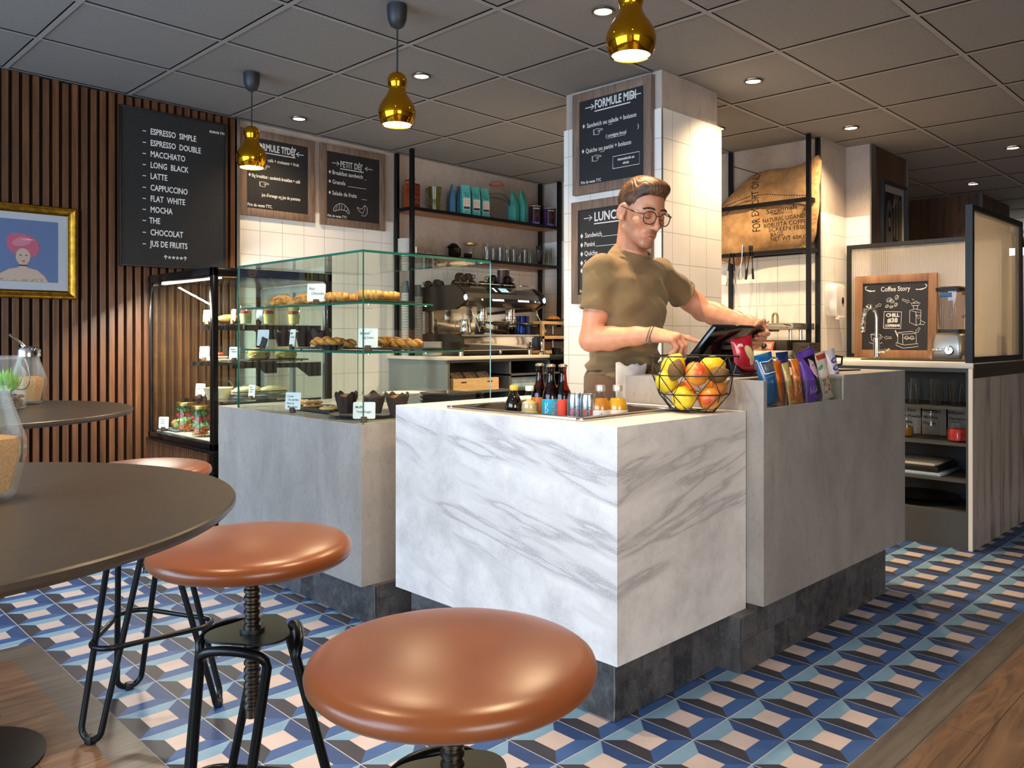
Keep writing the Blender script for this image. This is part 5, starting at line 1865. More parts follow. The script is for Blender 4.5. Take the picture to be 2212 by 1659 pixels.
fcard(353, 1.80, F0, R(-50), ['Sandwich', 'Jambon', 'Crudités'], 'card at the bottom left of the fridge, lowest of all')
# ------------------------------------------------------------------ black steel shelf unit on the back wall
WK = 0.9765
def bar(g, x0, y0, z0, x1, y1, z1):
 g.box(x0, y0, z0, x1, y1, z1, 0.001, seg=1)
SH = thing('wall_shelf', 'black steel shelf unit with two wooden shelves above the espresso machine', 'shelf', (4.26, 4.72, WK))
for x, y in ((3.485, 4.605), (3.500, 4.805), (5.022, 4.605), (5.000, 4.805)):
 g = G()
 bar(g, x, y, WK + 0.0005, x + 0.028, y + 0.028, ceil_z(x, y) - 0.002)
 obj('post', g, MT['black_metal'], SH, smooth=0)
Z1S, Z2S = 2.030, 1.702
for z in (Z1S, Z2S):
 g = G()
 g.box(3.514, 4.634, z - 0.020, 5.021, 4.832, z, 0.001)
 s_ = obj('shelf_board', g, MT['shelf_wood'], SH, smooth=0)
 g = G()
 bar(g, 3.513, 4.606, z - 0.022, 5.022, 4.633, z + 0.002)
 obj('front_rail', g, MT['black_metal'], s_, smooth=0)
 g = G()
 bar(g, 3.488, 4.634, z - 0.022, 3.512, 4.805, z + 0.002)
 obj('end_rail', g, MT['black_metal'], s_, smooth=0)
def put(px, Y):
 p = at(px, Y=Y)
 return p.x, p.y
TEAL = M('bag_teal', '58b5ae', 0.4, col2='4fa9a4', nscale=12)
TEAL_D = M('bag_blue', '1f6d8e', 0.4, col2='195f80', nscale=12)
# carved terracotta bottle
x, y = put(890, 4.715)
t = thing('terracotta_bottle', 'carved brown terracotta bottle at the left end of the top shelf', 'bottle', (x, y, Z1S))
TERRA = M('terracotta', '8a3d17', 0.35, col2='6e2d10', nscale=30)
g = G()
g.box(x - 0.05, y - 0.04, Z1S + 0.0005, x + 0.05, y + 0.04, Z1S + 0.185, 0.012)
obj('body', g, TERRA, t)
g = G()
g.lathe([(0.035, 0.18), (0.018, 0.195), (0.016, 0.205), (0.024, 0.212), (0.024, 0.222), (0.0, 0.224)], (x, y, Z1S), 20)
obj('neck', g, TERRA, t)
g = G()
g.tube([(x - 0.02, y, Z1S + 0.20), (x - 0.055, y, Z1S + 0.205), (x - 0.06, y, Z1S + 0.17), (x - 0.045, y, Z1S + 0.14)], 0.006, 8)
obj('handle', g, TERRA, t)
g = G()
for k in range(5):
 zz = Z1S + 0.022 + 0.036 * k
 for s in (-0.022, 0.0, 0.022):
  g.tube([(x + s + 0.011 * math.cos(a), y - 0.041, zz + 0.012 * math.sin(a)) for a in [PI * i / 5 for i in range(6)]], 0.003, 6)
o = obj('carving', g, M('terracotta_dark', '3d1508', 0.5), t)
# green pitcher
x, y = put(939, 4.715)
t = thing('green_pitcher', 'olive green glazed pitcher beside the terracotta bottle', 'pitcher', (x, y, Z1S))
OLIVE = M('olive_glaze', '4a4410', 0.15, col2='5f5818', nscale=20)
g = G()
g.lathe([(0.0, 0), (0.038, 0), (0.042, 0.02), (0.040, 0.085), (0.042, 0.10), (0.048, 0.175), (0.050, 0.185), (0.045, 0.185), (0.038, 0.10), (0, 0.095)], (x, y, Z1S + 0.0004), 30)
obj('body', g, OLIVE, t)
g = G()
g.tube([(x - 0.044, y, Z1S + 0.175), (x - 0.075, y, Z1S + 0.165), (x - 0.078, y, Z1S + 0.10), (x - 0.040, y, Z1S + 0.055)], 0.006, 10)
obj('handle', g, OLIVE, t)
g = G()
for k in range(40):
 a = k * 2.399
 g.ball((x + 0.0405 * math.cos(a), y + 0.0405 * math.sin(a), Z1S + 0.015 + 0.0019 * k), 0.004, 6)
o = obj('studs', g, M('olive_light', '7d742a', 0.2), t)
o['kind'] = 'stuff'
# coffee bags
def make_bag(name, m, label_on=True):
 w, d, h = 0.043, 0.033, 0.235
 t = thing(name, 'x', 'coffee bag')
 g = G()
 rings = []
 for z, k, ww in ((0, 0.94, 1.0), (0.006, 1.0, 1.0), (0.06, 1.0, 1.02), (0.13, 0.96, 1.02), (0.18, 0.60, 1.0), (0.215, 0.10, 0.98), (h, 0.07, 0.98)):
  a, b = w * ww, d * k
  c = 0.18 * min(a, b)
  rings.append([(-a, -b + c, z), (-a + c, -b, z), (a - c, -b, z), (a, -b + c, z), (a, b - c, z), (a - c, b, z), (-a + c, b, z), (-a, b - c, z)])
 g.loft(rings)
 obj('pouch', g, m, t, smooth=25)
 if label_on:
  ML = FR((-0.034, -0.0338, 0.045), (1, 0, 0), (0, 0.02, 1))
  g = G()
  g.mi = 0
  g.box(0, 0, 0, 0.068, 0.085, 0.0008, M=ML)
  g.mi = 1
  g.box(0.003, 0.004, 0.0008, 0.065, 0.022, 0.0012, M=ML)
  g.mi = 2
  for k in range(4):
   g.box(0.010, 0.036 + 0.011 * k, 0.0008, 0.028, 0.039 + 0.011 * k, 0.0011, M=ML)
   g.box(0.038, 0.036 + 0.011 * k, 0.0008, 0.058, 0.039 + 0.011 * k, 0.0011, M=ML)
  obj('label', g, [M('label_cream', 'd9c7b8', 0.6), M('label_navy', '2c2a4a', 0.6), M('label_red', 'b0574a', 0.6)], t, smooth=0)
  g = G()
  ML2 = FR((-0.026, -0.0345, 0.145), (1, 0, 0), (0, 0.30, 1))
  g.line([(0.0, 0.025), (0.008, 0.036), (0.012, 0.020), (0.006, 0.012), (0.020, 0.028), (0.026, 0.018), (0.034, 0.028), (0.04, 0.016), (0.05, 0.024)], 0.0026, ML2)
  g.line([(0.004, 0.006), (0.05, 0.001)], 0.005, ML2)
  g.line([(0.02, -0.125), (0.025, -0.115), (0.029, -0.105)], 0.003, FR((-0.026, -0.0345, 0.145), (1, 0, 0), (0, 0, 1)))
  obj('print', g, INK, t, smooth=0)
 return t
cb = Series(make_bag('coffee_bag', TEAL))
for px, rz, lab in ((1005, R(-20), 'first labelled teal coffee bag, counting from the green pitcher'), (1026, R(-17), 'second labelled teal coffee bag, between two others'), (1046, R(-15), 'third labelled teal coffee bag, beside the big glass jar')):
 x, y = put(px, 4.69 + (px - 1005) * 0.0002)
 cb.put((x, y, Z1S + 0.0006), lab, rz, scale=(0.80, 1, 1), group='labelled teal coffee bags')
cb2 = Series(make_bag('coffee_bag', TEAL_D, False))
for px, lab in ((976, 'dark blue side-on coffee bag nearest the green pitcher'), (991, 'dark blue side-on coffee bag behind the first labelled one')):
 x, y = put(px, 4.745 + 0.03 * (px > 980))
 cb2.put((x, y, Z1S + 0.0006), lab, R(62), scale=(0.85, 0.7, 1.0), group='dark blue coffee bags')
cb3 = Series(make_bag('coffee_bag', M('bag_green', '3f9d90', 0.4), False))
for px, sc, lab in ((1110, 1.05, 'plain green coffee bag just right of the big jar'), (1129, 1.14, 'plain green coffee bag beside the chocolate tins')):
 x, y = put(px, 4.70)
 cb3.put((x, y, Z1S + 0.0006), lab, R(20), scale=(0.85, 1, sc), group='plain green coffee bags')
# big clip jar
x, y = put(1073, 4.73)
t = thing('clip_jar', 'big clear clip-top jar with an orange lid seal on the top shelf', 'jar', (x, y, Z1S))
def shell(g, prof, c, seg=32, th=0.93):
 g.lathe(prof, c, seg, caps=(True, False))
g = G()
shell(g, [(0.085, 0.0), (0.095, 0.01), (0.098, 0.12), (0.098, 0.20), (0.080, 0.235), (0.055, 0.25), (0.055, 0.285)], (x, y, Z1S + 0.0004), 36)
obj('glass_body', g, JAR, t)
g = G()
g.lathe([(0.056, 0.285), (0.060, 0.287), (0.060, 0.294), (0.056, 0.296)], (x, y, Z1S), 32, caps=(False, False))
obj('rubber_seal', g, M('seal_orange', 'c8502a', 0.5), t)
g = G()
g.lathe([(0.060, 0.296), (0.060, 0.303), (0.05, 0.312), (0, 0.316)], (x, y, Z1S), 32, caps=(False, True))
obj('glass_lid', g, JAR, t)
g = G()
g.tube([(x + 0.064, y, Z1S + 0.26), (x + 0.064, y, Z1S + 0.305), (x + 0.02, y - 0.02, Z1S + 0.321), (x - 0.064, y, Z1S + 0.305), (x - 0.064, y, Z1S + 0.26)], 0.002, 6)
obj('wire_clip', g, MT['steel'], t)
g = G()
ch = [(x + 0.099 * math.cos(a), y + 0.099 * math.sin(a), Z1S + 0.205 - 0.05 * max(0, math.cos(a + 0.6)) ** 2) for a in [2 * PI * i / 36 for i in range(36)]]
g.tube(ch, 0.0025, 6, loop=True)
c_ = obj('cord', g, MT['black_paint'], t)
g = G()
g.cyl((0, 0, 0), 0.026, 0.003, 28, M=FR((x + 0.062, y - 0.082, Z1S + 0.145), (0.8, 0.6, 0), (0, 0, 1)))
obj('round_tag', g, MT['black_paint'], c_)
# chocolate powder tins
def make_tin():
 t = thing('chocolate_tin', 'x', 'tin')
 g = G()
 g.mi = 0
 g.lathe([(0.0, 0.0), (0.048, 0.0), (0.048, 0.012)], seg=36, caps=(True, False))
 g.lathe([(0.048, 0.034), (0.048, 0.160)], seg=36, caps=(False, False))
 g.mi = 1
 g.lathe([(0.0483, 0.012), (0.0483, 0.034)], seg=36, caps=(False, False))
 n = 10
 a0 = R(148)
 ring = []
 for z in (0.034, 0.160):
  ring.append([(0.0484 * math.cos(a0 + R(40) * i / n), 0.0484 * math.sin(a0 + R(40) * i / n), z) for i in range(n)])
 g.loft(ring, closed=False)
 obj('body', g, [M('tin_brown', '35201c', 0.4), M('tin_purple', '6b45a8', 0.4)], t)
 g = G()
 g.lathe([(0.0495, 0.160), (0.0495, 0.166), (0.047, 0.167), (0, 0.167)], seg=36, caps=(False, True))
 obj('lid', g, M('tin_lid', 'cfc2b4', 0.3), t)
 def curved(txt, z, size, m, am):
  g = G()
  g.text(txt, Matrix.Identity(4), size, 0.0003, 'CENTER', thick=0.0004)
  for v in g.bm.verts:
   a = am + v.co.x / 0.0487
   r = 0.0487 + v.co.z
   v.co = Vector((r * math.cos(a), r * math.sin(a), z + v.co.y))
  obj('lettering', g, m, t, smooth=0)
 curved('MONBANA', 0.138, 0.013, FOOD_WHITE, R(-112))
 g = G()
 g.lathe([(0.016, 0.0), (0.016, 0.0012), (0.009, 0.0012), (0.009, 0)], seg=24, caps=(False, False), M=FR((0.0485 * math.cos(R(-112)), 0.0485 * math.sin(R(-112)), 0.090), (-math.sin(R(-112)), math.cos(R(-112)), 0), (0, 0, 1)))
 obj('emblem', g, M('tin_red', '7d211d', 0.5), t)
 curved('chocolat', 0.018, 0.011, FOOD_WHITE, R(-112))
 return t
tin = Series(make_tin())
x, y = put(1155, 4.72); tin.put((x, y, Z1S + 0.0005), 'left brown and purple tin at the right end of the top shelf', R(0), group='brown and purple tins')
x, y = put(1186, 4.72); tin.put((x, y, Z1S + 0.0005), 'right brown and purple tin beside the small burlap sack', R(8), group='brown and purple tins')
# small burlap bag at the end of the shelf
BURLAP = mat_new('burlap')
def _burlap():
 n = NT(BURLAP)
 tc = n.new('ShaderNodeTexCoord')
 sp = n.new('ShaderNodeSeparateXYZ')
 n.link(tc.outputs['Object'], sp.inputs[0])
 w1 = n.math('SINE', n.math('MULTIPLY', n.math('ADD', sp.outputs[0], sp.outputs[1]), 2 * PI / 0.0042))
 w2 = n.math('SINE', n.math('MULTIPLY', sp.outputs[2], 2 * PI / 0.0042))
 f = n.noise(n.coord(), 12, 6, 0.6)
 k = n.math('ADD', n.math('MULTIPLY', n.math('ADD', w1, w2), 0.10), f)
 n.link(n.ramp(k, [(0.25, '86663f'), (0.5, 'ae865a'), (0.75, 'c7a276')]), n.bsdf.inputs['Base Color'])
 n.bsdf.inputs['Roughness'].default_value = 0.95
 n.bump(k, 0.35, 0.002)
_burlap()
x, y = put(1216, 4.74)
t = thing('burlap_bag', 'small printed burlap bag at the far right end of the top shelf', 'sack', (x - 0.02, y, Z1S))
x -= 0.005
g = G()
rings = []
for z, r in ((0.001, 0.045), (0.02, 0.058), (0.08, 0.062), (0.15, 0.055), (0.20, 0.034), (0.215, 0.020), (0.235, 0.032)):
 rings.append([(x + r * math.cos(a) * (1 + 0.05 * math.cos(5 * a + z * 30)), y + r * math.sin(a), Z1S + z) for a in [2 * PI * i / 24 for i in range(24)]])
g.loft(rings)
obj('bag', g, BURLAP, t, smooth=60)
g = G()
for k, s in enumerate(('', 'ESTATE', '')):
 if not s:
  g.line([(0.0, 0.0), (0.03, 0.012), (0.05, -0.004), (0.085, 0.008)], 0.004, FR((x - 0.052, y - 0.036, Z1S + 0.15 - 0.032 * k), (0.80, -0.6, -0.15), (0, 0, 1)))
  continue
 g.text(s, FR((x - 0.052, y - 0.036, Z1S + 0.14 - 0.032 * k), (0.80, -0.6, -0.15), (0, 0, 1)), 0.028, 0.0005)
obj('print', g, INK, t, smooth=0)
# ---- second shelf
def make_saucer():
 g = G()
 g.lathe([(0.0, 0), (0.04, 0), (0.044, 0.003), (0.072, 0.012), (0.073, 0.0145), (0.068, 0.0135), (0.042, 0.006), (0, 0.005)], seg=32)
 return tag(obj('saucer', g, M('white_china', 'd8d6d2', 0.2)), 'x', 'saucer')
SCR = Series(make_saucer())
def stack_words(k, n):
 w = ['lowest', 'second from the bottom', 'third from the bottom', 'fourth from the bottom', 'fifth from the bottom', 'sixth from the bottom', 'seventh from the bottom', 'eighth from the bottom']
 v = ['topmost', 'second from the top', 'third from the top', 'fourth from the top', 'fifth from the top', 'sixth from the top', 'seventh from the top', 'eighth from the top']
 return w[k] if k < n / 2 and k < 8 else (v[n - 1 - k] if n - 1 - k < 8 else 'number %d from the bottom' % (k + 1))
x, y = put(881, 4.72)
for k in range(13):
 SCR.put((x, y, Z2S + 0.0005 + 0.0078 * k), 'white saucer, %s of the stack on the lower shelf' % stack_words(k, 13), 0, group='white saucers on the lower shelf')
def make_sugar_bowl():
 t = thing('glass_pot', 'x', 'glass pot')
 g = G()
 g.lathe([(0.022, 0), (0.034, 0.012), (0.036, 0.03), (0.026, 0.05)], seg=24, caps=(True, False))
 obj('glass_body', g, JAR, t)
 g = G()
 g.lathe([(0.028, 0.05), (0.02, 0.060), (0.006, 0.066), (0.008, 0.074), (0, 0.078)], seg=24, caps=(False, True))
 obj('glass_lid', g, JAR, t)
 return t
gp = Series(make_sugar_bowl())
for px, lab in ((911, 'glass pot nearest the white saucers on the lower shelf'), (926, 'middle small glass pot on the lower shelf'), (948, 'small glass pot beside the black bowls')):
 x, y = put(px, 4.72)
 gp.put((x, y, Z2S + 0.0005), lab, 0, group='small glass pots')
x, y = put(899, 4.655)
t = thing('sugar_caddy', 'tiny steel caddy with a green sprig by the shelf post', 'caddy', (x, y, Z2S))
g = G()
g.cyl((x, y, Z2S + 0.0004), 0.013, 0.05, 14)
obj('cup', g, MT['steel'], t)
g = G()
for k in range(6):
 g.ball((x + 0.008 * math.cos(k), y + 0.008 * math.sin(k), Z2S + 0.055 + 0.006 * k), (0.008, 0.006, 0.004), 8)
o = obj('sprig', g, LETTUCE, t)
o['kind'] = 'stuff'
def make_black_bowl():
 g = G()
 g.lathe([(0.0, 0), (0.025, 0), (0.044, 0.018), (0.050, 0.034), (0.046, 0.034), (0.038, 0.016), (0, 0.006)], seg=28)
 return tag(obj('black_bowl', g, M('black_ceramic', '17150f', 0.25)), 'x', 'bowl')
bb = Series(make_black_bowl())
x, y = put(982, 4.715)
for k in range(5):
 bb.put((x, y, Z2S + 0.0005 + 0.0095 * k), 'black bowl, %s of the stack on the lower shelf' % stack_words(k, 5), 0, group='black bowls on the lower shelf')
bb.put((x - 0.002, y, Z2S + 0.108), 'black bowl tipped upside down on top of the bowl stack', rot=(PI, 0.25, 0), group='black bowls on the lower shelf')
x, y = put(1011, 4.675)
for k in range(3):
 bb.put((x, y, Z2S + 0.0005 + 0.009 * k), 'small black bowl, %s of the low stack by the lidded jar' % stack_words(k, 3), 0, scale=0.66, group='small black bowls')
x, y = put(1017, 4.765)
t = thing('lidded_jar', 'clear jar with a brass-coloured lid between black bowls and tumblers', 'jar', (x, y, Z2S))
g = G()
g.lathe([(0.052, 0), (0.058, 0.008), (0.058, 0.10), (0.05, 0.118), (0.05, 0.125)], (x, y, Z2S + 0.0004), 28, caps=(True, False))
obj('glass_body', g, JAR, t)
g = G()
g.lathe([(0.0535, 0.122), (0.0535, 0.136), (0.050, 0.138), (0, 0.138)], (x, y, Z2S), 28)
obj('lid', g, MT['jar_lid'], t)
def make_tumbler(cut=True, s=1.0):
 g = G()
 n = 36
 rings = []
 for r, z in ((0.030, 0.0), (0.033, 0.004), (0.034, 0.05), (0.036, 0.10), (0.037, 0.135)):
  rings.append([((r + (0.0012 if (i % 2 and 0.003 < z < 0.12) else 0)) * math.cos(2 * PI * i / n), (r + (0.0012 if (i % 2 and 0.003 < z < 0.12) else 0)) * math.sin(2 * PI * i / n), z) for i in range(n)])
 g.loft(rings, (True, False))
 t = thing('cut_glass_tumbler', 'x', 'glass')
 obj('glass', g, M_glass('cut_glass', 'f1f2ee', 1.0), t, smooth=10)
 g = G()
 for k in range(10):
  a = 2 * PI * k / 10
  for s_ in (-1, 1):
   g.tube([(0.0352 * math.cos(a + s_ * 0.31 * u), 0.0352 * math.sin(a + s_ * 0.31 * u), 0.008 + 0.10 * u) for u in (0, 0.25, 0.5, 0.75, 1.0)], 0.0009, 5)
 obj('cut_pattern', g, M_glass('cut_line', 'c9cac4', 1.0, 0.2), t)
 return t
tum = Series(make_tumbler())
pos = ['first', 'second', 'third', 'fourth', 'fifth', 'sixth', 'seventh', 'eighth']
for k, px in enumerate((1051, 1067, 1082, 1096, 1110, 1123, 1136, 1146)):
 x, y = put(px, 4.675 + 0.085 * (k % 2))
 tum.put((x, y, Z2S + 0.0006), 'cut glass tumbler on the lower shelf, %s from the lidded jar' % pos[k], px, group='cut glass tumblers on the lower shelf', scale=(0.9, 0.9, 1.0))
x, y = put(1163, 4.70)
t = thing('straw_holder', 'stemmed glass full of black straws on the lower shelf', 'straw holder', (x, y, Z2S))
g = G()
g.lathe([(0.030, 0), (0.012, 0.012), (0.010, 0.02), (0.022, 0.045), (0.030, 0.125)], (x, y, Z2S + 0.0004), 24, caps=(True, False))
obj('glass', g, JAR, t)
rnd = random.Random(8)
for k in range(12):
 a, r = 2 * PI * k / 12, 0.012 if k % 2 else 0.007
 g = G()
 g.tube([(x + r * math.cos(a) * 0.5, y + r * math.sin(a) * 0.5, Z2S + 0.035), (x + r * 1.8 * math.cos(a), y + r * 1.8 * math.sin(a), Z2S + 0.165 + rnd.uniform(-0.006, 0.006))], 0.0028, 6)
 obj('straw', g, MT['black_paint'], t)
def make_plastic_cup():
 g = G()
 g.lathe([(0.028, 0.11), (0.036, 0.0), (0.0375, 0.0), (0.0375, 0.003)], seg=24, caps=(True, False))
 return tag(obj('plastic_cup', g, M_glass('plastic_clear', 'f9f9f8', 1.0, 0.1)), 'x', 'cup')
pcup = Series(make_plastic_cup())
for j, (px, n, yy, nm) in enumerate(((1186, 7, 4.70, 'left'), (1200, 12, 4.73, 'tall middle'), (1213, 6, 4.69, 'right'))):
 x, y = put(px, yy)
 for k in range(n):
  pcup.put((x, y, Z2S + 0.0006 + 0.0085 * k), 'plastic cup, %s of the %s upturned stack, lower shelf' % (stack_words(k, n), nm), 0, group='upturned clear plastic cups')
# ---- paper cup towers on the worktop
def make_paper_cup():
 t = thing('paper_cup', 'x', 'cup')
 g = G()
 g.lathe([(0.0, 0.090), (0.0225, 0.090), (0.0225, 0.092), (0.0235, 0.092), (0.0325, 0.004)], seg=26, caps=(False, False))
 obj('wall', g, M('cup_paper', '47555f', 0.6), t)
 g = G()
 g.lathe([(0.032, 0.0), (0.0345, 0.0005), (0.035, 0.0025), (0.0345, 0.0045), (0.032, 0.005)], seg=26, caps=(False, False))
 obj('rim', g, M('cup_rim', 'e4e2de', 0.5), t)
 return t
pcp = Series(make_paper_cup())
for px, yy, n, sc, nm in ((876, 4.66, 40, 0.82, 'left'), (903, 4.67, 38, 0.98, 'middle'), (926, 4.74, 38, 1.15, 'right')):
 x, y = put(px, yy)
 for k in range(n):
  pcp.put((x, y, WK + 0.0005 + 0.0112 * k), 'grey paper cup, %s of the %s tower by the espresso machine' % (stack_words(k, n), nm), 0, scale=(sc, sc, 1.0), group='towers of upturned grey paper cups')
x, y = put(934, 4.40)
for k in range(12):
 SCR.put((x, y, WK + 0.0005 + 0.0078 * k), 'white saucer, %s of the stack left of the espresso machine' % stack_words(k, 12), 0, scale=0.92, group='white saucers on the worktop')
# ------------------------------------------------------------------ espresso machine
EM = thing('espresso_machine', 'two-group chrome and black espresso machine on the back counter', 'espresso machine', (4.03, 4.48, WK))
EBLK = M('machine_black', '131315', 0.25, 0.2)
ECHR = M('machine_chrome', 'cfc8c0', 0.10, 1.0)
ESTL = M('machine_steel', 'a39a92', 0.25, 1.0)
ex0, ex1, ey0, ey1 = 3.63, 4.44, 4.25, 4.70
g = G()
for x in (ex0 + 0.05, ex1 - 0.08):
 for y in (ey0 + 0.05, ey1 - 0.08):
  g = G()
  g.cyl((x, y, WK), 0.018, 0.035, 16)
  obj('foot', g, ECHR, EM)
# lower body and drip tray
g = G()
g.box(ex0 + 0.02, ey0 + 0.02, WK + 0.035, ex1 - 0.02, ey1, WK + 0.145, 0.006)
obj('lower_body', g, ECHR, EM)
g = G()
for k in range(24):
 x = ex0 + 0.05 + 0.031 * k
 g.box(x, ey0 + 0.015, WK + 0.1455, x + 0.016, ey0 + 0.24, WK + 0.150)
g.box(ex0 + 0.02, ey0 + 0.004, WK + 0.138, ex1 - 0.02, ey0 + 0.02, WK + 0.150)
obj('drip_grid', g, ESTL, EM)
# rear panel
g = G()
g.box(ex0 + 0.03, ey1 - 0.12, WK + 0.145, ex1 - 0.03, ey1 - 0.02, WK + 0.40, 0.004)
obj('back_panel', g, ECHR, EM)
# head
def side_poly(off):
 return [(ey1, WK + 0.33), (ey0 + 0.03, WK + 0.345), (ey0 - 0.03, WK + 0.375), (ey0 - 0.005, WK + 0.44), (ey0 + 0.06, WK + 0.485), (ey1, WK + 0.48)]
P = side_poly(0)
g = G()
g.loft([[(x, p[0], p[1]) for p in P] for x in (ex0 + 0.03, ex1 - 0.03)])
obj('head_body', g, ESTL, EM, smooth=20)
for x0_, x1_ in ((ex0, ex0 + 0.03), (ex1 - 0.03, ex1)):
 Pb = [(ey1 + 0.01, WK + 0.315), (ey0 + 0.06, WK + 0.325), (ey0 - 0.045, WK + 0.372), (ey0 - 0.02, WK + 0.45), (ey0 + 0.07, WK + 0.497), (ey1 + 0.01, WK + 0.492)]
 g = G()
 g.loft([[(x, p[0], p[1]) for p in Pb] for x in (x0_, x1_)])
 obj('side_panel', g, EBLK, EM, smooth=20)
 Pc = [(ey1 + 0.005, WK + 0.035), (ey0 + 0.0, WK + 0.035), (ey0 - 0.012, WK + 0.06), (ey0 - 0.008, WK + 0.13), (ey0 + 0.04, WK + 0.155), (ey1 + 0.005, WK + 0.155)]
 g = G()
 g.loft([[(x, p[0], p[1]) for p in Pc] for x in (x0_, x1_)])
 obj('base_panel', g, EBLK, EM, smooth=20)
 g = G()
 xm = (x0_ + x1_) / 2
 g.ball((xm, ey0 - 0.040, WK + 0.405), (0.014, 0.006, 0.02), 12)
 obj('side_lamp', g, M_emit('machine_lamp', (0.65, 0.8, 1.0), 4), EM)
# control strip
MC = FR((ex0 + 0.03, ey0 - 0.030, WK + 0.376), (1, 0, 0), (0, 0.026, 0.065))
g = G()
g.box(0, 0, 0.0005, ex1 - ex0 - 0.06, 0.030, 0.006, 0.001, M=MC)
strip = obj('control_strip', g, EBLK, EM)
for bx in (0.245, 0.50):
 for k in range(5):
  g = G()
  g.box(bx + 0.023 * k, 0.010, 0.006, bx + 0.023 * k + 0.018, 0.023, 0.009, 0.002, M=MC)
  obj('lit_button', g, M_emit('button_glow', (0.95, 0.97, 1.0), 2.2), strip)
for bx in (0.14, 0.67):
 g = G()
 g.box(bx, 0.009, 0.006, bx + 0.016, 0.024, 0.008, 0.001, M=MC)
 obj('button', g, M('button_white', 'cfcfcf', 0.4), strip)
# display panel
MD = FR((ex0 + 0.03, ey0 - 0.005, WK + 0.441), (1, 0, 0), (0, 0.065, 0.045))
g = G()
g.box(0.26, 0.002, 0.0005, 0.52, 0.070, 0.008, 0.002, M=MD)
dp = obj('display_panel', g, EBLK, EM)
g = G()
g.box(0.365, 0.014, 0.008, 0.440, 0.062, 0.009, M=MD)
obj('screen', g, M_emit('machine_screen', (0.20, 0.42, 0.55), 0.8), dp)
g = G()
for q_ in (0.388, 0.417):
 g.line(g.arc((q_, 0.038), 0.011, 0, 360, 14), 0.004, MD @ Matrix.Translation((0, 0, 0.0092)), loop=False)
obj('dials', g, M('screen_ink', '0a1c2a', 0.4), dp, smooth=0)
for k in range(3):
 g = G()
 g.box(0.305, 0.014 + 0.018 * k, 0.008, 0.319, 0.025 + 0.018 * k, 0.010, M=MD)
 obj('lit_button', g, MT['button_glow'], dp)
g = G()
g.lathe([(0.016, 0), (0.016, 0.012), (0.011, 0.014), (0, 0.014)], seg=20, M=MD @ Matrix.Translation((0.485, 0.036, 0.008)))
obj('knob', g, ECHR, dp)
# groups with portafilters
for gx, hd in ((3.915, (0.62, -0.78)), (4.195, (0.80, -0.60))):
 g = G()
 g.lathe([(0.035, 0.34), (0.037, 0.33), (0.037, 0.285), (0.040, 0.283), (0.040, 0.262), (0.034, 0.258), (0, 0.258)], (gx, ey0 + 0.09, WK), 28)
 grp = obj('group_head', g, ECHR, EM)
 g = G()
 g.lathe([(0.034, 0.258), (0.035, 0.235), (0.028, 0.225), (0.010, 0.218), (0.008, 0.205), (0, 0.205)], (gx, ey0 + 0.09, WK), 24)
 g.tube([(gx, ey0 + 0.09, WK + 0.213), (gx - 0.018, ey0 + 0.09, WK + 0.208), (gx - 0.02, ey0 + 0.09, WK + 0.192)], 0.006, 8)
 g.tube([(gx, ey0 + 0.09, WK + 0.213), (gx + 0.018, ey0 + 0.09, WK + 0.208), (gx + 0.02, ey0 + 0.09, WK + 0.192)], 0.006, 8)
 obj('filter_basket', g, ECHR, grp)
 g = G()
 b0 = Vector((gx, ey0 + 0.09, WK + 0.240))
 d = Vector((hd[0], hd[1], -0.12)).normalized()
 g.tube([b0 + d * 0.035, b0 + d * 0.07, b0 + d * 0.085, b0 + d * 0.15, b0 + d * 0.175], [0.007, 0.009, 0.0135, 0.015, 0.011], 14)
 obj('filter_handle', g, EBLK, grp)
for sx, lean in ((ex0 + 0.085, 0.05), (ex1 - 0.085, 0.075)):
 g = G()
 g.tube([(sx, ey0 + 0.02, WK + 0.345), (sx, ey0 - 0.025, WK + 0.325), (sx + 0.004, ey0 - 0.04, WK + 0.28), (sx + lean, ey0 - 0.05, WK + 0.17)], 0.0055, 10)
 obj('steam_wand', g, ECHR, EM)
g = G()
for k in range(3):
 g.tube([(4.0 - 0.23 + 0.0, ey0 + 0.06 + 0.2 * k, WK + 0.4885), (4.40, ey0 + 0.06 + 0.2 * k, WK + 0.4885)], 0.003, 6)
g.tube([(ex0 + 0.02, ey0 + 0.07, WK + 0.515), (ex1 - 0.02, ey0 + 0.07, WK + 0.515)], 0.004, 8)
obj('cup_rail', g, ECHR, EM)
# milk jug on the drip grid, blue grinder hopper beside
t = thing('milk_jug', 'small steel milk jug standing under the left steam wand', 'jug', (3.745, 4.33, WK + 0.1505))
g = G()
g.lathe([(0.0, 0), (0.040, 0), (0.044, 0.01), (0.040, 0.06), (0.034, 0.085), (0.038, 0.105), (0.035, 0.105), (0.03, 0.083), (0.036, 0.012), (0, 0.004)], (3.745, 4.33, WK + 0.1505), 28)
obj('body', g, ECHR, t)
g = G()
g.tube([(3.712, 4.345, WK + 0.245), (3.680, 4.36, WK + 0.235), (3.680, 4.36, WK + 0.19), (3.706, 4.347, WK + 0.175)], 0.004, 8)
obj('handle', g, ECHR, t)
g = G()
g.tube([(4.34, 4.36, WK + 0.1505), (4.34, 4.36, WK + 0.1506 + 0.001)], 0.03, 16)
g.lathe([(0.0, 0), (0.055, 0), (0.058, 0.03), (0.048, 0.08), (0.052, 0.14), (0, 0.142)], (4.345, 4.36, WK + 0.1505), 28)
tag(obj('blue_pitcher', g, M('blue_metal', '1a2f66', 0.2, 0.8)), 'metallic blue milk pitcher under the right steam wand', 'jug')
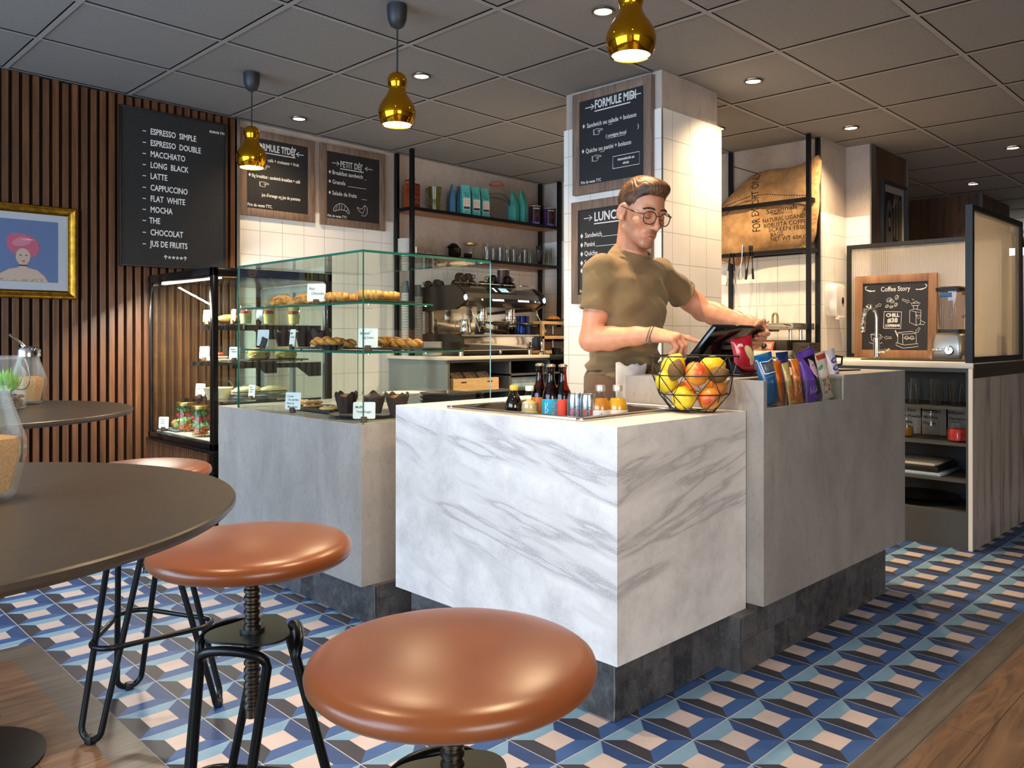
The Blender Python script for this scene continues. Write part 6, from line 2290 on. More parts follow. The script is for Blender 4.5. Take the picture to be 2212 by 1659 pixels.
# black cups on the machine
def make_black_cup():
 t = thing('black_cup', 'x', 'cup', group='black cups on the espresso machine')
 g = G()
 g.lathe([(0.0, 0.050), (0.018, 0.050), (0.030, 0.040), (0.038, 0.018), (0.040, 0.0), (0.037, 0.0)], seg=26, caps=(True, False))
 obj('bowl', g, M('black_glaze', '0e0d0c', 0.08), t)
 g = G()
 g.tube([(0.036, 0, 0.036), (0.056, 0, 0.034), (0.058, 0, 0.016), (0.040, 0, 0.012)], 0.004, 8)
 obj('handle', g, MT['black_glaze'], t)
 return t
bc = Series(make_black_cup())
zt = WK + 0.494
lst = [(925, 4.60, 0, 0.8), (944, 4.50, 0, 0.9), (950, 4.57, 0, 0.9), (985, 4.47, 0, 1.0), (1001, 4.48, 0, 1.0), (1019, 4.47, 0, 1.0), (993, 4.47, 0.051, 1.0), (1011, 4.475, 0.051, 1.0), (1041, 4.46, 0, 1.0), (1056, 4.48, 0, 1.0), (1072, 4.45, 0, 1.0), (1088, 4.46, 0, 1.0), (1104, 4.45, 0, 1.0), (1064, 4.46, 0.051, 1.0), (1096, 4.455, 0.051, 1.0)]
names = ['upturned black cup at the left end of the machine top, lone and smallest', 'upturned black cup just left of the flared glass, front one', 'upturned black cup behind the front one left of the flared glass', 'upturned black cup just right of the flared glass', 'second upturned black cup right of the flared glass', 'third upturned black cup right of the flared glass', 'upper black cup perched on the two nearest the flared glass', 'upper black cup perched on the second and third cups', 'first black cup of the right-hand row on the machine', 'second black cup of the right-hand row on the machine', 'third black cup of the right-hand row on the machine', 'fourth black cup of the right-hand row on the machine', 'last black cup of the right-hand row, before the tin', 'upper black cup over the second and third of the right-hand row', 'upper black cup at the right end of the machine top']
for (px, yy, dz, sc), nm in zip(lst, names):
 x, y = put(px, yy)
 bc.put((x, y, zt + dz), nm, px * 0.9, scale=sc)
x, y = put(966, 4.46)
g = G()
g.lathe([(0.022, 0), (0.024, 0.02), (0.040, 0.10)], (x, y, zt), 24, caps=(True, False))
tag(obj('flared_glass', g, JAR), 'flared clear glass among the black cups on the machine', 'glass')
x, y = put(1146, 4.52)
tin.put((4.37, 4.60, WK + 0.4925), 'brown and purple tin standing alone on the espresso machine', R(165), group='brown and purple tins')
# ---- right end of the back counter
RK = thing('bread_rack', 'wooden two-tier bread rack with dark trays right of the espresso machine', 'rack', (4.75, 4.5, WK))
g = G()
for z in (0.0, 0.115, 0.23):
 g.box(4.56, 4.36, WK + 0.001 + z, 5.03, 4.79, WK + 0.026 + z, 0.002)
for x in (4.56, 5.005):
 g.box(x, 4.36, WK + 0.026, x + 0.025, 4.385, WK + 0.231)
 g.box(x, 4.765, WK + 0.026, x + 0.025, 4.79, WK + 0.231)
obj('frame', g, MT['crate_wood'], RK)
for z in (0.028, 0.143):
 g = G()
 g.box(4.59, 4.39, WK + z, 5.0, 4.76, WK + z + 0.07, 0.004)
 tr_ = obj('dark_tray', g, M('rack_tray', '3b2c24', 0.4), RK)
 g = G()
 g.box(4.70, 4.383, WK + z + 0.01, 4.712, 4.392, WK + z + 0.075)
 obj('handle', g, MT['steel'], tr_)
x, y = put(1197, 4.42)
plate('black_plate', 'black plate with a golden bun on top of the wooden rack', x, y, WK + 0.2565, 0.09, M('dark_ceramic'), h=0.016)
g = G()
g.lathe([(0, 0.0), (0.045, 0.0), (0.052, 0.012), (0.04, 0.030), (0.015, 0.038), (0, 0.038)], (x - 0.01, y, WK + 0.2625), 26, sx=1.2)
tag(obj('golden_bun', g, PASTRY), 'golden bun on the black plate above the wooden rack', 'bread')
x, y = put(1171, 4.22)
t = thing('tamper', 'chrome coffee tamper standing at the right end of the back counter', 'tamper', (x, y, WK))
g = G()
g.lathe([(0.0, 0), (0.028, 0), (0.029, 0.018), (0.012, 0.028), (0, 0.028)], (x, y, WK + 0.0004), 24)
obj('base', g, ECHR, t)
g = G()
g.lathe([(0.011, 0.027), (0.010, 0.045), (0.015, 0.075), (0.014, 0.095), (0, 0.102)], (x, y, WK), 20)
obj('handle', g, ECHR, t)
x, y = put(1205, 4.23)
t = thing('knock_box', 'black round knock box beside the chrome tamper', 'knock box', (x, y, WK))
g = G()
g.lathe([(0.0, 0), (0.045, 0), (0.05, 0.05), (0.046, 0.05), (0.04, 0.006), (0, 0.006)], (x, y, WK + 0.0004), 28)
obj('bowl', g, MT['black_glaze'], t)
g = G()
g.tube([(x - 0.046, y, WK + 0.046), (x + 0.046, y, WK + 0.046)], 0.006, 10)
obj('knock_bar', g, MT['steel'], t)
# ---- inside the back counter
t = thing('wooden_crate', 'small pale wooden crate of packets in the back counter', 'crate', (3.75, 4.35, 0.7385))
cx0, cx1, cy0, cy1, cz = 3.54, 3.96, 4.215, 4.55, 0.7385
g = G()
g.box(cx0, cy0, cz, cx1, cy1, cz + 0.01)
g.box(cx0, cy0, cz + 0.01, cx1, cy0 + 0.012, cz + 0.085)
g.box(cx0, cy1 - 0.012, cz + 0.01, cx1, cy1, cz + 0.085)
g.box(cx0, cy0 + 0.012, cz + 0.01, cx0 + 0.012, cy1 - 0.012, cz + 0.085)
g.box(cx1 - 0.012, cy0 + 0.012, cz + 0.01, cx1, cy1 - 0.012, cz + 0.085)
obj('box', g, MT['crate_wood'], t)
for k in (0.07, 0.31):
 g = G()
 g.box(cx0 + k, cy0 - 0.0006, cz + 0.055, cx0 + k + 0.05, cy0 + 0.001, cz + 0.063)
 obj('hand_slot', g, MT['dark_gap'], t, smooth=0)
pk = None
for k in range(6):
 g = G()
 o = (cx0 + 0.055 + 0.062 * k, cy0 + 0.08 + 0.02 * (k % 2), cz + 0.0104)
 if pk is None:
  g.loft([[(-0.026, -0.04, 0.0), (0.026, -0.04, 0.0), (0.026, 0.04, 0.0), (-0.026, 0.04, 0.0)], [(-0.024, -0.035, 0.08), (0.024, -0.035, 0.08), (0.024, 0.035, 0.08), (-0.024, 0.035, 0.08)], [(-0.028, -0.004, 0.115), (0.028, -0.004, 0.115), (0.028, 0.004, 0.115), (-0.028, 0.004, 0.115)]])
  pk = tag(obj('tea_packet', g, M('packet_foil', '6d5a48', 0.35, col2='a08a70', nscale=30)), 'brown foil packet in the wooden crate, first from the left', 'packet', 'foil packets in the wooden crate')
  pk.location = o
 else:
  c = pk.copy()
  COL.objects.link(c)
  c.location = o
  c['label'] = 'brown foil packet in the wooden crate, %s from the left' % pos[k]
t = thing('steel_drawer_fridge', 'low steel undercounter unit below the wooden crate', 'drawer unit', (3.77, 4.5, 0.119))
g = G()
g.box(3.505, 4.21, 0.119, 4.03, 4.78, 0.66, 0.003)
obj('body', g, MT['steel'], t)
g = G()
g.box(3.515, 4.19, 0.60, 4.02, 4.2095, 0.65, 0.003)
obj('top_drawer', g, ESTL, t)
g = G()
g.box(3.515, 4.19, 0.15, 4.02, 4.2095, 0.585, 0.003)
dd = obj('lower_drawer', g, ESTL, t)
g = G()
g.cyl((0, 0, 0), 0.011, 0.012, 16, M=FR((3.78, 4.19, 0.545), (1, 0, 0), (0, 0, 1)))
obj('lock', g, MT['black_paint'], dd)
g = G()
g.box(4.10, 4.23, 0.7385, 4.42, 4.45, 0.815, 0.003)
t = tag(obj('printed_carton', g, M('carton', '7fb2c4', 0.45, col2='cfd3d8', nscale=9)), 'pale blue printed carton in the back counter behind the bottles', 'carton')
# ------------------------------------------------------------------ steel rack and coffee sack on the side wall
RX = 4.905
SR = thing('steel_rack', 'slim black steel rack holding the big coffee sack', 'rack', (4.98, 2.8, 0.9745))
def bx(name, parent, *a, m=None):
 g = G()
 g.box(*a, 0.001, seg=1)
 return obj(name, g, m or MT['black_metal'], parent, smooth=0)
for x, y in ((RX, 2.352), (5.034, 2.352), (5.034, 2.985), (RX, 3.75), (5.034, 3.75)):
 bx('post', SR, x, y, 0.975, x + 0.026, y + 0.026, ceil_z(x, y) - 0.002)
for z in (1.985, 1.664):
 bx('front_rail', SR, RX + 0.002, 2.378, z - 0.013, RX + 0.024, 3.75, z + 0.013)
 bx('side_rail', SR, RX + 0.026, 2.354, z - 0.013, 5.034, 2.376, z + 0.013)
 bx('back_rail', SR, 5.036, 2.378, z - 0.013, 5.058, 2.985, z + 0.013)
CS = thing('coffee_sack', 'big printed burlap coffee sack lying in the black rack', 'sack', (4.99, 2.8, 1.68))
outl = [(1520, 560), (1520, 470), (1540, 452), (1557, 436), (1577, 415), (1600, 393), (1622, 376), (1645, 366), (1670, 362), (1695, 361), (1715, 356), (1732, 350), (1748, 340), (1762, 332), (1768, 345), (1766, 375), (1763, 400),
  (1764, 430), (1762, 455), (1758, 480), (1756, 505), (1748, 528), (1735, 537), (1715, 539), (1690, 541), (1665, 544), (1640, 548), (1618, 553), (1600, 566), (1585, 574), (1570, 568), (1548, 562)]
O = [at(px, py, X=4.97) for px, py in outl]
O = [(p.y, p.z) for p in O]
# resample the outline evenly
seg = []
for i in range(len(O)):
 a, b = Vector(O[i]), Vector(O[(i + 1) % len(O)])
 for k in range(3):
  seg.append(a.lerp(b, k / 3))
cyz = Vector((2.74, 1.93))
def sack_front(y, z, s):
 d = 0.088 * (1 - s ** 3.0) ** 0.5
 x = 5.018 - d
 for zb in (1.985, 1.664):
  x = max(x, 4.934 - 4.0 * max(0, abs(z - zb) - 0.010)) if abs(z - zb) < 0.05 else x
 x += 0.006 * math.sin(y * 31 + z * 17) * (1 - s) + 0.005 * math.sin(y * 12 - z * 40) * (1 - s * s)
 return max(x, 4.934 if abs(z - 1.985) < 0.016 or abs(z - 1.664) < 0.016 else 4.86)
rings = []
SS = [1.0, 0.985, 0.95, 0.90, 0.83, 0.75, 0.66, 0.56, 0.45, 0.33, 0.2, 0.07]
rb = []
for s in SS[::-1][:-1]:
 r = []
 for q in seg:
  v = cyz + (q - cyz) * s
  r.append((5.018 + 0.040 * (1 - s ** 4) ** 0.5, v.x, v.y))
 rb.append(r)
for s in SS:
 r = []
 for q in seg:
  v = cyz + (q - cyz) * s
  r.append((sack_front(v.x, v.y, s), v.x, v.y))
 rb.append(r)
g = G()
g.loft(rb)
from mathutils.bvhtree import BVHTree
g.bm.normal_update()
sack_bvh = BVHTree.FromBMesh(g.bm)
obj('sack_body', g, BURLAP, CS, smooth=80)
def drape(g, off=0.0012):
 for v in g.bm.verts:
  hit = sack_bvh.ray_cast(Vector((4.5, v.co.y, v.co.z)), Vector((1, 0, 0)))
  if hit[0] is not None:
   v.co.x = hit[0].x - off - (v.co.x - 4.7) * 0.0
def sack_text(txt, px0, py0, px1, py1, hpx, bold=0.0010, subdiv=True, sx=1.0):
 a, b = at(px0, py0, X=4.94), at(px1, py1, X=4.94)
 d = Vector((0, b.y - a.y, b.z - a.z))
 L = d.length
 up = Vector((0, d.z, -d.y)).normalized()
 g = G()
 size = hpx * 5.2 / FPX / 0.70
 g.text(txt, Matrix.Identity(4), size, bold, thick=0.0)
 w = max(v.co.x for v in g.bm.verts)
 k = L / w
 dn = d.normalized()
 if dn.cross(Vector((-1, 0, 0))).dot(up) > 0:
  pass
 for v in g.bm.verts:
  p = Vector((4.7, a.y, a.z)) + dn * (v.co.x * k) + up * v.co.y
  v.co = p
 drape(g)
 return obj('print', g, M('sack_ink', '1c1a18', 0.9), CS, smooth=0)
sack_text('FOR EXPORT ONLY', 1644, 500, 1637, 366, 19, 0.0002)
sack_text('Savannah', 1657, 463, 1720, 450, 10, 0.0002)
sack_text('COMMODITIES CO.LTD.', 1668, 465, 1712, 459, 4.5, 0.0002)
sack_text('NATURAL UGANDA', 1648, 482, 1744, 468, 9, 0.0001)
sack_text('ROBUSTA COFFEE', 1650, 493, 1744, 480, 9, 0.0001)
sack_text('SCREEN 1500', 1661, 501, 1738, 493, 9, 0.0001)
sack_text('BAGS', 1665, 512, 1692, 508, 9, 0.0001)
sack_text('NET WT 60KGS', 1664, 521, 1744, 513, 8.5, 0.0001)
for pts in ([(1566, 445), (1590, 436), (1620, 424), (1660, 420), (1700, 422), (1742, 421)], [(1570, 462), (1585, 446), (1610, 436), (1625, 433)], [(1700, 441), (1725, 440), (1742, 444)]):
 g = G()
 for (a, b), (c, d) in zip(pts, pts[1:]):
  for k in range(8):
   u = k / 8
   p = at(a + (c - a) * u, b + (d - b) * u, X=4.94)
   g.ball((4.7, p.y, p.z), (0.003, 0.006, 0.004), 6)
 for v in g.bm.verts:
  hit = sack_bvh.ray_cast(Vector((4.5, v.co.y, v.co.z)), Vector((1, 0, 0)))
  if hit[0] is not None:
   v.co.x = hit[0].x + 0.0005 + (v.co.x - 4.7) * 0.8
 obj('seam_stitching', g, M('stitch', '43233a', 0.9), CS)
g = G()
p = at(1740, 533, X=4.93)
for k in range(7):
 a = k * 0.9
 g.tube([(4.928, p.y, p.z), (4.918, p.y + 0.025 * math.cos(a), p.z + 0.018 * math.sin(a)), (4.92, p.y + 0.035 * math.cos(a + 0.4), p.z - 0.01 + 0.03 * math.sin(a))], 0.0025, 6)
obj('tie_string', g, M('jute_string', 'c7a24a', 0.8), CS)
# ------------------------------------------------------------------ tongs hanging from the lower rail
def arm(g, a, b, w0, w1, th=0.003):
 g.tube([a, a.lerp(b, 0.5), b], [w0, (w0 + w1) / 2, w1], 10, flat=0.35)
def P4(px, py, X=4.898):
 return at(px, py, X=X)
t = thing('serving_tongs', 'black-handled steel tongs, first of three hung on the lower rail', 'tongs', P4(1580, 546), group='tongs hanging on the steel rack')
for (a, b, c) in (((1578, 547), (1573, 585), (1570, 618)), ((1583, 547), (1587, 585), (1590, 620))):
 g = G()
 A, B, C = P4(*a), P4(*b), P4(*c)
 g.tube([A, A.lerp(B, 0.5), B], [0.008, 0.0095, 0.007], 10, flat=0.5)
 ar_ = obj('handle', g, MT['black_paint'], t)
 g = G()
 g.tube([B, B.lerp(C, 0.5), C], [0.0065, 0.011, 0.007], 10, flat=0.4)
 obj('steel_tip', g, MT['chrome'], ar_)
t = thing('serving_tongs', 'all-steel flat tongs, middle of the three hung on the lower rail', 'tongs', P4(1603, 530), group='tongs hanging on the steel rack')
g = G()
A, B, C, D_ = P4(1605, 529), P4(1603, 560), P4(1600, 580), P4(1598, 600)
g.tube([A, B, C], [0.007, 0.006, 0.008], 10, flat=0.5)
g.tube([C, C.lerp(D_, 0.4), D_], [0.008, 0.017, 0.019], 12, flat=0.2)
obj('front_arm', g, MT['chrome'], t)
g = G()
A, B, C = P4(1607, 532, 4.90), P4(1610, 570, 4.90), P4(1612, 604, 4.90)
g.tube([A, B, C], [0.006, 0.006, 0.011], 10, flat=0.3)
obj('rear_arm', g, MT['chrome'], t)
t = thing('serving_tongs', 'black spatula tongs, last of three hung on the lower rail', 'tongs', P4(1624, 534), group='tongs hanging on the steel rack')
for pts in (((1621, 534), (1617, 565), (1611, 604)), ((1624, 534), (1625, 565), (1627, 603))):
 g = G()
 A, B, C = [P4(*q) for q in pts]
 g.tube([A, A.lerp(B, 0.7), B, B.lerp(C, 0.35), B.lerp(C, 0.45), C], [0.0075, 0.006, 0.005, 0.005, 0.012, 0.014], 12, flat=0.4)
 obj('arm', g, MT['black_paint'], t)
g = G()
A = P4(1622, 533)
g.box(A.x - 0.008, A.y - 0.014, A.z - 0.02, A.x + 0.004, A.y + 0.014, A.z + 0.008, 0.003)
obj('hinge', g, MT['black_paint'], t)
# ------------------------------------------------------------------ soap dispenser
t = thing('soap_dispenser', 'white wall soap dispenser on the tiled corner', 'soap dispenser', (5.18, 2.343, 1.35))
g = G()
rings = []
for yy, s, zlo, zhi in ((2.3435, 1.0, 1.245, 1.455), (2.30, 1.0, 1.245, 1.457), (2.275, 0.98, 1.240, 1.450), (2.268, 0.90, 1.238, 1.435)):
 cxx, hw = 5.18, 0.078 * s
 r = []
 for i in range(28):
  a = 2 * PI * i / 28
  ca, sa = math.cos(a), math.sin(a)
  k = (abs(ca) ** 5 + abs(sa) ** 5) ** (-1 / 5)
  r.append((cxx + hw * ca * k, yy, (zlo + zhi) / 2 + (zhi - zlo) / 2 * sa * k))
 rings.append(r)
g.loft(rings)
obj('body', g, M('soap_white', 'dedbd6', 0.3), t, smooth=40)
g = G()
g.ball((5.20, 2.267, 1.345), (0.017, 0.004, 0.024), 18)
obj('window', g, M('soap_window', '20242c', 0.2), t)
g = G()
g.box(5.13, 2.262, 1.222, 5.23, 2.29, 1.246, 0.006)
obj('push_lever', g, MT['soap_white'], t)
# ------------------------------------------------------------------ fluted glass screens
FLUTE = mat_new('fluted_glass')
def _flute():
 n = NT(FLUTE)
 n.n.remove(n.bsdf)
 tr = n.new('ShaderNodeBsdfTransparent')
 tr.inputs[0].default_value = (0.92, 0.88, 0.82, 1)
 df = n.new('ShaderNodeBsdfTranslucent')
 df.inputs[0].default_value = (*lin('e6dcc8'), 1)
 d2 = n.new('ShaderNodeBsdfDiffuse')
 d2.inputs[0].default_value = (*lin('d9ccb6'), 1)
 gl = n.new('ShaderNodeBsdfGlossy')
 gl.inputs['Roughness'].default_value = 0.12
 fr = n.new('ShaderNodeFresnel')
 m0 = n.new('ShaderNodeMixShader'); m0.inputs[0].default_value = 0.5
 n.link(df.outputs[0], m0.inputs[1]); n.link(d2.outputs[0], m0.inputs[2])
 m1 = n.new('ShaderNodeMixShader'); m1.inputs[0].default_value = 0.62
 n.link(tr.outputs[0], m1.inputs[1]); n.link(m0.outputs[0], m1.inputs[2])
 m2 = n.new('ShaderNodeMixShader')
 m2.inputs[0].default_value = 0.10; n.link(m1.outputs[0], m2.inputs[1]); n.link(gl.outputs[0], m2.inputs[2])
 n.link(m2.outputs[0], n.out.inputs[0])
_flute()
def fluted(name, parent, M_, w, h, pitch=0.0125, amp=0.0028):
 g = G()
 n = int(w / pitch * 6)
 a = []
 b = []
 for i in range(n + 1):
  x = w * i / n
  z = amp * abs(math.sin(PI * x / pitch))
  a.append((x, 0, z))
  b.append((x, h, z))
 g.loft([a, b], closed=False, M=M_)
 return obj(name, g, FLUTE, parent, smooth=60)
def screen(name, label, M_, w, h, fw, d):
 t = thing(name, label, 'glass screen', M_ @ Vector((w / 2, 0, 0)))
 for nm, a in (('side_frame', (0, 0, fw, h)), ('side_frame', (w - fw, 0, w, h)), ('top_frame', (fw, h - fw, w - fw, h)), ('bottom_frame', (fw, 0, w - fw, fw))):
  g = G()
  g.box(a[0], a[1], -d / 2, a[2], a[3], d / 2, 0.0015, M=M_, seg=1)
  obj(nm, g, MT['black_paint'], t, smooth=0)
 fluted('fluted_pane', t, M_ @ Matrix.Translation((fw, fw, 0)), w - 2 * fw, h - 2 * fw)
 return t
screen('fluted_screen', 'black framed ribbed glass screen behind the chalkboard sign and blender', FR((5.402, 2.325, 0.9745), (0, -1, 0), (0, 0, 1)), 0.955, 0.748, 0.027, 0.026)
sc2 = screen('fluted_screen', 'black framed ribbed glass screen at the right edge of the photo', FR((4.612, 1.347, 0.9745), (1, 0, 0), (0, 0, 1)), 0.955, 0.825, 0.030, 0.036)
g = G()
g.box(4.612, 1.322, 0.895, 7.1, 1.3285, 0.968)
t = tag(obj('bronze_apron', g, M('bronze_plate', '4b3420', 0.35, 0.8)), 'bronze strip below the right fluted screen', 'metal strip')
# ------------------------------------------------------------------ worktop: tap, blender, drain mat
t = thing('kitchen_tap', 'chrome arched tap with coiled spray hose in front of the chalkboard sign', 'tap', (5.10, 2.012, 0.9745))
x, y, z = 5.10, 2.012, 0.9745
g = G()
g.lathe([(0.0, 0), (0.026, 0), (0.026, 0.006), (0.020, 0.010), (0.020, 0.13), (0.012, 0.135), (0, 0.135)], (x, y, z), 24)
obj('base', g, MT['chrome'], t)
g = G()
pts = [(x, y, z + 0.13), (x, y, z + 0.25)]
for i in range(1, 11):
 a = PI * i / 10
 pts.append((x - 0.0, y + 0.04 - 0.04 * math.cos(a), z + 0.25 + 0.075 * math.sin(a)))
pts.append((x, y + 0.085, z + 0.215))
g.tube(pts, 0.010, 14)
obj('spout', g, MT['chrome'], t)
g = G()
coil = []
for i in range(150):
 u = i / 149
 k = min(int(u * (len(pts) - 4)) + 3, len(pts) - 2)
 f_ = u * (len(pts) - 4) - int(u * (len(pts) - 4))
 p = Vector(pts[k]).lerp(Vector(pts[k + 1]), min(f_, 1))
 tg = (Vector(pts[k + 1]) - Vector(pts[k])).normalized()
 n1 = Vector((1, 0, 0))
 n2 = tg.cross(n1)
 a = i * 0.9
 coil.append(p + (n1 * math.cos(a) + n2 * math.sin(a)) * 0.0145)
g.tube(coil, 0.0025, 6)
obj('hose_spring', g, MT['chrome'], t)
g = G()
g.lathe([(0.012, 0), (0.017, 0.01), (0.015, 0.05), (0.011, 0.055)], (x, y + 0.085, z + 0.165), 20)
obj('spray_head', g, MT['chrome'], t)
g = G()
g.tube([(x, y - 0.015, z + 0.045), (x - 0.012, y - 0.06, z + 0.050)], 0.015, 16)
g.tube([(x - 0.012, y - 0.06, z + 0.050), (x - 0.02, y - 0.085, z + 0.065)], 0.006, 10)
obj('mixer_handle', g, MT['chrome'], t)
g = G()
g.box(4.83, 1.38, 0.9745, 5.02, 2.0, 0.982, 0.003)
tag(obj('drain_mat', g, M('mat_black', '1a1917', 0.6)), 'thin black mat in front of the blender and the tap', 'mat')
t = thing('blender', 'silver kitchen blender with ribbed clear jug at the right', 'blender', (5.13, 1.59, 0.9745))
x, y, z = 5.13, 1.588, 0.9745
def rrect(hx, hy, r, z, cx=0, cy=0, n=6):
 o = []
 for sx, sy, a0 in ((1, 1, 0), (-1, 1, 90), (-1, -1, 180), (1, -1, 270)):
  for i in range(n + 1):
   a = R(a0 + 90 * i / n)
   o.append((cx + sx * (hx - r) + r * math.cos(a), cy + sy * (hy - r) + r * math.sin(a), z))
 return o
BLM = M('blender_metal', 'a8a29a', 0.28, 0.9)
g = G()
g.loft([rrect(a, b, 0.035, zz, x, y) for a, b, zz in ((0.105, 0.092, z + 0.0005), (0.108, 0.095, z + 0.008), (0.103, 0.092, z + 0.10), (0.095, 0.085, z + 0.145), (0.070, 0.062, z + 0.160))])
obj('base', g, BLM, t, smooth=40)
g = G()
MB = FR((x - 0.1045, y + 0.0, z + 0.058), (0, -1, 0), (0, 0, 1))
g.lathe([(0.026, 0), (0.027, 0.010), (0.021, 0.016), (0, 0.016)], seg=28, M=MB @ Matrix.Translation((0.018, 0, 0)))
kn = obj('dial', g, MT['chrome'], t)
g = G()
g.box(0.014, -0.002, 0.016, 0.022, 0.022, 0.020, 0.001, M=MB)
obj('pointer', g, BLM, kn)
g = G()
g.box(-0.075, -0.006, 0.0005, -0.022, 0.010, 0.006, 0.003, M=MB)
obj('switch', g, MT['chrome'], t)
g = G()
g.loft([rrect(0.066, 0.066, 0.025, z + 0.160, x, y), rrect(0.066, 0.066, 0.025, z + 0.180, x, y)])
obj('collar', g, MT['black_paint'], t)
g = G()
n = 48
rings = []
for r, zz in ((0.058, 0.181), (0.062, 0.22), (0.070, 0.40)):
 rings.append([(x + (r + (0.0025 if i % 4 == 0 else 0)) * math.copysign(abs(math.cos(2 * PI * i / n)) ** 0.6, math.cos(2 * PI * i / n)), y + (r + (0.0025 if i % 4 == 0 else 0)) * math.copysign(abs(math.sin(2 * PI * i / n)) ** 0.6, math.sin(2 * PI * i / n)), z + zz) for i in range(n)])
g.loft(rings, (True, False))
obj('jug', g, M_glass('jug_clear', 'e0d8d6', 1.0, 0.03), t, smooth=12)
g = G()
g.tube([(x - 0.03, y - 0.068, z + 0.385), (x - 0.045, y - 0.105, z + 0.38), (x - 0.045, y - 0.108, z + 0.27), (x - 0.03, y - 0.066, z + 0.25)], 0.009, 12)
obj('handle', g, MT['jug_clear'], t)
g = G()
g.loft([rrect(0.073, 0.073, 0.03, z + 0.400, x, y), rrect(0.075, 0.075, 0.03, z + 0.420, x, y), rrect(0.06, 0.06, 0.03, z + 0.428, x, y)])
obj('lid', g, MT['black_paint'], t)
g = G()
g.box(x - 0.0735, y - 0.02, z + 0.365, x - 0.071, y + 0.045, z + 0.392, 0.001)
obj('lid_band', g, M('band_blue', '2f5f92', 0.4), t)
# ------------------------------------------------------------------ contact grill, brush and hose in the sack corner
t = thing('contact_grill', 'steel contact grill with red trimmed control panel behind the till', 'grill', (4.78, 2.56, 0.9745))
z = 0.9745
for xx in (4.70, 4.96):
 for yy in (2.42, 2.85):
  g = G()
  g.cyl((xx, yy, z + 0.0002), 0.014, 0.012, 12)
  obj('foot', g, MT['black_paint'], t)
g = G()
g.box(4.665, 2.38, z + 0.0122, 4.99, 2.90, z + 0.05, 0.004)
obj('body', g, M('grill_white', 'cfc8be', 0.3, 0.4), t)
MB = FR((4.672, 2.88, z + 0.050), (0, -1, 0), (0.022, 0, 0.05))
g = G()
g.box(0.0, 0.0, -0.004, 0.40, 0.058, 0.004, 0.001, M=MB)
cp = obj('control_panel', g, M('grill_red', 'b4472f', 0.35, 0.2), t)
g = G()
g.box(0.012, 0.010, 0.004, 0.388, 0.048, 0.006, 0.001, M=MB)
obj('panel_face', g, M('panel_grey', 'b9ada0', 0.3, 0.6), cp)
for xx in (0.235, 0.335):
 g = G()
 g.lathe([(0.020, 0), (0.019, 0.016), (0.015, 0.02), (0, 0.02)], seg=22, M=MB @ Matrix.Translation((xx, 0.029, 0.006)))
 g.box(-0.003, -0.017, 0.018, 0.003, 0.017, 0.026, 0.001, M=MB @ Matrix.Translation((xx, 0.029, 0.006)))
 obj('knob', g, MT['black_paint'], cp)
g = G()
g.box(4.70, 2.40, z + 0.0505, 4.97, 2.88, z + 0.115, 0.004)
obj('lower_plate', g, M('grill_iron', '3a3531', 0.5, 0.5), t)
for yy in (2.43, 2.50):
 g = G()
 g.cyl((4.94, yy, z + 0.1155), 0.011, 0.065, 14)
 obj('hinge_post', g, MT['chrome'], t)
g = G()
g.box(4.70, 2.36, z + 0.180, 4.99, 2.88, z + 0.222, 0.005)
up_ = obj('upper_plate', g, MT['steel'], t)
g = G()
for k in range(14):
 g.box(4.705, 2.60 + 0.019 * k, z + 0.170, 4.985, 2.61 + 0.019 * k, z + 0.1802)
obj('ribs', g, MT['grill_iron'], up_)
g = G()
g.tube([(4.71, 2.38, z + 0.20), (4.66, 2.40, z + 0.208), (4.66, 2.60, z + 0.208), (4.71, 2.62, z + 0.20)], 0.010, 12)
obj('lift_handle', g, MT['chrome'], up_)
t = thing('dark_canister', 'dark ridged steel box beside the contact grill', 'canister', (4.76, 2.30, z))
g = G()
g.box(4.70, 2.255, z + 0.0005, 4.84, 2.365, z + 0.10, 0.004)
obj('box', g, M('dark_steel', '4a4540', 0.3, 0.8), t)
for k in range(3):
 g = G()
 g.box(4.695, 2.27, z + 0.03 + 0.022 * k, 4.70, 2.31, z + 0.042 + 0.022 * k, 0.002)
 obj('louvre', g, MT['dark_steel'], t)
g = G()
q = at(1669, 700, X=4.88)
pts = [(4.88, q.y, z + 0.2225)]
for i in range(11):
 a = PI * i / 10
 pts.append((4.88, q.y - 0.017 + 0.017 * math.cos(a), z + 0.26 + 0.03 * math.sin(a)))
pts.append((4.88, q.y - 0.034, z + 0.2225))
g.tube(pts, 0.007, 12)
tag(obj('hose_loop', g, M('hose_steel', 'a08a5c', 0.3, 0.9)), 'small arched steel handle loop on top of the contact grill', 'handle')
t = thing('cleaning_brush', 'wooden brush with dark bristles lying on the contact grill', 'brush', (4.82, 2.75, z + 0.222))
a, b = at(1592, 690, X=4.82), at(1660, 694, X=4.80)
a.z = b.z = z + 0.232
d = (b - a).normalized()
g = G()
g.tube([a, a + d * 0.10, a + d * 0.125, b], [0.010, 0.010, 0.0075, 0.009], 12)
obj('handle', g, MT['crate_wood'], t)
g = G()
for k in range(11):
 for s in (-0.006, 0.0, 0.006):
  p = a + d * (0.008 + 0.0085 * k) + Vector((s, 0, 0.007))
  g.tube([p, p + Vector((s * 0.3, 0, 0.026))], 0.0026, 5)
o = obj('bristles', g, M('bristle', '2a2622', 0.8), t)
o['kind'] = 'stuff'
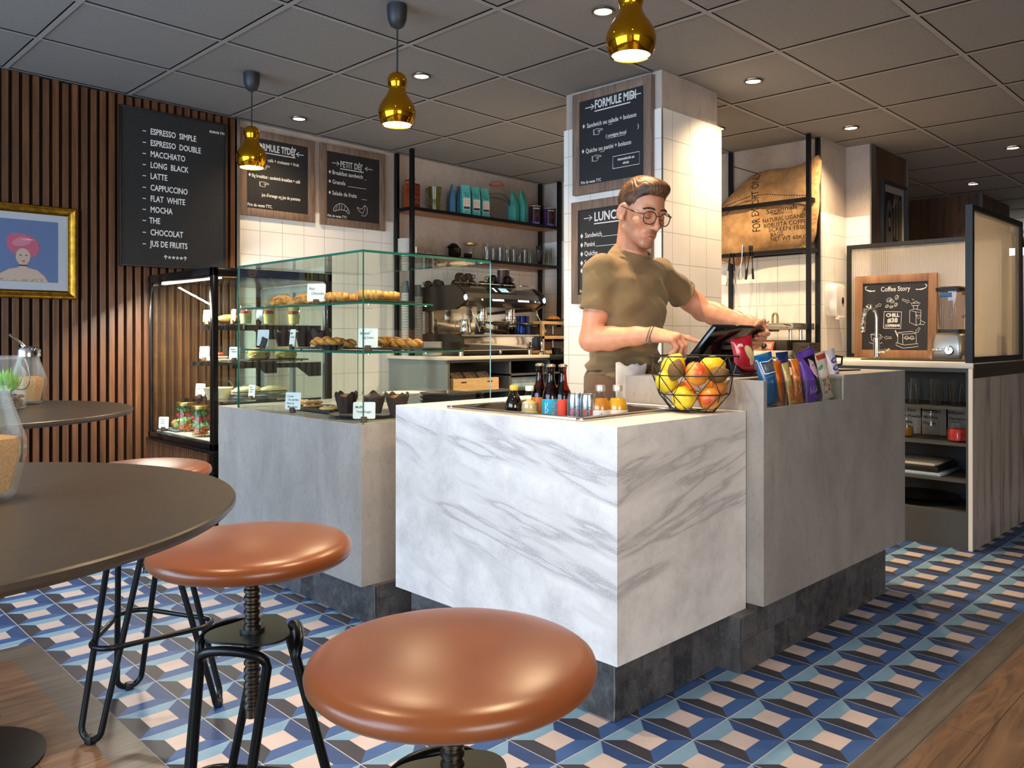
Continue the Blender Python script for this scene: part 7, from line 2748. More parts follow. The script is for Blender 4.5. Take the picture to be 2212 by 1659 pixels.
# ------------------------------------------------------------------ things in the open cabinet
for k, (px, nm) in enumerate(((1978, 'left'), (2022, 'middle'), (2064, 'right'))):
 p = at(px, X=4.715)
 tum.put((p.x, p.y, 0.7396), '%s of the three cut glass tumblers in the open cabinet' % nm, k, scale=(1.02, 1.02, 1.06), group='cut glass tumblers in the cabinet')
def jar2(name, label, px, X, z0, r, h, fill=None, fill_h=0.6, lidm=None):
 p = at(px, X=X)
 t = thing(name, label, 'jar', (p.x, p.y, z0))
 g = G()
 g.lathe([(r * 0.85, 0), (r, h * 0.08), (r, h * 0.66), (r * 0.80, h * 0.84), (r * 0.80, h * 0.94)], (p.x, p.y, z0 + 0.0004), 28, caps=(True, False))
 obj('glass_body', g, JAR, t)
 g = G()
 g.lathe([(r * 0.84, h * 0.92), (r * 0.86, h * 0.95), (r * 0.84, h), (0, h)], (p.x, p.y, z0), 28)
 obj('lid', g, JAR if lidm is None else lidm, t)
 if fill:
  g = G()
  g.lathe([(0, 0.004), (r * 0.82, 0.004), (r * 0.94, h * 0.1), (r * 0.94, h * fill_h), (r * 0.5, h * (fill_h + 0.06)), (0, h * (fill_h + 0.05))], (p.x, p.y, z0), 24)
  obj('contents', g, fill, t)
jar2('storage_jar', 'clear glass storage jar on the second shelf of the open cabinet', 2006, 4.76, 0.5485, 0.055, 0.155)
jar2('storage_jar', 'small jar with amber contents, half hidden by the till counter', 1955, 4.78, 0.5485, 0.045, 0.11, M('honey', 'a8742a', 0.4), 0.5)
jar2('berry_jar', 'round jar of red berries in the open cabinet', 2070, 4.73, 0.5485, 0.054, 0.105, M('red_berry', 'b01f1c', 0.35, col2='d8433a', nscale=60), 0.62)
for k, (px, nm, ln) in enumerate(((1968, 'left', ['The Vert', 'Gun Powder', 'Menthe']), (2022, 'middle', ['The Vert', 'Menthe', 'Royale']), (2078, 'right', ['Infusion', 'Verveine']))):
 p = at(px, X=4.98)
 t = thing('tea_box', 'white box with handwritten tea name, %s at the back of the cabinet shelf' % nm, 'box', (p.x, p.y, 0.5485))
 g = G()
 g.box(4.95, p.y - 0.075, 0.5485, 5.03, p.y + 0.075, 0.715, 0.002)
 obj('box', g, M('tea_white', 'c9c6c2', 0.6), t)
 g = G()
 for j, s in enumerate(ln):
  g.text(s, FR((4.949, p.y + 0.062, 0.675 - 0.034 * j), (0, -1, 0), (0, 0, 1)), 0.026, 0.0003, shear=0.25)
 obj('handwriting', g, INK, t, smooth=0)
for k, (dx, m, h, nm) in enumerate(((0.0, M('board_blue', 'a9bdd0', 0.5), 0.018, 'pale blue cutting board, lowest of the cabinet stack'), (0.02, M('board_black', '1b1a1a', 0.4), 0.03, 'dark board in the middle of the cabinet stack'), (0.03, M('board_cream', 'd9cfc0', 0.5), 0.016, 'cream cutting board, topmost of the cabinet stack'))):
 z0 = 0.3565 + (0.0, 0.0185, 0.049)[k]
 g = G()
 y1_ = (1.50, 1.52, 1.49 + 0.05)[k]
 g.box(4.66 + dx, y1_, z0, 4.99, 2.02, z0 + h, 0.006)
 tag(obj('cutting_board', g, m), nm, 'cutting board')
for k in range(2):
 plate('round_tray', ('lower', 'upper')[k] + ' black round tray at the bottom of the open cabinet', 4.84, 1.66, 0.1866 + 0.0165 * k, 0.185, MT['tray_plastic'], h=0.022, cat='tray', group='round black trays')
# gold pendant and lit patch in the far room
pl = thing('gold_lampshade', 'distant gold lamp seen past the far timber wall', 'pendant lamp', (9.4, 2.05, 2.42))
p = at(2196, 520, X=9.6)
g = G()
g.lathe([(0.03, 0.14), (0.06, 0.12), (0.085, 0.06), (0.09, 0.0)], (p.x, p.y, p.z - 0.07), 28, caps=(True, False))
obj('shade', g, MT['brass'], pl)
g = G()
g.tube([(p.x, p.y, p.z + 0.06), (p.x, p.y, ceil_z(p.x, p.y))], 0.004, 8)
obj('cord', g, MT['black_paint'], pl)
g = G()
p = at(2215, 540, X=10.2)
g.box(p.x - 0.02, p.y - 0.35, p.z - 0.05, p.x + 0.02, p.y + 0.22, p.z + 0.05)
tl = tag(obj('wall_lamp', g, M_emit('far_lamp', (1.0, 0.93, 0.8), 6)), 'bright white lamp at the far right, beside the timber wall', 'lamp')
# ------------------------------------------------------------------ drinks standing in the steel bin
ZB_ = 0.7815
def liquid(name, c, gloss=0.9):
 return M_glass(name, c, gloss)
def bottle(name, label, px, X, prof, liq_prof, liq_mat, glass_mat, cap, capm, lab=None, labm=None, group=None, art=None, cat='bottle'):
 p = at(px, X=X)
 x, y = p.x, p.y
 t = thing(name, label, cat, (x, y, ZB_), group=group)
 g = G()
 g.lathe(prof, (x, y, ZB_), 32, caps=(True, True))
 obj('glass_body', g, glass_mat, t, smooth=50)
 if liq_prof:
  g = G()
  g.lathe(liq_prof, (x, y, ZB_), 28)
  obj('drink', g, liq_mat, t, smooth=50)
 g = G()
 g.lathe(cap, (x, y, ZB_), 30)
 obj('cap', g, capm, t, smooth=30)
 if lab:
  r, z0, z1 = lab
  g = G()
  g.lathe([(r + 0.0004, z0), (r + 0.0008, z0 + 0.0005), (r + 0.0008, z1 - 0.0005), (r + 0.0004, z1)], (x, y, ZB_), 36, caps=(False, False))
  l = obj('label_band', g, labm, t)
  if art:
   art(l, x, y, r + 0.0012)
 return t
def wrapped(parent, x, y, r, name, m, build, am=R(-135)):
 """bend flat artwork (built in its own xy plane) round a bottle, facing the front"""
 g = G()
 build(g)
 for v in g.bm.verts:
  a = am + v.co.x / r
  q = r + v.co.z * 0.5
  v.co = Vector((x + q * math.cos(a), y + q * math.sin(a), ZB_ + v.co.y))
 obj(name, g, m, parent, smooth=0)
ROUND = [(0.0, 0.0), (0.026, 0.0), (0.0305, 0.006), (0.0318, 0.075), (0.0295, 0.094), (0.021, 0.114), (0.0145, 0.125), (0.0125, 0.136), (0.0, 0.137)]
def inner(prof, k=0.93, top=0.1):
 return [(r * k, max(z, 0.003)) for r, z in prof if z < top] + [(0.0, top * 0.98)]
COLA = M('cola', '120805', 0.05, coat=0.6)
CAPR = [(0.0, 0.1365), (0.0145, 0.1365), (0.0155, 0.139), (0.0155, 0.150), (0.014, 0.154), (0.0, 0.154)]
bottle('juice_bottle', 'small round bottle of dark drink with a yellow cap', 1110, 2.05, ROUND, None, None, COLA, CAPR, M('cap_yellow', 'e2b93a', 0.35))
bottle('juice_bottle', 'small clear bottle of cloudy pale drink with a white cap', 1144, 2.07, ROUND, inner(ROUND, 0.93, 0.110), M('cloudy_drink', 'cfb98c', 0.3), JAR, CAPR, M('cap_white', 'ece6df', 0.35), (0.0319, 0.03, 0.064), M('label_yellow', 'e8c21f', 0.5))
BEER = [(0.0, 0.0), (0.027, 0.0), (0.030, 0.005), (0.0305, 0.118), (0.027, 0.138), (0.0165, 0.162), (0.0135, 0.185), (0.0125, 0.215), (0.0135, 0.218), (0.0135, 0.226), (0.0, 0.227)]
CROWN = [(0.0, 0.2265), (0.0165, 0.2245), (0.0170, 0.2275), (0.0150, 0.232), (0.009, 0.2345), (0.0, 0.2345)]
AMBER = M_glass('amber_glass', 'b5642a', 1.0)
AMB2 = M_glass('beer_amber', 'a85a1c', 0.3)
CRW = M('crown_cap', 'b9aa98', 0.3, 0.8)
def beer(label, px, X, col, art=None):
 return bottle('beer_bottle', label, px, X, BEER, inner(BEER, 0.90, 0.150), AMB2, AMBER, CROWN, CRW, (0.0305, 0.03, 0.113), col, 'brown beer bottles in the steel bin', art)
beer('brown beer bottle with an orange label, behind the cloudy bottle', 1166, 2.115, M('label_orange', 'd9792b', 0.5))
def art_blue(l, x, y, r):
 def f(g):
  for k in range(6):
   for j in range(5):
    if (k * 3 + j * 2) % 4:
     g.box(0.004 + 0.0055 * k, 0.050 + 0.011 * j, 0, 0.0085 + 0.0055 * k, 0.058 + 0.011 * j, 0.0006)
 wrapped(l, x, y, r, 'pattern', M('pattern_grey', '9a93a8', 0.5), f)
 def h(g):
  g.line([(-0.022, 0.064), (-0.022, 0.101), (-0.012, 0.097), (-0.020, 0.084), (-0.010, 0.074), (-0.022, 0.064)], 0.003, Matrix.Identity(4))
 wrapped(l, x, y, r, 'letter_mark', M('mark_pale', 'bfe3ea', 0.5), h)
beer('brown beer bottle with a turquoise label, middle of the three', 1190, 2.075, M('label_turquoise', '1f9fc0', 0.5), art_blue)
beer('brown beer bottle with a red-orange label, nearest the cans', 1216, 2.105, M('label_redorange', 'e0442a', 0.5))
CAN = [(0.0, 0.0), (0.023, 0.0), (0.0265, 0.006), (0.0265, 0.122), (0.0235, 0.132), (0.0235, 0.135)]
CANT = [(0.0, 0.1325), (0.0215, 0.1325), (0.0222, 0.136), (0.0240, 0.136), (0.0236, 0.1335)]
ALU = M('can_silver', 'b3c0c6', 0.22, 0.9)
def can_art(col, two):
 def art(l, x, y, r):
  def disc(g, cx, cy, rr, z):
   g.raw([(cx + rr * math.cos(2 * PI * i / 24), cy + rr * 0.95 * math.sin(2 * PI * i / 24), z) for i in range(24)], [tuple(range(24))])
  def f(g):
   disc(g, -0.004, 0.072, 0.0155, 0.0004)
   if two:
    disc(g, 0.014, 0.074, 0.009, 0.0002)
  wrapped(l, x, y, r, 'fruit_print', col, f)
  def e(g):
   g.line(g.arc((-0.004, 0.068), 0.004, 200, 340, 6), 0.0012, TR(z=0.0014))
   for s in (-1, 1):
    g.line([(-0.004 + s * 0.005, 0.073), (-0.004 + s * 0.005 + 0.0008, 0.0737)], 0.0014, TR(z=0.0014))
   g.line([(-0.004, 0.086), (-0.001, 0.092), (0.008, 0.093)], 0.0016, TR(z=0.0014))
  wrapped(l, x, y, r, 'line_drawing', INK, e)
 return art
for lab, px, X, c, two in (('silver drinks can with a pink fruit, nearest the beer bottles', 1242, 2.095, M('fruit_pink', 'd9667c', 0.4), False), ('silver drinks can with a red fruit, beside the amber juice', 1270, 2.10, M('fruit_red', 'c93a22', 0.4), True)):
 bottle('drinks_can', lab, px, X, CAN, None, None, ALU, CANT, MT['steel'], (0.0266, 0.004, 0.004 + 0.116), ALU, 'silver drinks cans', can_art(c, two), cat='can')
JUICE = [(0.0, 0.0), (0.030, 0.0), (0.0335, 0.006), (0.0345, 0.085), (0.0325, 0.102), (0.024, 0.121), (0.0165, 0.131), (0.0145, 0.145), (0.0, 0.146)]
CAPJ = [(0.0, 0.1455), (0.016, 0.1455), (0.0165, 0.148), (0.0165, 0.163), (0.015, 0.166), (0.0, 0.166)]
def juice_art(l, x, y, r):
 def f(g):
  for k in range(7):
   g.line([(-0.012 + 0.004 * math.cos(k * 2.2), 0.066 + 0.004 * math.sin(k * 2.2)), (-0.012 + 0.008 * math.cos(k * 2.2 + 1), 0.066 + 0.008 * math.sin(k * 2.2 + 1))], 0.0009, Matrix.Identity(4))
 wrapped(l, x, y, r, 'drawing', INK, f, R(-120))
for lab, px, X, c, gcol in (('bottle of amber juice with silver cap beside the cans', 1297, 2.13, 'c07a22', 'e8a050'), ('bottle of golden juice with silver cap, rightmost in the bin', 1334, 2.175, 'd9a01c', 'f0c040')):
 bottle('juice_bottle', lab, px, X, JUICE, inner(JUICE, 0.94, 0.126), M('juice_' + c, c, 0.25), JAR, CAPJ, M('cap_silver', 'c9c4be', 0.35, 0.7), (0.0347, 0.02, 0.083), M('label_white', 'e9e2da', 0.5), 'clear juice bottles with silver caps', juice_art)
# ------------------------------------------------------------------ wire basket of fruit
BX, BY, BZ = 2.345, 1.535, 0.8585
t = thing('wire_fruit_basket', 'black geometric wire basket of fruit on the white stone counter', 'basket', (BX, BY, BZ))
N = 9
lv = [(0.072, 0.003, 0.0), (0.118, 0.062, 0.5), (0.138, 0.125, 0.0), (0.148, 0.188, 0.5)]
def node(l, i):
 r, z, o = lv[l]
 a = 2 * PI * (i + o) / N
 return Vector((BX + r * math.cos(a), BY + r * math.sin(a), BZ + z))
for l in range(4):
 g = G()
 g.tube([node(l, i) for i in range(N)], 0.0021 if l < 3 else 0.0026, 6, loop=True)
 obj('hoop', g, MT['black_paint'], t, smooth=0)
for l in range(3):
 g = G()
 ring = []
 for i in range(N):
  ring.append(node(l, i))
  ring.append(node(l + 1, i if lv[l][2] == 0.0 else i + 1))
 g.tube(ring, 0.0021, 6, loop=True)
 obj('zigzag_wire', g, MT['black_paint'], t, smooth=0)
for k in range(3):
 g = G()
 g.tube([node(0, 3 * k), (BX, BY, BZ + 0.003), node(0, 3 * k + 1)], 0.002, 6)
 obj('base_wire', g, MT['black_paint'], t, smooth=0)
def fruit_mat(name, a, b, sc=4.0, rough=0.35, lo=0.35, hi=0.65):
 return M(name, a, rough, col2=b, nscale=sc / 0.08, nstretch=(1, 1, 0.5), lo=lo, hi=hi)
def make_apple(name, m, r=0.039):
 t = thing(name, 'x', 'fruit')
 g = G()
 g.lathe([(0.0, -0.78 * r), (0.25 * r, -0.86 * r), (0.55 * r, -0.78 * r), (0.86 * r, -0.40 * r), (1.0 * r, 0.05 * r), (0.93 * r, 0.48 * r), (0.68 * r, 0.80 * r), (0.38 * r, 0.88 * r), (0.14 * r, 0.76 * r), (0.0, 0.66 * r)], seg=32)
 obj('flesh', g, m, t, smooth=80)
 g = G()
 g.tube([(0, 0, 0.66 * r), (0.03 * r, 0, 0.9 * r), (0.12 * r, 0, 1.12 * r)], [0.0014, 0.0012, 0.0018], 6)
 obj('stem', g, BARK, t)
 return t
RED_APPLE = fruit_mat('apple_red', 'c23a1e', 'e0a13c', 1.6)
YEL_APPLE = fruit_mat('apple_yellow', 'd9b81e', 'e3c93c', 3)
def make_lemon(name, m, rx=0.036, rz=0.043):
 g = G()
 prof = []
 for i in range(19):
  a = PI * i / 18
  tip = 0.16 * rz * (abs(math.cos(a)) ** 14)
  prof.append((max(rx * math.sin(a), 0.001), -(rz * math.cos(a) + math.copysign(tip, math.cos(a)))))
 g.lathe(prof, seg=28)
 return tag(obj(name, g, m, None, smooth=80), 'x', 'fruit')
LEMON = M('lemon_skin', 'e0b414', 0.4, col2='ecc62a', nscale=120, bump=0.25)
KIWI = M('kiwi_skin', '5f4622', 0.85, col2='7a5c30', nscale=160, bump=0.3)
ORANGE = M('orange_skin', 'e0791a', 0.45, col2='e88a2a', nscale=140, bump=0.25)
ap = Series(make_apple('apple', RED_APPLE, 0.042))
cx_ = Vector((1, -1, 0)) * 0.7071      # to the right in the photo
cf_ = Vector((-1, -1, 0)) * 0.7071     # towards the camera
def bpos(r, f, z):
 return Vector((BX, BY, BZ + z)) + cx_ * r + cf_ * f
ap.put(bpos(0.002, 0.040, 0.128), 'large red and yellow apple in the upper middle of the basket', rot=(0.4, 0.2, 0.5), group='red and yellow apples')
ap.put(bpos(0.042, 0.045, 0.046), 'red and yellow apple low on the right of the basket', rot=(0.5, -0.3, 2.0), group='red and yellow apples', scale=0.95)
ya = Series(make_apple('apple', YEL_APPLE, 0.041))
ya.put(bpos(-0.043, 0.042, 0.047), 'yellow apple low on the left of the basket', rot=(0.7, 0.2, 0.2), group='yellow apples')
ya.put(bpos(-0.092, -0.004, 0.098), 'yellow apple against the left wires of the basket', rot=(0.2, -0.5, 1.2), group='yellow apples', scale=0.95)
lm = Series(make_lemon('lemon', LEMON, 0.040, 0.045))
lm.put(bpos(-0.062, -0.040, 0.150), 'yellow lemon at the upper left of the basket', rot=(0.5, 0.3, 0.4), group='lemons in the basket')
lm.put(bpos(0.070, -0.036, 0.148), 'yellow lemon at the upper right of the basket', rot=(1.3, 0.2, 0.9), group='lemons in the basket')
kw = Series(make_lemon('kiwi', KIWI, 0.027, 0.033))
kw.put(bpos(-0.066, 0.036, 0.142), 'brown kiwi in front of the upper left lemon', rot=(0.2, 0.25, 0), group='kiwis in the basket')
kw.put(bpos(0.078, 0.028, 0.126), 'brown kiwi in front of the upper right lemon', rot=(1.0, 0.9, 0.4), group='kiwis in the basket')
om = Series(make_lemon('orange', ORANGE, 0.038, 0.036))
om.put(bpos(0.082, -0.022, 0.076), 'orange low at the right wires of the basket', rz=0.3, group='oranges in the basket')
om.put(bpos(-0.02, -0.055, 0.060), 'orange hidden at the back of the basket', rz=1.0, group='oranges in the basket')
# ------------------------------------------------------------------ acrylic snack holder in the notch of the till counter
ACR = M_glass('acrylic', 'f4f6f5', 0.9)
ACE = M('acrylic_edge', 'c9cfcd', 0.1, 0, 0.8, coat=0.5)
SN = thing('snack_holder', 'clear acrylic snack holder set into the front of the till counter', 'holder', (2.82, 1.43, 0.8665))
xs_ = [2.524, at(1700.6, Y=1.362).x, at(1744.7, Y=1.362).x, at(1785, Y=1.362).x, 3.122]
pane('front_panel', xs_[0], 1.362, 0.8665, xs_[-1], 1.365, 0.955, SN, [ACR, ACE, ACE])
pane('floor_panel', xs_[0], 1.3655, 0.8665, xs_[-1], 1.497, 0.8690, SN, [ACR, ACE, ACE])
for i, x in enumerate(xs_):
 pane('divider', x - 0.0015, 1.3655, 0.8692, x + 0.0015, 1.496, 0.958, SN, [ACR, ACE, ACE])
def make_pack(name, label, px, Y, z, w, h, d, m, lean, tilt, yaw=0.0, art=None, group='snack packets on the till counter', crimp=True):
 """pillow packet: lean = top falls left (+) in the photo, tilt = top falls back"""
 p = at(px, Y=Y)
 t = thing(name, label, 'snack', (p.x, p.y, z), group=group)
 MM = Matrix.Translation((p.x, p.y, z)) @ Matrix.Rotation(yaw, 4, 'Z') @ Matrix.Rotation(-lean, 4, 'Y') @ Matrix.Rotation(-tilt, 4, 'X')
 g = G()
 nx, nz = 10, 14
 rings = []
 rnd = random.Random(int(px))
 for j in range(nz + 1):
  v = j / nz
  e = 0.0 if j in (0, nz) else (math.sin(PI * v) ** 0.55)
  if crimp and v > 0.93:
   e = 0.03
  ww = w / 2 * (1.0 - 0.06 * math.sin(PI * v))
  front, back = [], []
  for i in range(nx + 1):
   u = -1 + 2 * i / nx
   th = d / 2 * e * (1 - abs(u) ** 2.6) + 0.0006
   wob = 0.0012 * math.sin(9 * u + 5 * v * 3 + px) * e
   front.append((ww * u, -th + wob, h * v))
   back.append((ww * u, th + wob, h * v))
  rings.append(front + back[::-1])
 g.loft(rings, M=MM)
 g.bm.normal_update()
 from mathutils.bvhtree import BVHTree as BT
 bvh = BT.FromBMesh(g.bm)
 obj('wrapper', g, m, t, smooth=60)
 if art:
  inv = MM.inverted()
  def stick(gg, off):
   dirv = (MM.to_3x3() @ Vector((0, 1, 0))).normalized()
   for v in gg.bm.verts:
    o = MM @ Vector((v.co.x, -0.2, v.co.y))
    hit = bvh.ray_cast(o, dirv)
    if hit[0] is not None:
     v.co = hit[0] - dirv * (off + v.co.z * 0.5)
    else:
     v.co = MM @ Vector((v.co.x, -0.002, v.co.y))
  art(t, stick, w, h)
 return t
def decal(parent, stick, name, m, fn, off=0.0008):
 g = G()
 fn(g)
 bmesh.ops.subdivide_edges(g.bm, edges=[e for e in g.bm.edges if e.calc_length() > 0.012], cuts=3, use_grid_fill=True)
 stick(g, off)
 obj(name, g, m, parent, smooth=0)
def poly(g, pts, z=0.0):
 c = Vector((sum(p[0] for p in pts) / len(pts), sum(p[1] for p in pts) / len(pts)))
 q = []
 for i in range(len(pts)):
  a_, b_ = Vector(pts[i]), Vector(pts[(i + 1) % len(pts)])
  k = max(1, int((b_ - a_).length / 0.006))
  q += [a_.lerp(b_, j / k) for j in range(k)]
 rings = [[(c.x + (p.x - c.x) * s_, c.y + (p.y - c.y) * s_, z) for p in q] for s_ in (0.02, 0.25, 0.5, 0.75, 1.0)]
 g.loft(rings, (True, False))
def el(g, cx, cy, rx, ry, a=0.0, n=18):
 poly(g, [(cx + rx * math.cos(2 * PI * i / n) * math.cos(a) - ry * math.sin(2 * PI * i / n) * math.sin(a), cy + rx * math.cos(2 * PI * i / n) * math.sin(a) + ry * math.sin(2 * PI * i / n) * math.cos(a)) for i in range(n)])
def foil(n, a, b, rough=0.28):
 return M(n, a, rough, 0.0, 0.7, col2=b, nscale=25, coat=0.4)
I4 = Matrix.Identity(4)
WHITEI = M('pack_white', 'e8e6e2', 0.4)
def art_red(t, st, w, h):
 decal(t, st, 'flower_print', M('pack_cream', 'e0cf9a', 0.4), lambda g: (el(g, 0.012, h * 0.56, 0.020, 0.035, 0.5), el(g, 0.022, h * 0.42, 0.016, 0.028, -0.4)))
 decal(t, st, 'logo_print', WHITEI, lambda g: [g.line([(-0.040 + 0.008 * k, h * 0.76), (-0.030 + 0.004 * k, h * 0.84)], 0.004, I4) for k in range(4)])
make_pack('crisp_bag', 'red crisp bag standing on the till counter behind the fruit basket', 1613, 1.60, 0.9625, 0.115, 0.150, 0.045, foil('foil_red', 'c4203a', 'b01a30'), 0.14, 0.06, R(-14), art_red)
def art_blue2(t, st, w, h):
 decal(t, st, 'frame_print', WHITEI, lambda g: g.line([(-0.030, h * 0.62), (-0.036, h * 0.86), (0.0, h * 0.84), (0.038, h * 0.88), (0.034, h * 0.62), (-0.030, h * 0.62)], 0.004, I4))
 decal(t, st, 'silver_print', M('pack_silver', 'b8bdc4', 0.2, 0.8), lambda g: (poly(g, [(-0.024, h * 0.66), (0.026, h * 0.66), (0.030, h * 0.82), (-0.028, h * 0.80)]), poly(g, [(-0.03, h * 0.54), (0.034, h * 0.56), (0.034, h * 0.58), (-0.03, h * 0.56)])))
make_pack('crisp_bag', 'big blue crisp bag at the left end of the acrylic holder', 1668, 1.425, 0.8695, 0.100, 0.185, 0.046, foil('foil_blue', '14609f', '0f4f88'), 0.16, 0.10, R(-8), art_blue2)
make_pack('crisp_bag', 'navy snack bag standing behind the gold and orange bars', 1697, 1.470, 0.8695, 0.075, 0.185, 0.030, foil('foil_navy', '172a5e', '1d3470'), 0.06, 0.05, R(-8))
make_pack('snack_bar', 'orange snack bar behind the gold bar', 1689, 1.440, 0.8695, 0.050, 0.155, 0.020, foil('foil_orange', 'd9701a', 'e8862a'), 0.10, 0.10, R(-10))
def art_gold(t, st, w, h):
 decal(t, st, 'nut_print', M('pack_brown', '8a4a22', 0.4, col2='d97a3a', nscale=120), lambda g: poly(g, [(-0.012, 0.012), (0.014, 0.012), (0.014, 0.055), (-0.012, 0.070)]))
make_pack('snack_bar', 'gold snack bar leaning in the second compartment of the holder', 1712, 1.395, 0.8695, 0.036, 0.150, 0.018, foil('foil_gold', 'b3934a', 'c9ac66'), 0.17, 0.10, R(-12), art_gold)
def art_or(t, st, w, h):
 decal(t, st, 'nut_print', M('pack_brown', '8a4a22', 0.4, col2='d97a3a', nscale=120), lambda g: poly(g, [(-0.018, h * 0.62), (0.018, h * 0.60), (0.018, h * 0.76), (-0.018, h * 0.78)]))
 decal(t, st, 'script_print', WHITEI, lambda g: g.line([(-0.006, 0.03), (0.004, 0.045), (-0.006, 0.06), (0.004, 0.075), (-0.004, 0.09)], 0.003, I4))
make_pack('snack_bar', 'orange snack bar in front, beside the gold bar', 1727, 1.405, 0.8695, 0.046, 0.160, 0.020, MT['foil_orange'], 0.05, 0.10, R(-10), art_or)
PURP = foil('foil_purple', '5a35a0', '6b45b2')
def art_face(t, st, w, h):
 decal(t, st, 'black_print', M('pack_black', '17151a', 0.35), lambda g: poly(g, [(0.0, 0.02), (w * 0.40, 0.02), (w * 0.40, h * 0.9), (-w * 0.30, h * 0.9), (-w * 0.06, h * 0.62), (w * 0.08, h * 0.3)]), 0.0006)
 decal(t, st, 'pink_print', M('pack_pink', 'd9b4c4', 0.4), lambda g: poly(g, [(-0.010, h * 0.86), (0.016, h * 0.78), (0.026, h * 0.60), (0.030, h * 0.46), (0.016, h * 0.44), (0.0, h * 0.54), (-0.012, h * 0.68)]), 0.0014)
 decal(t, st, 'line_print', MT['pack_black'], lambda g: (g.line([(-0.002, h * 0.70), (0.008, h * 0.72), (0.016, h * 0.69)], 0.002, I4), g.line([(0.014, h * 0.52), (0.024, h * 0.50)], 0.002, I4)), 0.002)
 decal(t, st, 'script_print', M('pack_lilac', 'b9a0dc', 0.4), lambda g: [g.line([(-0.030 + 0.014 * k, 0.030), (-0.026 + 0.014 * k, 0.058), (-0.022 + 0.014 * k, 0.034)], 0.004, I4) for k in range(3)])
make_pack('chocolate_bag', 'purple and black bag with a pink drawing in the middle of the holder', 1760, 1.405, 0.8695, 0.105, 0.190, 0.034, PURP, 0.20, 0.08, R(-10), art_face)
make_pack('chocolate_bag', 'purple bag behind, its top rising over the orange bars', 1757, 1.470, 0.8695, 0.11, 0.195, 0.028, foil('foil_purple_dark', '4a2a8c', '55349a'), 0.26, 0.04, R(-10))
def art_nut(t, st, w, h):
 NUTP = M('pack_nut', '8f3f22', 0.4, col2='c98a5a', nscale=120)
 decal(t, st, 'top_band', M('pack_rust', 'a8442a', 0.4), lambda g: poly(g, [(-w * 0.42, h * 0.86), (w * 0.42, h * 0.86), (w * 0.42, h * 0.96), (-w * 0.42, h * 0.96)]))
 decal(t, st, 'nut_print', NUTP, lambda g: [el(g, -0.018 + 0.018 * (k % 3), 0.03 + 0.024 * (k // 3) + 0.008 * (k % 2), 0.008, 0.0055, 0.5 * k) for k in range(9)])
 decal(t, st, 'leaf_print', M('pack_green', '2f8f4a', 0.4), lambda g: el(g, -0.022, h * 0.70, 0.012, 0.006, 0.9))
make_pack('nut_bag', 'white nut snack bag left of the oval patterned bag', 1789, 1.400, 0.8695, 0.070, 0.185, 0.032, foil('foil_white', 'd9cfc4', 'c4b3a2'), 0.20, 0.08, R(-10), art_nut)
def art_oval(t, st, w, h):
 decal(t, st, 'oval_print', M('pack_indigo', '4a4690', 0.35), lambda g: [el(g, 0.0, 0.030 + 0.030 * k, 0.018, 0.011, 0.2) for k in range(5)])
 decal(t, st, 'oval_core', M('pack_pale', 'a9a8d0', 0.35), lambda g: [el(g, 0.0, 0.031 + 0.030 * k, 0.011, 0.006, 0.2) for k in range(5)], 0.0014)
make_pack('nut_bag', 'pale bag with violet ovals at the right end of the holder', 1810, 1.415, 0.8695, 0.060, 0.195, 0.034, foil('foil_pale', 'c9c6d4', 'dad6e0'), 0.18, 0.08, R(-10), art_oval)
# bowl, mug and pen on the till counter
p = at(1686, Y=1.80)
t = thing('bean_bowl', 'clear glass bowl of dark coffee beans behind the snack bags', 'bowl', (p.x, p.y, 0.9625))
g = G()
g.lathe([(0.035, 0), (0.060, 0.02), (0.066, 0.05), (0.060, 0.082)], (p.x, p.y, 0.9625), 32, caps=(True, False))
obj('glass', g, JAR, t)
g = G()
rnd = random.Random(4)
for k in range(120):
 a, r = rnd.uniform(0, 6.28), 0.055 * math.sqrt(rnd.random())
 g.ball((0, 0, 0), (0.006, 0.0042, 0.0035), 8, M=Matrix.Translation((p.x + r * math.cos(a), p.y + r * math.sin(a), 0.9625 + rnd.uniform(0.008, 0.036))) @ Euler((rnd.random() * 3, rnd.random() * 3, 0)).to_matrix().to_4x4())
o = obj('beans', g, DARKCHOC, t)
o['kind'] = 'stuff'
p = at(1782, Y=1.66)
t = thing('mug', 'dark purple mug with white lettering behind the snack bags', 'mug', (p.x, p.y, 0.9625))
g = G()
g.lathe([(0.0, 0.0), (0.036, 0.0), (0.046, 0.02), (0.050, 0.066), (0.051, 0.068), (0.047, 0.066), (0.042, 0.02), (0.0, 0.006)], (p.x, p.y, 0.9625), 36)
obj('cup', g, M('mug_purple', '231a3c', 0.2), t)
g = G()
g.lathe([(0.0502, 0.0655), (0.0515, 0.068), (0.047, 0.069), (0.0465, 0.0655)], (p.x, p.y, 0.9625), 36, caps=(False, False))
obj('rim', g, MT['white_china'], t)
g = G()
g.tube([(p.x + 0.033, p.y - 0.033, 1.022), (p.x + 0.056, p.y - 0.056, 1.018), (p.x + 0.054, p.y - 0.054, 0.985), (p.x + 0.031, p.y - 0.031, 0.978)], 0.0055, 10)
obj('handle', g, MT['mug_purple'], t)
g = G()
g.text('BA  P  Y', I4, 0.022, 0.0006, 'CENTER', thick=0.0004)
for v in g.bm.verts:
 a = R(-128) + v.co.x / 0.049
 v.co = Vector((p.x + 0.0503 * math.cos(a), p.y + 0.0503 * math.sin(a), 0.9625 + 0.036 + v.co.y))
obj('lettering', g, WHITEI, t, smooth=0)
a, b = at(1803, Y=1.52), at(1858, Y=1.47)
g = G()
g.tube([(a.x, a.y, 0.9665), (b.x, b.y, 0.9665)], [0.004, 0.003], 10)
tag(obj('black_pen', g, MT['black_paint']), 'black pen lying at the right end of the till counter', 'pen')
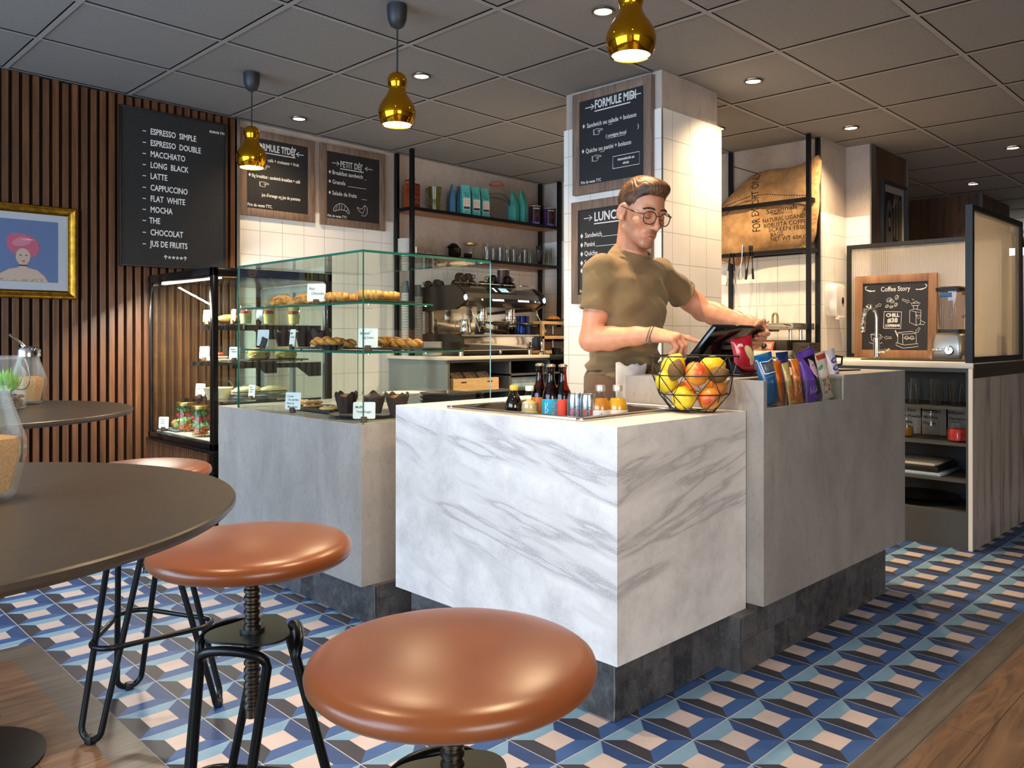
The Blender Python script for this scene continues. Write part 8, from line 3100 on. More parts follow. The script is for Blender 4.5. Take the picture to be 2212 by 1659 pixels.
# ------------------------------------------------------------------ till screen
POS_B, POS_T = Vector((0, 1.775, 0.985)), Vector((0, 1.620, 1.158))
PX0, PX1 = 2.600, 2.962
MPOS = FR((PX1, POS_B.y, POS_B.z), (-1, 0, 0), POS_T - POS_B)      # seen from the barista: z points at him
ph_ = (POS_T - POS_B).length
pw = PX1 - PX0
PBLK = M('till_black', '0b0b0d', 0.10, 0.0, 0.6)
t = thing('till_screen', 'tilted black touchscreen till the barista is tapping', 'till', (2.78, 1.68, 0.9625))
g = G()
g.box(0, 0, -0.020, pw, ph_, 0, 0.003, M=MPOS)
obj('casing', g, PBLK, t)
g = G()
g.box(0.016, 0.016, 0.0, pw - 0.016, ph_ - 0.016, 0.0008, M=MPOS)
obj('display', g, M_emit('till_display', (0.20, 0.26, 0.34), 0.5), t, smooth=0)
g = G()
g.loft([[tuple(MPOS @ Vector(q)) for q in r] for r in ([(0.05, 0.005, -0.0205), (pw - 0.05, 0.005, -0.0205), (pw - 0.05, ph_ * 0.62, -0.0205), (0.05, ph_ * 0.62, -0.0205)], [(0.08, 0.012, -0.055), (pw - 0.08, 0.012, -0.055), (pw - 0.08, ph_ * 0.45, -0.045), (0.08, ph_ * 0.45, -0.045)])])
obj('rear_housing', g, PBLK, t)
g = G()
g.box(2.70, 1.55, 0.9625, 2.90, 1.74, 0.975, 0.004)
obj('foot_plate', g, PBLK, t)
g = G()
g.loft([[(2.74, 1.585, 0.9755), (2.86, 1.585, 0.9755), (2.86, 1.63, 0.9755), (2.74, 1.63, 0.9755)], [(2.75, 1.655, 1.055), (2.85, 1.655, 1.055), (2.85, 1.685, 1.030), (2.75, 1.685, 1.030)]])
obj('neck', g, PBLK, t)
g = G()
g.box(2.515, 1.735, 0.9625, 2.69, 1.80, 1.020, 0.003)
tag(obj('card_terminal', g, M('terminal_grey', '33373c', 0.45)), 'dark grey box beside the till screen, behind the fruit basket', 'card reader')
# ------------------------------------------------------------------ the barista
def np3(v):
 return np.array([v[0], v[1], v[2]], dtype=np.float32)
class Field:
 """signed distance field on a dense grid, meshed with surface nets"""
 def __init__(s, lo, hi, h):
  s.h = h
  s.lo = np3(lo)
  s.n = np.ceil((np3(hi) - s.lo) / h).astype(int) + 1
  s.f = np.full(s.n, 0.25, dtype=np.float32)
 def _sub(s, lo, hi):
  a = np.clip(np.floor((np.array(lo) - s.lo) / s.h).astype(int), 0, s.n)
  b = np.clip(np.ceil((np.array(hi) - s.lo) / s.h).astype(int) + 1, 0, s.n)
  sl = tuple(slice(int(i), int(j)) for i, j in zip(a, b))
  ax = [s.lo[k] + s.h * np.arange(a[k], b[k], dtype=np.float32) for k in range(3)]
  return sl, ax[0][:, None, None], ax[1][None, :, None], ax[2][None, None, :]
 def blend(s, sl, d, k, op):
  c = s.f[sl]
  if op == 'add':
   if k <= 0:
    s.f[sl] = np.minimum(c, d)
   else:
    q = np.clip(0.5 + 0.5 * (c - d) / k, 0, 1)
    s.f[sl] = c + (d - c) * q - k * q * (1 - q)
  else:
   if k <= 0:
    s.f[sl] = np.maximum(c, -d)
   else:
    q = np.clip(0.5 - 0.5 * (c + d) / k, 0, 1)
    s.f[sl] = c + (-d - c) * q + k * q * (1 - q)
 def cone(s, a, b, r0, r1, k=0.01, op='add'):
  a, b = np3(a), np3(b)
  m = max(r0, r1) + k + 3 * s.h + 0.01
  sl, X, Y, Z = s._sub(np.minimum(a, b) - m, np.maximum(a, b) + m)
  d = b - a
  L2 = float(d @ d) + 1e-12
  t = np.clip(((X - a[0]) * d[0] + (Y - a[1]) * d[1] + (Z - a[2]) * d[2]) / L2, 0, 1)
  dist = np.sqrt((X - a[0] - t * d[0]) ** 2 + (Y - a[1] - t * d[1]) ** 2 + (Z - a[2] - t * d[2]) ** 2) - (r0 + (r1 - r0) * t)
  s.blend(sl, dist, k, op)
  return s
 def chain(s, pts, rs, k=0.008, op='add'):
  for (a, b), (p, q) in zip(zip(pts, pts[1:]), zip(rs, rs[1:])):
   s.cone(a, b, p, q, k, op)
  return s
 def ell(s, c, r, Rm=None, k=0.01, op='add'):
  c = np3(c)
  r = np3(r)
  m = float(max(r)) + k + 3 * s.h + 0.01
  sl, X, Y, Z = s._sub(c - m, c + m)
  x, y, z = X - c[0], Y - c[1], Z - c[2]
  if Rm is not None:
   A = np.array(Rm, dtype=np.float32)       # columns are the local axes
   x, y, z = (A[0, 0] * x + A[1, 0] * y + A[2, 0] * z, A[0, 1] * x + A[1, 1] * y + A[2, 1] * z, A[0, 2] * x + A[1, 2] * y + A[2, 2] * z)
  k0 = np.sqrt((x / r[0]) ** 2 + (y / r[1]) ** 2 + (z / r[2]) ** 2)
  k1 = np.sqrt((x / r[0] ** 2) ** 2 + (y / r[1] ** 2) ** 2 + (z / r[2] ** 2) ** 2) + 1e-9
  s.blend(sl, k0 * (k0 - 1) / k1, k, op)
  return s
 def column(s, secs, k=0.02, op='add', yaw=0.0, e=2.4):
  """trunk: list of (z, cx, cy, half width, half depth); elliptic sections blended along z"""
  zs = np.array([q[0] for q in secs], dtype=np.float32)
  lo = np.array([min(q[1] - q[3] for q in secs), min(q[2] - q[3] for q in secs), zs[0]]) - k - 0.06
  hi = np.array([max(q[1] + q[3] for q in secs), max(q[2] + q[3] for q in secs), zs[-1]]) + k + 0.06
  sl, X, Y, Z = s._sub(lo, hi)
  zc = np.clip(Z, zs[0], zs[-1])
  def itp(j):
   v = np.array([q[j] for q in secs], dtype=np.float32)
   i = np.clip(np.searchsorted(zs, zc.ravel()) - 1, 0, len(zs) - 2)
   t = (zc.ravel() - zs[i]) / (zs[i + 1] - zs[i])
   t = t * t * (3 - 2 * t) * 0.6 + t * 0.4
   return (v[i] + (v[i + 1] - v[i]) * t).reshape(zc.shape)
  cx, cy, a, b = itp(1), itp(2), itp(3), itp(4)
  c, sn = math.cos(yaw), math.sin(yaw)
  x = (X - cx) * c + (Y - cy) * sn
  y = -(X - cx) * sn + (Y - cy) * c
  q = (np.abs(x / a) ** e + np.abs(y / b) ** e + 1e-9) ** (1 / e)
  d = (q - 1) * np.minimum(a, b)
  dz = np.abs(Z - zc)
  d = np.where(dz > 0, np.sqrt(np.maximum(d, 0) ** 2 + dz ** 2) + np.minimum(d, 0) * (dz <= 0), d)
  s.blend(sl, d.astype(np.float32), k, op)
  return s
 def cut(s, fn, lo=None, hi=None):
  """intersect with the half space fn(X,Y,Z) < 0"""
  sl, X, Y, Z = s._sub(s.lo if lo is None else lo, s.lo + s.h * s.n if hi is None else hi)
  s.f[sl] = np.maximum(s.f[sl], fn(X, Y, Z))
  return s
 def mesh(s):
  f = s.f
  neg = f < 0
  c = np.zeros(s.n - 1, dtype=np.int8)
  nx, ny, nz = s.n
  for dx in (0, 1):
   for dy in (0, 1):
    for dz in (0, 1):
     c += neg[dx:nx - 1 + dx, dy:ny - 1 + dy, dz:nz - 1 + dz]
  act = (c > 0) & (c < 8)
  I = np.argwhere(act)
  idx = np.full(act.shape, -1, dtype=np.int32)
  idx[act] = np.arange(len(I))
  acc = np.zeros((len(I), 3), dtype=np.float32)
  cnt = np.zeros(len(I), dtype=np.float32)
  corner = lambda o: f[I[:, 0] + o[0], I[:, 1] + o[1], I[:, 2] + o[2]]
  for ax in range(3):
   o1 = [0, 0, 0]
   for u in (0, 1):
    for v in (0, 1):
     a = [0, 0, 0]
     others = [k for k in range(3) if k != ax]
     a[others[0]], a[others[1]] = u, v
     b = list(a)
     b[ax] = 1
     fa, fb = corner(a), corner(b)
     m = (fa < 0) != (fb < 0)
     t = np.where(m, fa / (fa - fb + 1e-12), 0)
     p = np.zeros((len(I), 3), dtype=np.float32) + np.array(a, dtype=np.float32)
     p[:, ax] += t
     acc[m] += p[m]
     cnt[m] += 1
  V = s.lo + s.h * (I + acc / cnt[:, None])
  F = []
  for ax in range(3):
   o = [k for k in range(3) if k != ax]
   sh = list(s.n)
   a = [slice(None)] * 3
   b = [slice(None)] * 3
   a[ax], b[ax] = slice(0, s.n[ax] - 1), slice(1, s.n[ax])
   for k in o:
    a[k] = b[k] = slice(1, s.n[k] - 1)
   na, nb = neg[tuple(a)], neg[tuple(b)]
   E = np.argwhere(na != nb)
   if not len(E):
    continue
   flip = na[E[:, 0], E[:, 1], E[:, 2]]
   base = E.copy()
   for k in o:
    base[:, k] += 1
   q = []
   for u, v in ((0, 0), (1, 0), (1, 1), (0, 1)):
    w = base.copy()
    w[:, o[0]] -= u
    w[:, o[1]] -= v
    q.append(idx[w[:, 0], w[:, 1], w[:, 2]])
   q = np.stack(q, 1)
   if ax == 1:
    flip = ~flip
   q[flip] = q[flip][:, ::-1]
   F.append(q)
  return V, np.concatenate(F)
def mesh_obj(name, V, F, mats, parent, midx=None, smooth_iter=0):
 V = np.asarray(V, dtype=np.float64)
 for _ in range(smooth_iter):
  nb = np.zeros_like(V)
  ct = np.zeros(len(V))
  for a, b in ((0, 1), (1, 2), (2, 3), (3, 0)):
   np.add.at(nb, F[:, a], V[F[:, b]])
   np.add.at(ct, F[:, a], 1)
   np.add.at(nb, F[:, b], V[F[:, a]])
   np.add.at(ct, F[:, b], 1)
  V = V * 0.5 + 0.5 * nb / ct[:, None]
 me = bpy.data.meshes.new(name)
 off = np.array(parent.location) if parent is not None else np.zeros(3)
 me.vertices.add(len(V))
 me.vertices.foreach_set('co', (V - off).astype(np.float32).ravel())
 me.loops.add(F.size)
 me.loops.foreach_set('vertex_index', F.astype(np.int32).ravel())
 me.polygons.add(len(F))
 me.polygons.foreach_set('loop_start', np.arange(0, F.size, 4, dtype=np.int32))
 me.polygons.foreach_set('loop_total', np.full(len(F), 4, dtype=np.int32))
 me.update()
 me.validate()
 for m in (mats if isinstance(mats, (list, tuple)) else [mats]):
  me.materials.append(m)
 if midx is not None and len(me.polygons) == len(midx):
  me.polygons.foreach_set('material_index', midx.astype(np.int32))
 me.polygons.foreach_set('use_smooth', [True] * len(me.polygons))
 o = bpy.data.objects.new(name, me)
 COL.objects.link(o)
 o.parent = parent
 return o
def skin_mat(name, a, b, rough=0.46):
 m = mat_new(name)
 n = NT(m)
 f = n.noise(n.coord(), 40, 5, 0.6)
 g2 = n.noise(n.coord(), 9, 3, 0.5)
 c = n.mix(n.ramp(g2, [(0.3, 0.0), (0.75, 0.35)]), n.ramp(f, [(0.3, a), (0.7, b)]), 'b96f52')
 at1 = n.new('ShaderNodeAttribute', attribute_name='beard')
 at2 = n.new('ShaderNodeAttribute', attribute_name='lips')
 st = n.ramp(n.noise(n.coord(), 430, 2, 0.5), [(0.30, 0.45), (0.62, 1.0)])
 c = n.mix(n.math('MULTIPLY', n.math('MULTIPLY', at1.outputs['Fac'], st), 0.72), c, '5a3a2a')
 c = n.mix(n.math('MULTIPLY', at2.outputs['Fac'], 0.6), c, 'a55a4c')
 n.link(c, n.bsdf.inputs['Base Color'])
 n.bsdf.inputs['Roughness'].default_value = rough
 n.bsdf.inputs['Subsurface Weight'].default_value = 0.08
 n.bsdf.inputs['Subsurface Radius'].default_value = (0.012, 0.005, 0.003)
 n.bump(n.noise(n.coord(), 420, 3), 0.06, 0.001)
 return m
SKIN = skin_mat('skin', 'c98a69', 'd89d7c')
HAIRM = M('hair_brown', '2c1a11', 0.55, col2='6f4a2e', nscale=60, nstretch=(1, 0.16, 0.5), bump=0.8)
BROW = M('brow', '3a251a', 0.7)
# head frame: S to his left, Fv where he looks, U up
BAR = thing('person', 'barista in olive t-shirt and round glasses tapping the till screen', 'person', (2.70, 2.10, 0.0))
HS = 1.12
HC = np.array([2.672, 1.997, 1.618])
yaw, pitch = R(-17), R(18)
Fv = np.array([math.sin(yaw) * math.cos(pitch), -math.cos(yaw) * math.cos(pitch), -math.sin(pitch)])
S_ = np.array([math.cos(yaw), math.sin(yaw), 0.0])
U_ = np.cross(S_, -Fv) * -1.0
U_ = np.cross(Fv, S_) * -1.0
if U_[2] < 0:
 U_ = -U_
roll = R(3)
S_, U_ = S_ * math.cos(roll) - U_ * math.sin(roll), U_ * math.cos(roll) + S_ * math.sin(roll)
def H(s, f, u):
 return HC + HS * (S_ * s + Fv * f + U_ * u)
HR = np.stack([S_, Fv, U_], 1)
def hr(a, b, c):
 return (a * HS, b * HS, c * HS)
shR, shL = np.array([2.522, 2.085, 1.368]), np.array([2.890, 2.060, 1.376])
elR, elL = np.array([2.482, 2.105, 1.098]), np.array([3.150, 2.015, 1.228])
neck0 = np.array([2.695, 2.060, 1.440])
# ---- right hand (pointing) frame
d_ = np.array([0.45, -0.88, -0.13]); d_ /= np.linalg.norm(d_)
n_ = np.array([-0.18, -0.28, 0.94]); n_ -= d_ * (n_ @ d_); n_ /= np.linalg.norm(n_)
l_ = np.cross(n_, d_); l_ = l_ if l_[0] > 0 else -l_
TIP = np.array([2.648, 1.700, 1.092])
K1 = TIP - d_ * 0.088 + n_ * 0.016
wrR = K1 - d_ * 0.092 - l_ * 0.027 - n_ * 0.004
# ---- left hand (gripping the screen edge) frame
eb = (np.array(POS_B) - np.array(POS_T)); eb /= np.linalg.norm(eb)
nb_ = np.array(MPOS.to_3x3() @ Vector((0, 0, 1)))
EDGE = lambda s: np.array([PX1, POS_T.y, POS_T.z]) + eb * s
wrL = np.array([3.058, 1.742, 1.170])
def build_body():
 F = Field((2.38, 1.545, 0.86), (3.26, 2.30, 1.80), 0.0032)
 F.column([(0.87, 2.70, 2.12, 0.160, 0.105), (1.05, 2.70, 2.10, 0.148, 0.100), (1.25, 2.70, 2.075, 0.172, 0.110), (1.37, 2.70, 2.075, 0.160, 0.090), (1.44, 2.695, 2.072, 0.075, 0.065)], 0.02, yaw=R(4))
 F.cone(neck0 + np.array([0, 0.01, 0.0]), H(0, -0.030, -0.050), 0.066, 0.061, 0.03)
 F.cone(H(0, 0.0, -0.10), H(0, -0.005, -0.04), 0.050, 0.056, 0.02)
 F.cone(shR, elR, 0.055, 0.043, 0.02)
 F.ell(shR + (elR - shR) * 0.45 + np.array([0.006, -0.012, 0]), (0.046, 0.048, 0.085), None, 0.02)
 mR = elR + (wrR - elR) * 0.32
 F.chain([elR, mR, elR + (wrR - elR) * 0.75, wrR], [0.044, 0.046, 0.034, 0.0285], 0.02)
 F.cone(shL, elL, 0.056, 0.044, 0.02)
 F.ell(shL + (elL - shL) * 0.45, (0.070, 0.046, 0.046), None, 0.02)
 mL = elL + (wrL - elL) * 0.30
 F.cone(shL + (elL - shL) * 0.7, elL + (wrL - elL) * 0.3, 0.040, 0.040, 0.03)
 F.chain([elL, mL, elL + (wrL - elL) * 0.75, wrL], [0.045, 0.047, 0.035, 0.0290], 0.02)
 F.ell(H(0, -0.014, 0.036), hr(0.0745, 0.096, 0.084), HR, 0.02)
 F.ell(H(0, 0.026, -0.012), hr(0.0610, 0.066, 0.090), HR, 0.02)
 F.ell(H(0, 0.030, -0.070), hr(0.0465, 0.050, 0.044), HR, 0.02)
 F.cone(H(-0.049, -0.004, -0.062), H(-0.012, 0.069, -0.103), 0.014 * HS, 0.014 * HS, 0.02)
 F.cone(H(0.049, -0.004, -0.062), H(0.012, 0.069, -0.103), 0.014 * HS, 0.014 * HS, 0.02)
 F.ell(H(0, 0.073, -0.104), hr(0.020, 0.017, 0.016), HR, 0.012)
 for s in (-1, 1):
  F.ell(H(s * 0.044, 0.055, -0.026), hr(0.021, 0.021, 0.018), HR, 0.018)       # cheek
  F.ell(H(s * 0.032, 0.090, 0.001), hr(0.019, 0.014, 0.012), HR, 0.010, 'sub')  # eye socket
 F.cone(H(-0.038, 0.076, 0.021), H(0.038, 0.076, 0.021), 0.010 * HS, 0.010 * HS, 0.012)
 for s in (-1, 1):
  F.ell(H(s * 0.031, 0.0765, -0.001), hr(0.0150, 0.0125, 0.0120), HR, 0.004)      # lidded eye
  F.cone(H(s * 0.018, 0.0865, -0.0050), H(s * 0.031, 0.0900, -0.0085), 0.0016, 0.0019, 0.002)
  F.cone(H(s * 0.031, 0.0900, -0.0085), H(s * 0.045, 0.0815, -0.0050), 0.0019, 0.0016, 0.002)
  F.cone(H(s * 0.020, 0.090, -0.0135), H(s * 0.042, 0.081, -0.0115), 0.0008, 0.0008, 0.004, 'sub')
  F.cone(H(s * 0.022, 0.092, -0.048), H(s * 0.037, 0.074, -0.078), 0.0012, 0.001, 0.008, 'sub')   # smile fold
 F.chain([H(0, 0.082, 0.020), H(0, 0.094, 0.000), H(0, 0.1095, -0.033), H(0, 0.1100, -0.0385)], [0.0075 * HS, 0.0078 * HS, 0.0105 * HS, 0.0100 * HS], 0.008)
 for s in (-1, 1):
  F.ell(H(s * 0.0125, 0.0975, -0.0405), hr(0.0080, 0.0100, 0.0070), HR, 0.006)
  F.ell(H(s * 0.0065, 0.1045, -0.0490), hr(0.0035, 0.0045, 0.0030), HR, 0.002, 'sub')
 F.ell(H(0, 0.075, -0.069), hr(0.029, 0.016, 0.023), HR, 0.014)                       # muzzle
 F.chain([H(-0.0300, 0.0755, -0.0635), H(-0.009, 0.0905, -0.0670), H(0, 0.0912, -0.0680), H(0.009, 0.0905, -0.0670), H(0.0300, 0.0755, -0.0635)], [0.0016, 0.0036, 0.0034, 0.0036, 0.0016], 0.006)
 F.chain([H(-0.026, 0.0770, -0.0690), H(0, 0.0890, -0.0800), H(0.026, 0.0770, -0.0690)], [0.0022, 0.0046, 0.0022], 0.006)
 F.chain([H(-0.0345, 0.0765, -0.0625), H(-0.013, 0.0920, -0.0730), H(0.013, 0.0920, -0.0730), H(0.0345, 0.0765, -0.0625)], [0.0020, 0.0026, 0.0026, 0.0020], 0.0025, 'sub')
 for s in (-1, 1):
  er = HR @ np.array(Matrix.Rotation(s * 0.35, 3, 'Z') @ Matrix.Rotation(-0.18, 3, 'X'))
  F.ell(H(s * 0.079, -0.012, -0.008), hr(0.0085, 0.019, 0.032), er, 0.006)
  F.ell(H(s * 0.086, -0.006, 0.000), hr(0.0060, 0.011, 0.019), er, 0.005, 'sub')
  F.ell(H(s * 0.078, -0.002, -0.034), hr(0.007, 0.009, 0.009), er, 0.006)
 fr = [0.0100, 0.0088, 0.0072]
 F.cone(wrR, wrR + d_ * 0.03, 0.028, 0.027, 0.012)
 Ks = []
 for i, (off, fwd) in enumerate(((0.028, 0.092), (0.008, 0.095), (-0.012, 0.089), (-0.030, 0.078))):
  K = wrR + d_ * fwd + l_ * off + n_ * (0.004 if i in (1, 2) else 0.0)
  Ks.append(K)
  F.cone(wrR + d_ * 0.022 + l_ * off * 0.55, K, 0.0175, 0.0128, 0.014)
 F.ell(wrR + d_ * 0.055, (0.040, 0.046, 0.015), np.stack([l_, d_, n_], 1), 0.012)
 K = Ks[0]
 F.chain([K, K + d_ * 0.040 - n_ * 0.004, K + d_ * 0.066 - n_ * 0.010, TIP], [0.0112, 0.0096, 0.0086, 0.0070], 0.004)
 F.cone(K + d_ * 0.040 - n_ * 0.003, K + d_ * 0.042 - n_ * 0.003, 0.0098, 0.0098, 0.004)
 for i, (c1, c2, ln) in enumerate(((0.75, 1.35, 1.0), (0.85, 1.5, 0.95), (0.95, 1.6, 0.80))):
  K = Ks[i + 1]
  a1 = d_ * math.cos(c1) - n_ * math.sin(c1)
  a2 = d_ * math.cos(c1 + c2 * 0.62) - n_ * math.sin(c1 + c2 * 0.62)
  a3 = d_ * math.cos(c1 + c2) - n_ * math.sin(c1 + c2)
  p1 = K + a1 * 0.042 * ln
  p2 = p1 + a2 * 0.026 * ln
  p3 = p2 + a3 * 0.020 * ln
  F.chain([K, p1, p2, p3], [0.0112, 0.0098, 0.0088, 0.0074], 0.0035)
 t0 = wrR + d_ * 0.022 + l_ * 0.022 - n_ * 0.010
 t1 = t0 + d_ * 0.040 + l_ * 0.016 - n_ * 0.014
 t2 = t1 + d_ * 0.030 - l_ * 0.002 - n_ * 0.012
 t3 = t2 + d_ * 0.022 - l_ * 0.008 - n_ * 0.004
 F.chain([t0, t1, t2, t3], [0.0165, 0.0125, 0.0105, 0.0085], 0.008)
 X1 = np.array([1.0, 0, 0])
 F.cone(wrL, wrL + (EDGE(0.03) + X1 * 0.04 - wrL) * 0.4, 0.0285, 0.026, 0.012)
 for i, s in enumerate((0.012, 0.034, 0.056, 0.077)):
  ln = (0.98, 1.04, 0.98, 0.84)[i]
  M0 = EDGE(s) + X1 * (0.028 - 0.002 * i) - nb_ * 0.004
  P1 = EDGE(s + 0.002) + X1 * 0.014 - nb_ * 0.036
  P2 = EDGE(s + 0.006) - X1 * 0.016 * ln - nb_ * 0.0355
  P3 = EDGE(s + 0.010) - X1 * 0.038 * ln - nb_ * 0.0315
  F.cone(wrL + (EDGE(0.045) - EDGE(0.045)) + eb * (s - 0.045) * 0.5, M0, 0.018, 0.0132, 0.014)
  F.chain([M0, P1, P2, P3], [0.0125, 0.0105, 0.0094, 0.0078], 0.004)
 F.ell(wrL * 0.45 + (EDGE(0.045) + X1 * 0.03) * 0.55, (0.020, 0.040, 0.034), None, 0.012)
 th0 = wrL * 0.55 + (EDGE(0.01) + X1 * 0.03) * 0.45 + nb_ * 0.010
 th1 = EDGE(-0.004) + X1 * 0.024 + nb_ * 0.016
 th2 = EDGE(0.004) - X1 * 0.004 + nb_ * 0.015
 th3 = EDGE(0.010) - X1 * 0.022 + nb_ * 0.0105
 F.chain([th0, th1, th2, th3], [0.0165, 0.0125, 0.0105, 0.0080], 0.008)
 V, Q = F.mesh()
 L = (V - HC) / HS
 s_, f_, u_ = L @ S_, L @ Fv, L @ U_
 sm = lambda x, a, b: np.clip((x - a) / (b - a), 0, 1) ** 2 * (3 - 2 * np.clip((x - a) / (b - a), 0, 1))
 a_ = np.abs(s_)
 onface = (u_ > -0.14) & (u_ < 0.03) & (a_ < 0.09) & (f_ > -0.04)
 line = -0.050 + 0.55 * np.clip(0.050 - f_, 0, 0.06)
 jaw = sm(-u_, -line - 0.008, -line + 0.012) * sm(f_, -0.002, 0.016) * 0.55
 chin = sm(0.030 - a_, 0.0, 0.012) * sm(-u_, 0.086, 0.093) * sm(f_, 0.055, 0.070)
 mous = sm(0.030 - a_, 0.0, 0.008) * sm(-u_, 0.051, 0.055) * sm(u_, -0.069, -0.063) * sm(f_, 0.070, 0.080)
 beard = np.maximum(np.maximum(jaw, chin * 0.95), mous * 0.9)
 cheek = sm(a_, 0.020, 0.030) * sm(0.056 - a_, 0, 0.012) * sm(u_, -0.086, -0.074) * sm(f_, 0.04, 0.06)
 beard = np.where(onface, beard * (1 - cheek), 0)
 x = np.clip(a_ / 0.029, 0, 1)
 lips = sm(-0.0642 + 0.0002 * x ** 2 - u_, 0, 0.0022) * sm(u_ + 0.0862 - 0.018 * x ** 2, 0, 0.003) * sm(0.029 - a_, 0, 0.003) * sm(f_, 0.070, 0.080)
 lips = np.where(onface, lips, 0)
 beard = beard * (1 - lips)
 o = mesh_obj('body', V, Q, SKIN, BAR, None, 1)
 for nm, v in (('beard', beard), ('lips', lips)):
  if len(o.data.vertices) == len(v):
   at_ = o.data.attributes.new(nm, 'FLOAT', 'POINT')
   at_.data.foreach_set('value', v.astype(np.float32))
 return o
build_body()
# ---- hair
def build_hair():
 F = Field(tuple(HC - 0.17), tuple(HC + 0.20), 0.0022)
 F.ell(H(0, -0.017, 0.040), hr(0.0768, 0.0990, 0.0870), HR, 0.0)
 F.ell(H(0.0, 0.004, 0.078), hr(0.068, 0.084, 0.054), HR, 0.012)
 F.ell(H(0.004, 0.050, 0.096), hr(0.056, 0.040, 0.032), HR, 0.014)
 def loc(X, Y, Z):
  dx, dy, dz = (X - HC[0]) / HS, (Y - HC[1]) / HS, (Z - HC[2]) / HS
  return (dx * S_[0] + dy * S_[1] + dz * S_[2], dx * Fv[0] + dy * Fv[1] + dz * Fv[2], dx * U_[0] + dy * U_[1] + dz * U_[2])
 def fn(X, Y, Z):
  s, f, u = loc(X, Y, Z)
  a = np.abs(s)
  face = np.where(u > 0.072, f - 0.095, f - (0.052 - 0.45 * np.clip(a - 0.035, 0, 0.05) + 0.5 * np.clip(u - 0.045, 0, 0.03)))       # front hairline
  face = np.where(u < -0.004, f - 0.024, face)
  low = np.where(f > -0.012, -0.030 - u, -0.028 - u + 0.9 * np.clip(-0.012 - f, 0, 0.05) * -0.7)   # sideburn and nape
  ear = 0.026 - np.sqrt((f + 0.010) ** 2 + ((u + 0.008) * 0.8) ** 2)
  ear = np.where(a > 0.058, ear, -1)
  w_ = s + 0.010 * np.sin(f * 38 + 1.0) + 0.004 * np.sin(f * 95 + u * 60)
  strands = (0.0016 * np.abs(np.sin(w_ * 290)) ** 0.7 + 0.0012 * np.sin(w_ * 650 + 0.7)) * np.clip((u - 0.03) * 20, 0, 1) * np.clip((0.085 - f) * 30, 0.25, 1) + 0.0009 * np.sin(s * 500 + f * 700 + 5 * np.sin(u * 90)) * (u < 0.06)
  return (np.maximum(np.maximum(face, low), ear) * HS).astype(np.float32), strands
 sl, X, Y, Z = F._sub(F.lo, F.lo + F.h * F.n)
 c, st = fn(X, Y, Z)
 F.f = np.maximum(F.f[sl] + st.astype(np.float32), c)
 V, Q = F.mesh()
 return mesh_obj('hair', V, Q, HAIRM, BAR, None, 1)
build_hair()
for s in (-1, 1):
 g = G()
 for i in range(26):
  u = i / 25
  s0 = 0.012 + 0.036 * u
  z0 = 0.0215 + 0.0065 * math.sin(PI * min(u * 0.85 + 0.1, 1.0)) - 0.003 * u
  f0 = 0.0930 - 0.0135 * u ** 2.0
  th = 0.0030 * (1 - 0.55 * u)
  for dz in (-0.6, 0.0, 0.6):
   g.tube([H(s * s0, f0, z0 + dz * th - 0.001), H(s * (s0 + 0.0035), f0 - 0.0005, z0 + dz * th + 0.0012), H(s * (s0 + 0.0075), f0 - 0.0032 * (0.4 + u), z0 + dz * th * 0.7 + 0.0014)], [0.0010, 0.0011, 0.0004], 5)
 o = obj('eyebrow', g, BROW, BAR)
 o['kind'] = 'stuff'
 g = G()
 lash = []
 for i in range(13):
  u = i / 12
  lash.append(H(s * (0.0175 + 0.0280 * u), 0.0868 + 0.0048 * math.sin(PI * u) - 0.0052 * u, -0.0058 - 0.0042 * math.sin(PI * u)))
 g.tube(lash, [0.0004 + 0.0010 * math.sin(PI * i / 12) for i in range(13)], 6)
 obj('eyelashes', g, BROW, BAR)
g = G()
ml = []
for i in range(17):
 u = -1 + i / 8
 ml.append(H(0.0270 * u, 0.0900 - 0.0125 * u * u, -0.0735 + 0.0062 * u * u))
g.tube(ml, [0.0003 + 0.0012 * (1 - (-1 + i / 8) ** 2) for i in range(17)], 6)
obj('mouth', g, M('mouth_dark', '5c2a24', 0.6), BAR)
# ---- glasses
gl = G()
def rim_pts(s, n=30):
 o = []
 for i in range(n):
  a = 2 * PI * i / n
  x = 0.0245 * math.copysign(abs(math.cos(a)) ** 0.85, math.cos(a))
  y = 0.0225 * math.copysign(abs(math.sin(a)) ** 0.85, math.sin(a))
  ss = s * 0.0335 + x
  o.append(H(ss, 0.1045 - 2.2 * ss * ss, -0.006 + y))
 return o
GLS = M('tortoiseshell', '2a1810', 0.2, col2='5a3018', nscale=70)
GX = None
gt = G()
for s in (-1, 1):
 gt.tube(rim_pts(s), 0.0019 * HS, 8, loop=True)
gt.tube([H(-0.010, 0.105, 0.002), H(0, 0.110, 0.005), H(0.010, 0.105, 0.002)], 0.0016 * HS, 8)
GLO = obj('glasses', gt, GLS, BAR, smooth=60)
for s in (-1, 1):
 g = G()
 g.tube([H(s * 0.058, 0.0965, 0.004), H(s * 0.072, 0.085, 0.004), H(s * 0.082, 0.03, 0.006), H(s * 0.083, -0.010, 0.010), H(s * 0.080, -0.030, -0.008)], [0.0030, 0.0028, 0.0018, 0.0018, 0.0020], 8)
 obj('temple', g, GLS, GLO, smooth=60)
 g = G()
 g.tube([H(s * 0.0835, 0.068, 0.0045), H(s * 0.0840, 0.052, 0.0052)], 0.0030, 8)
 obj('temple_hinge', g, MT['chrome'], GLO)
 g = G()
 P = rim_pts(s)
 g.raw([tuple(p) for p in P], [tuple(range(len(P)))])
 obj('lens', g, M_glass('spectacle_lens', 'f4f2f0', 0.6), GLO, smooth=0)
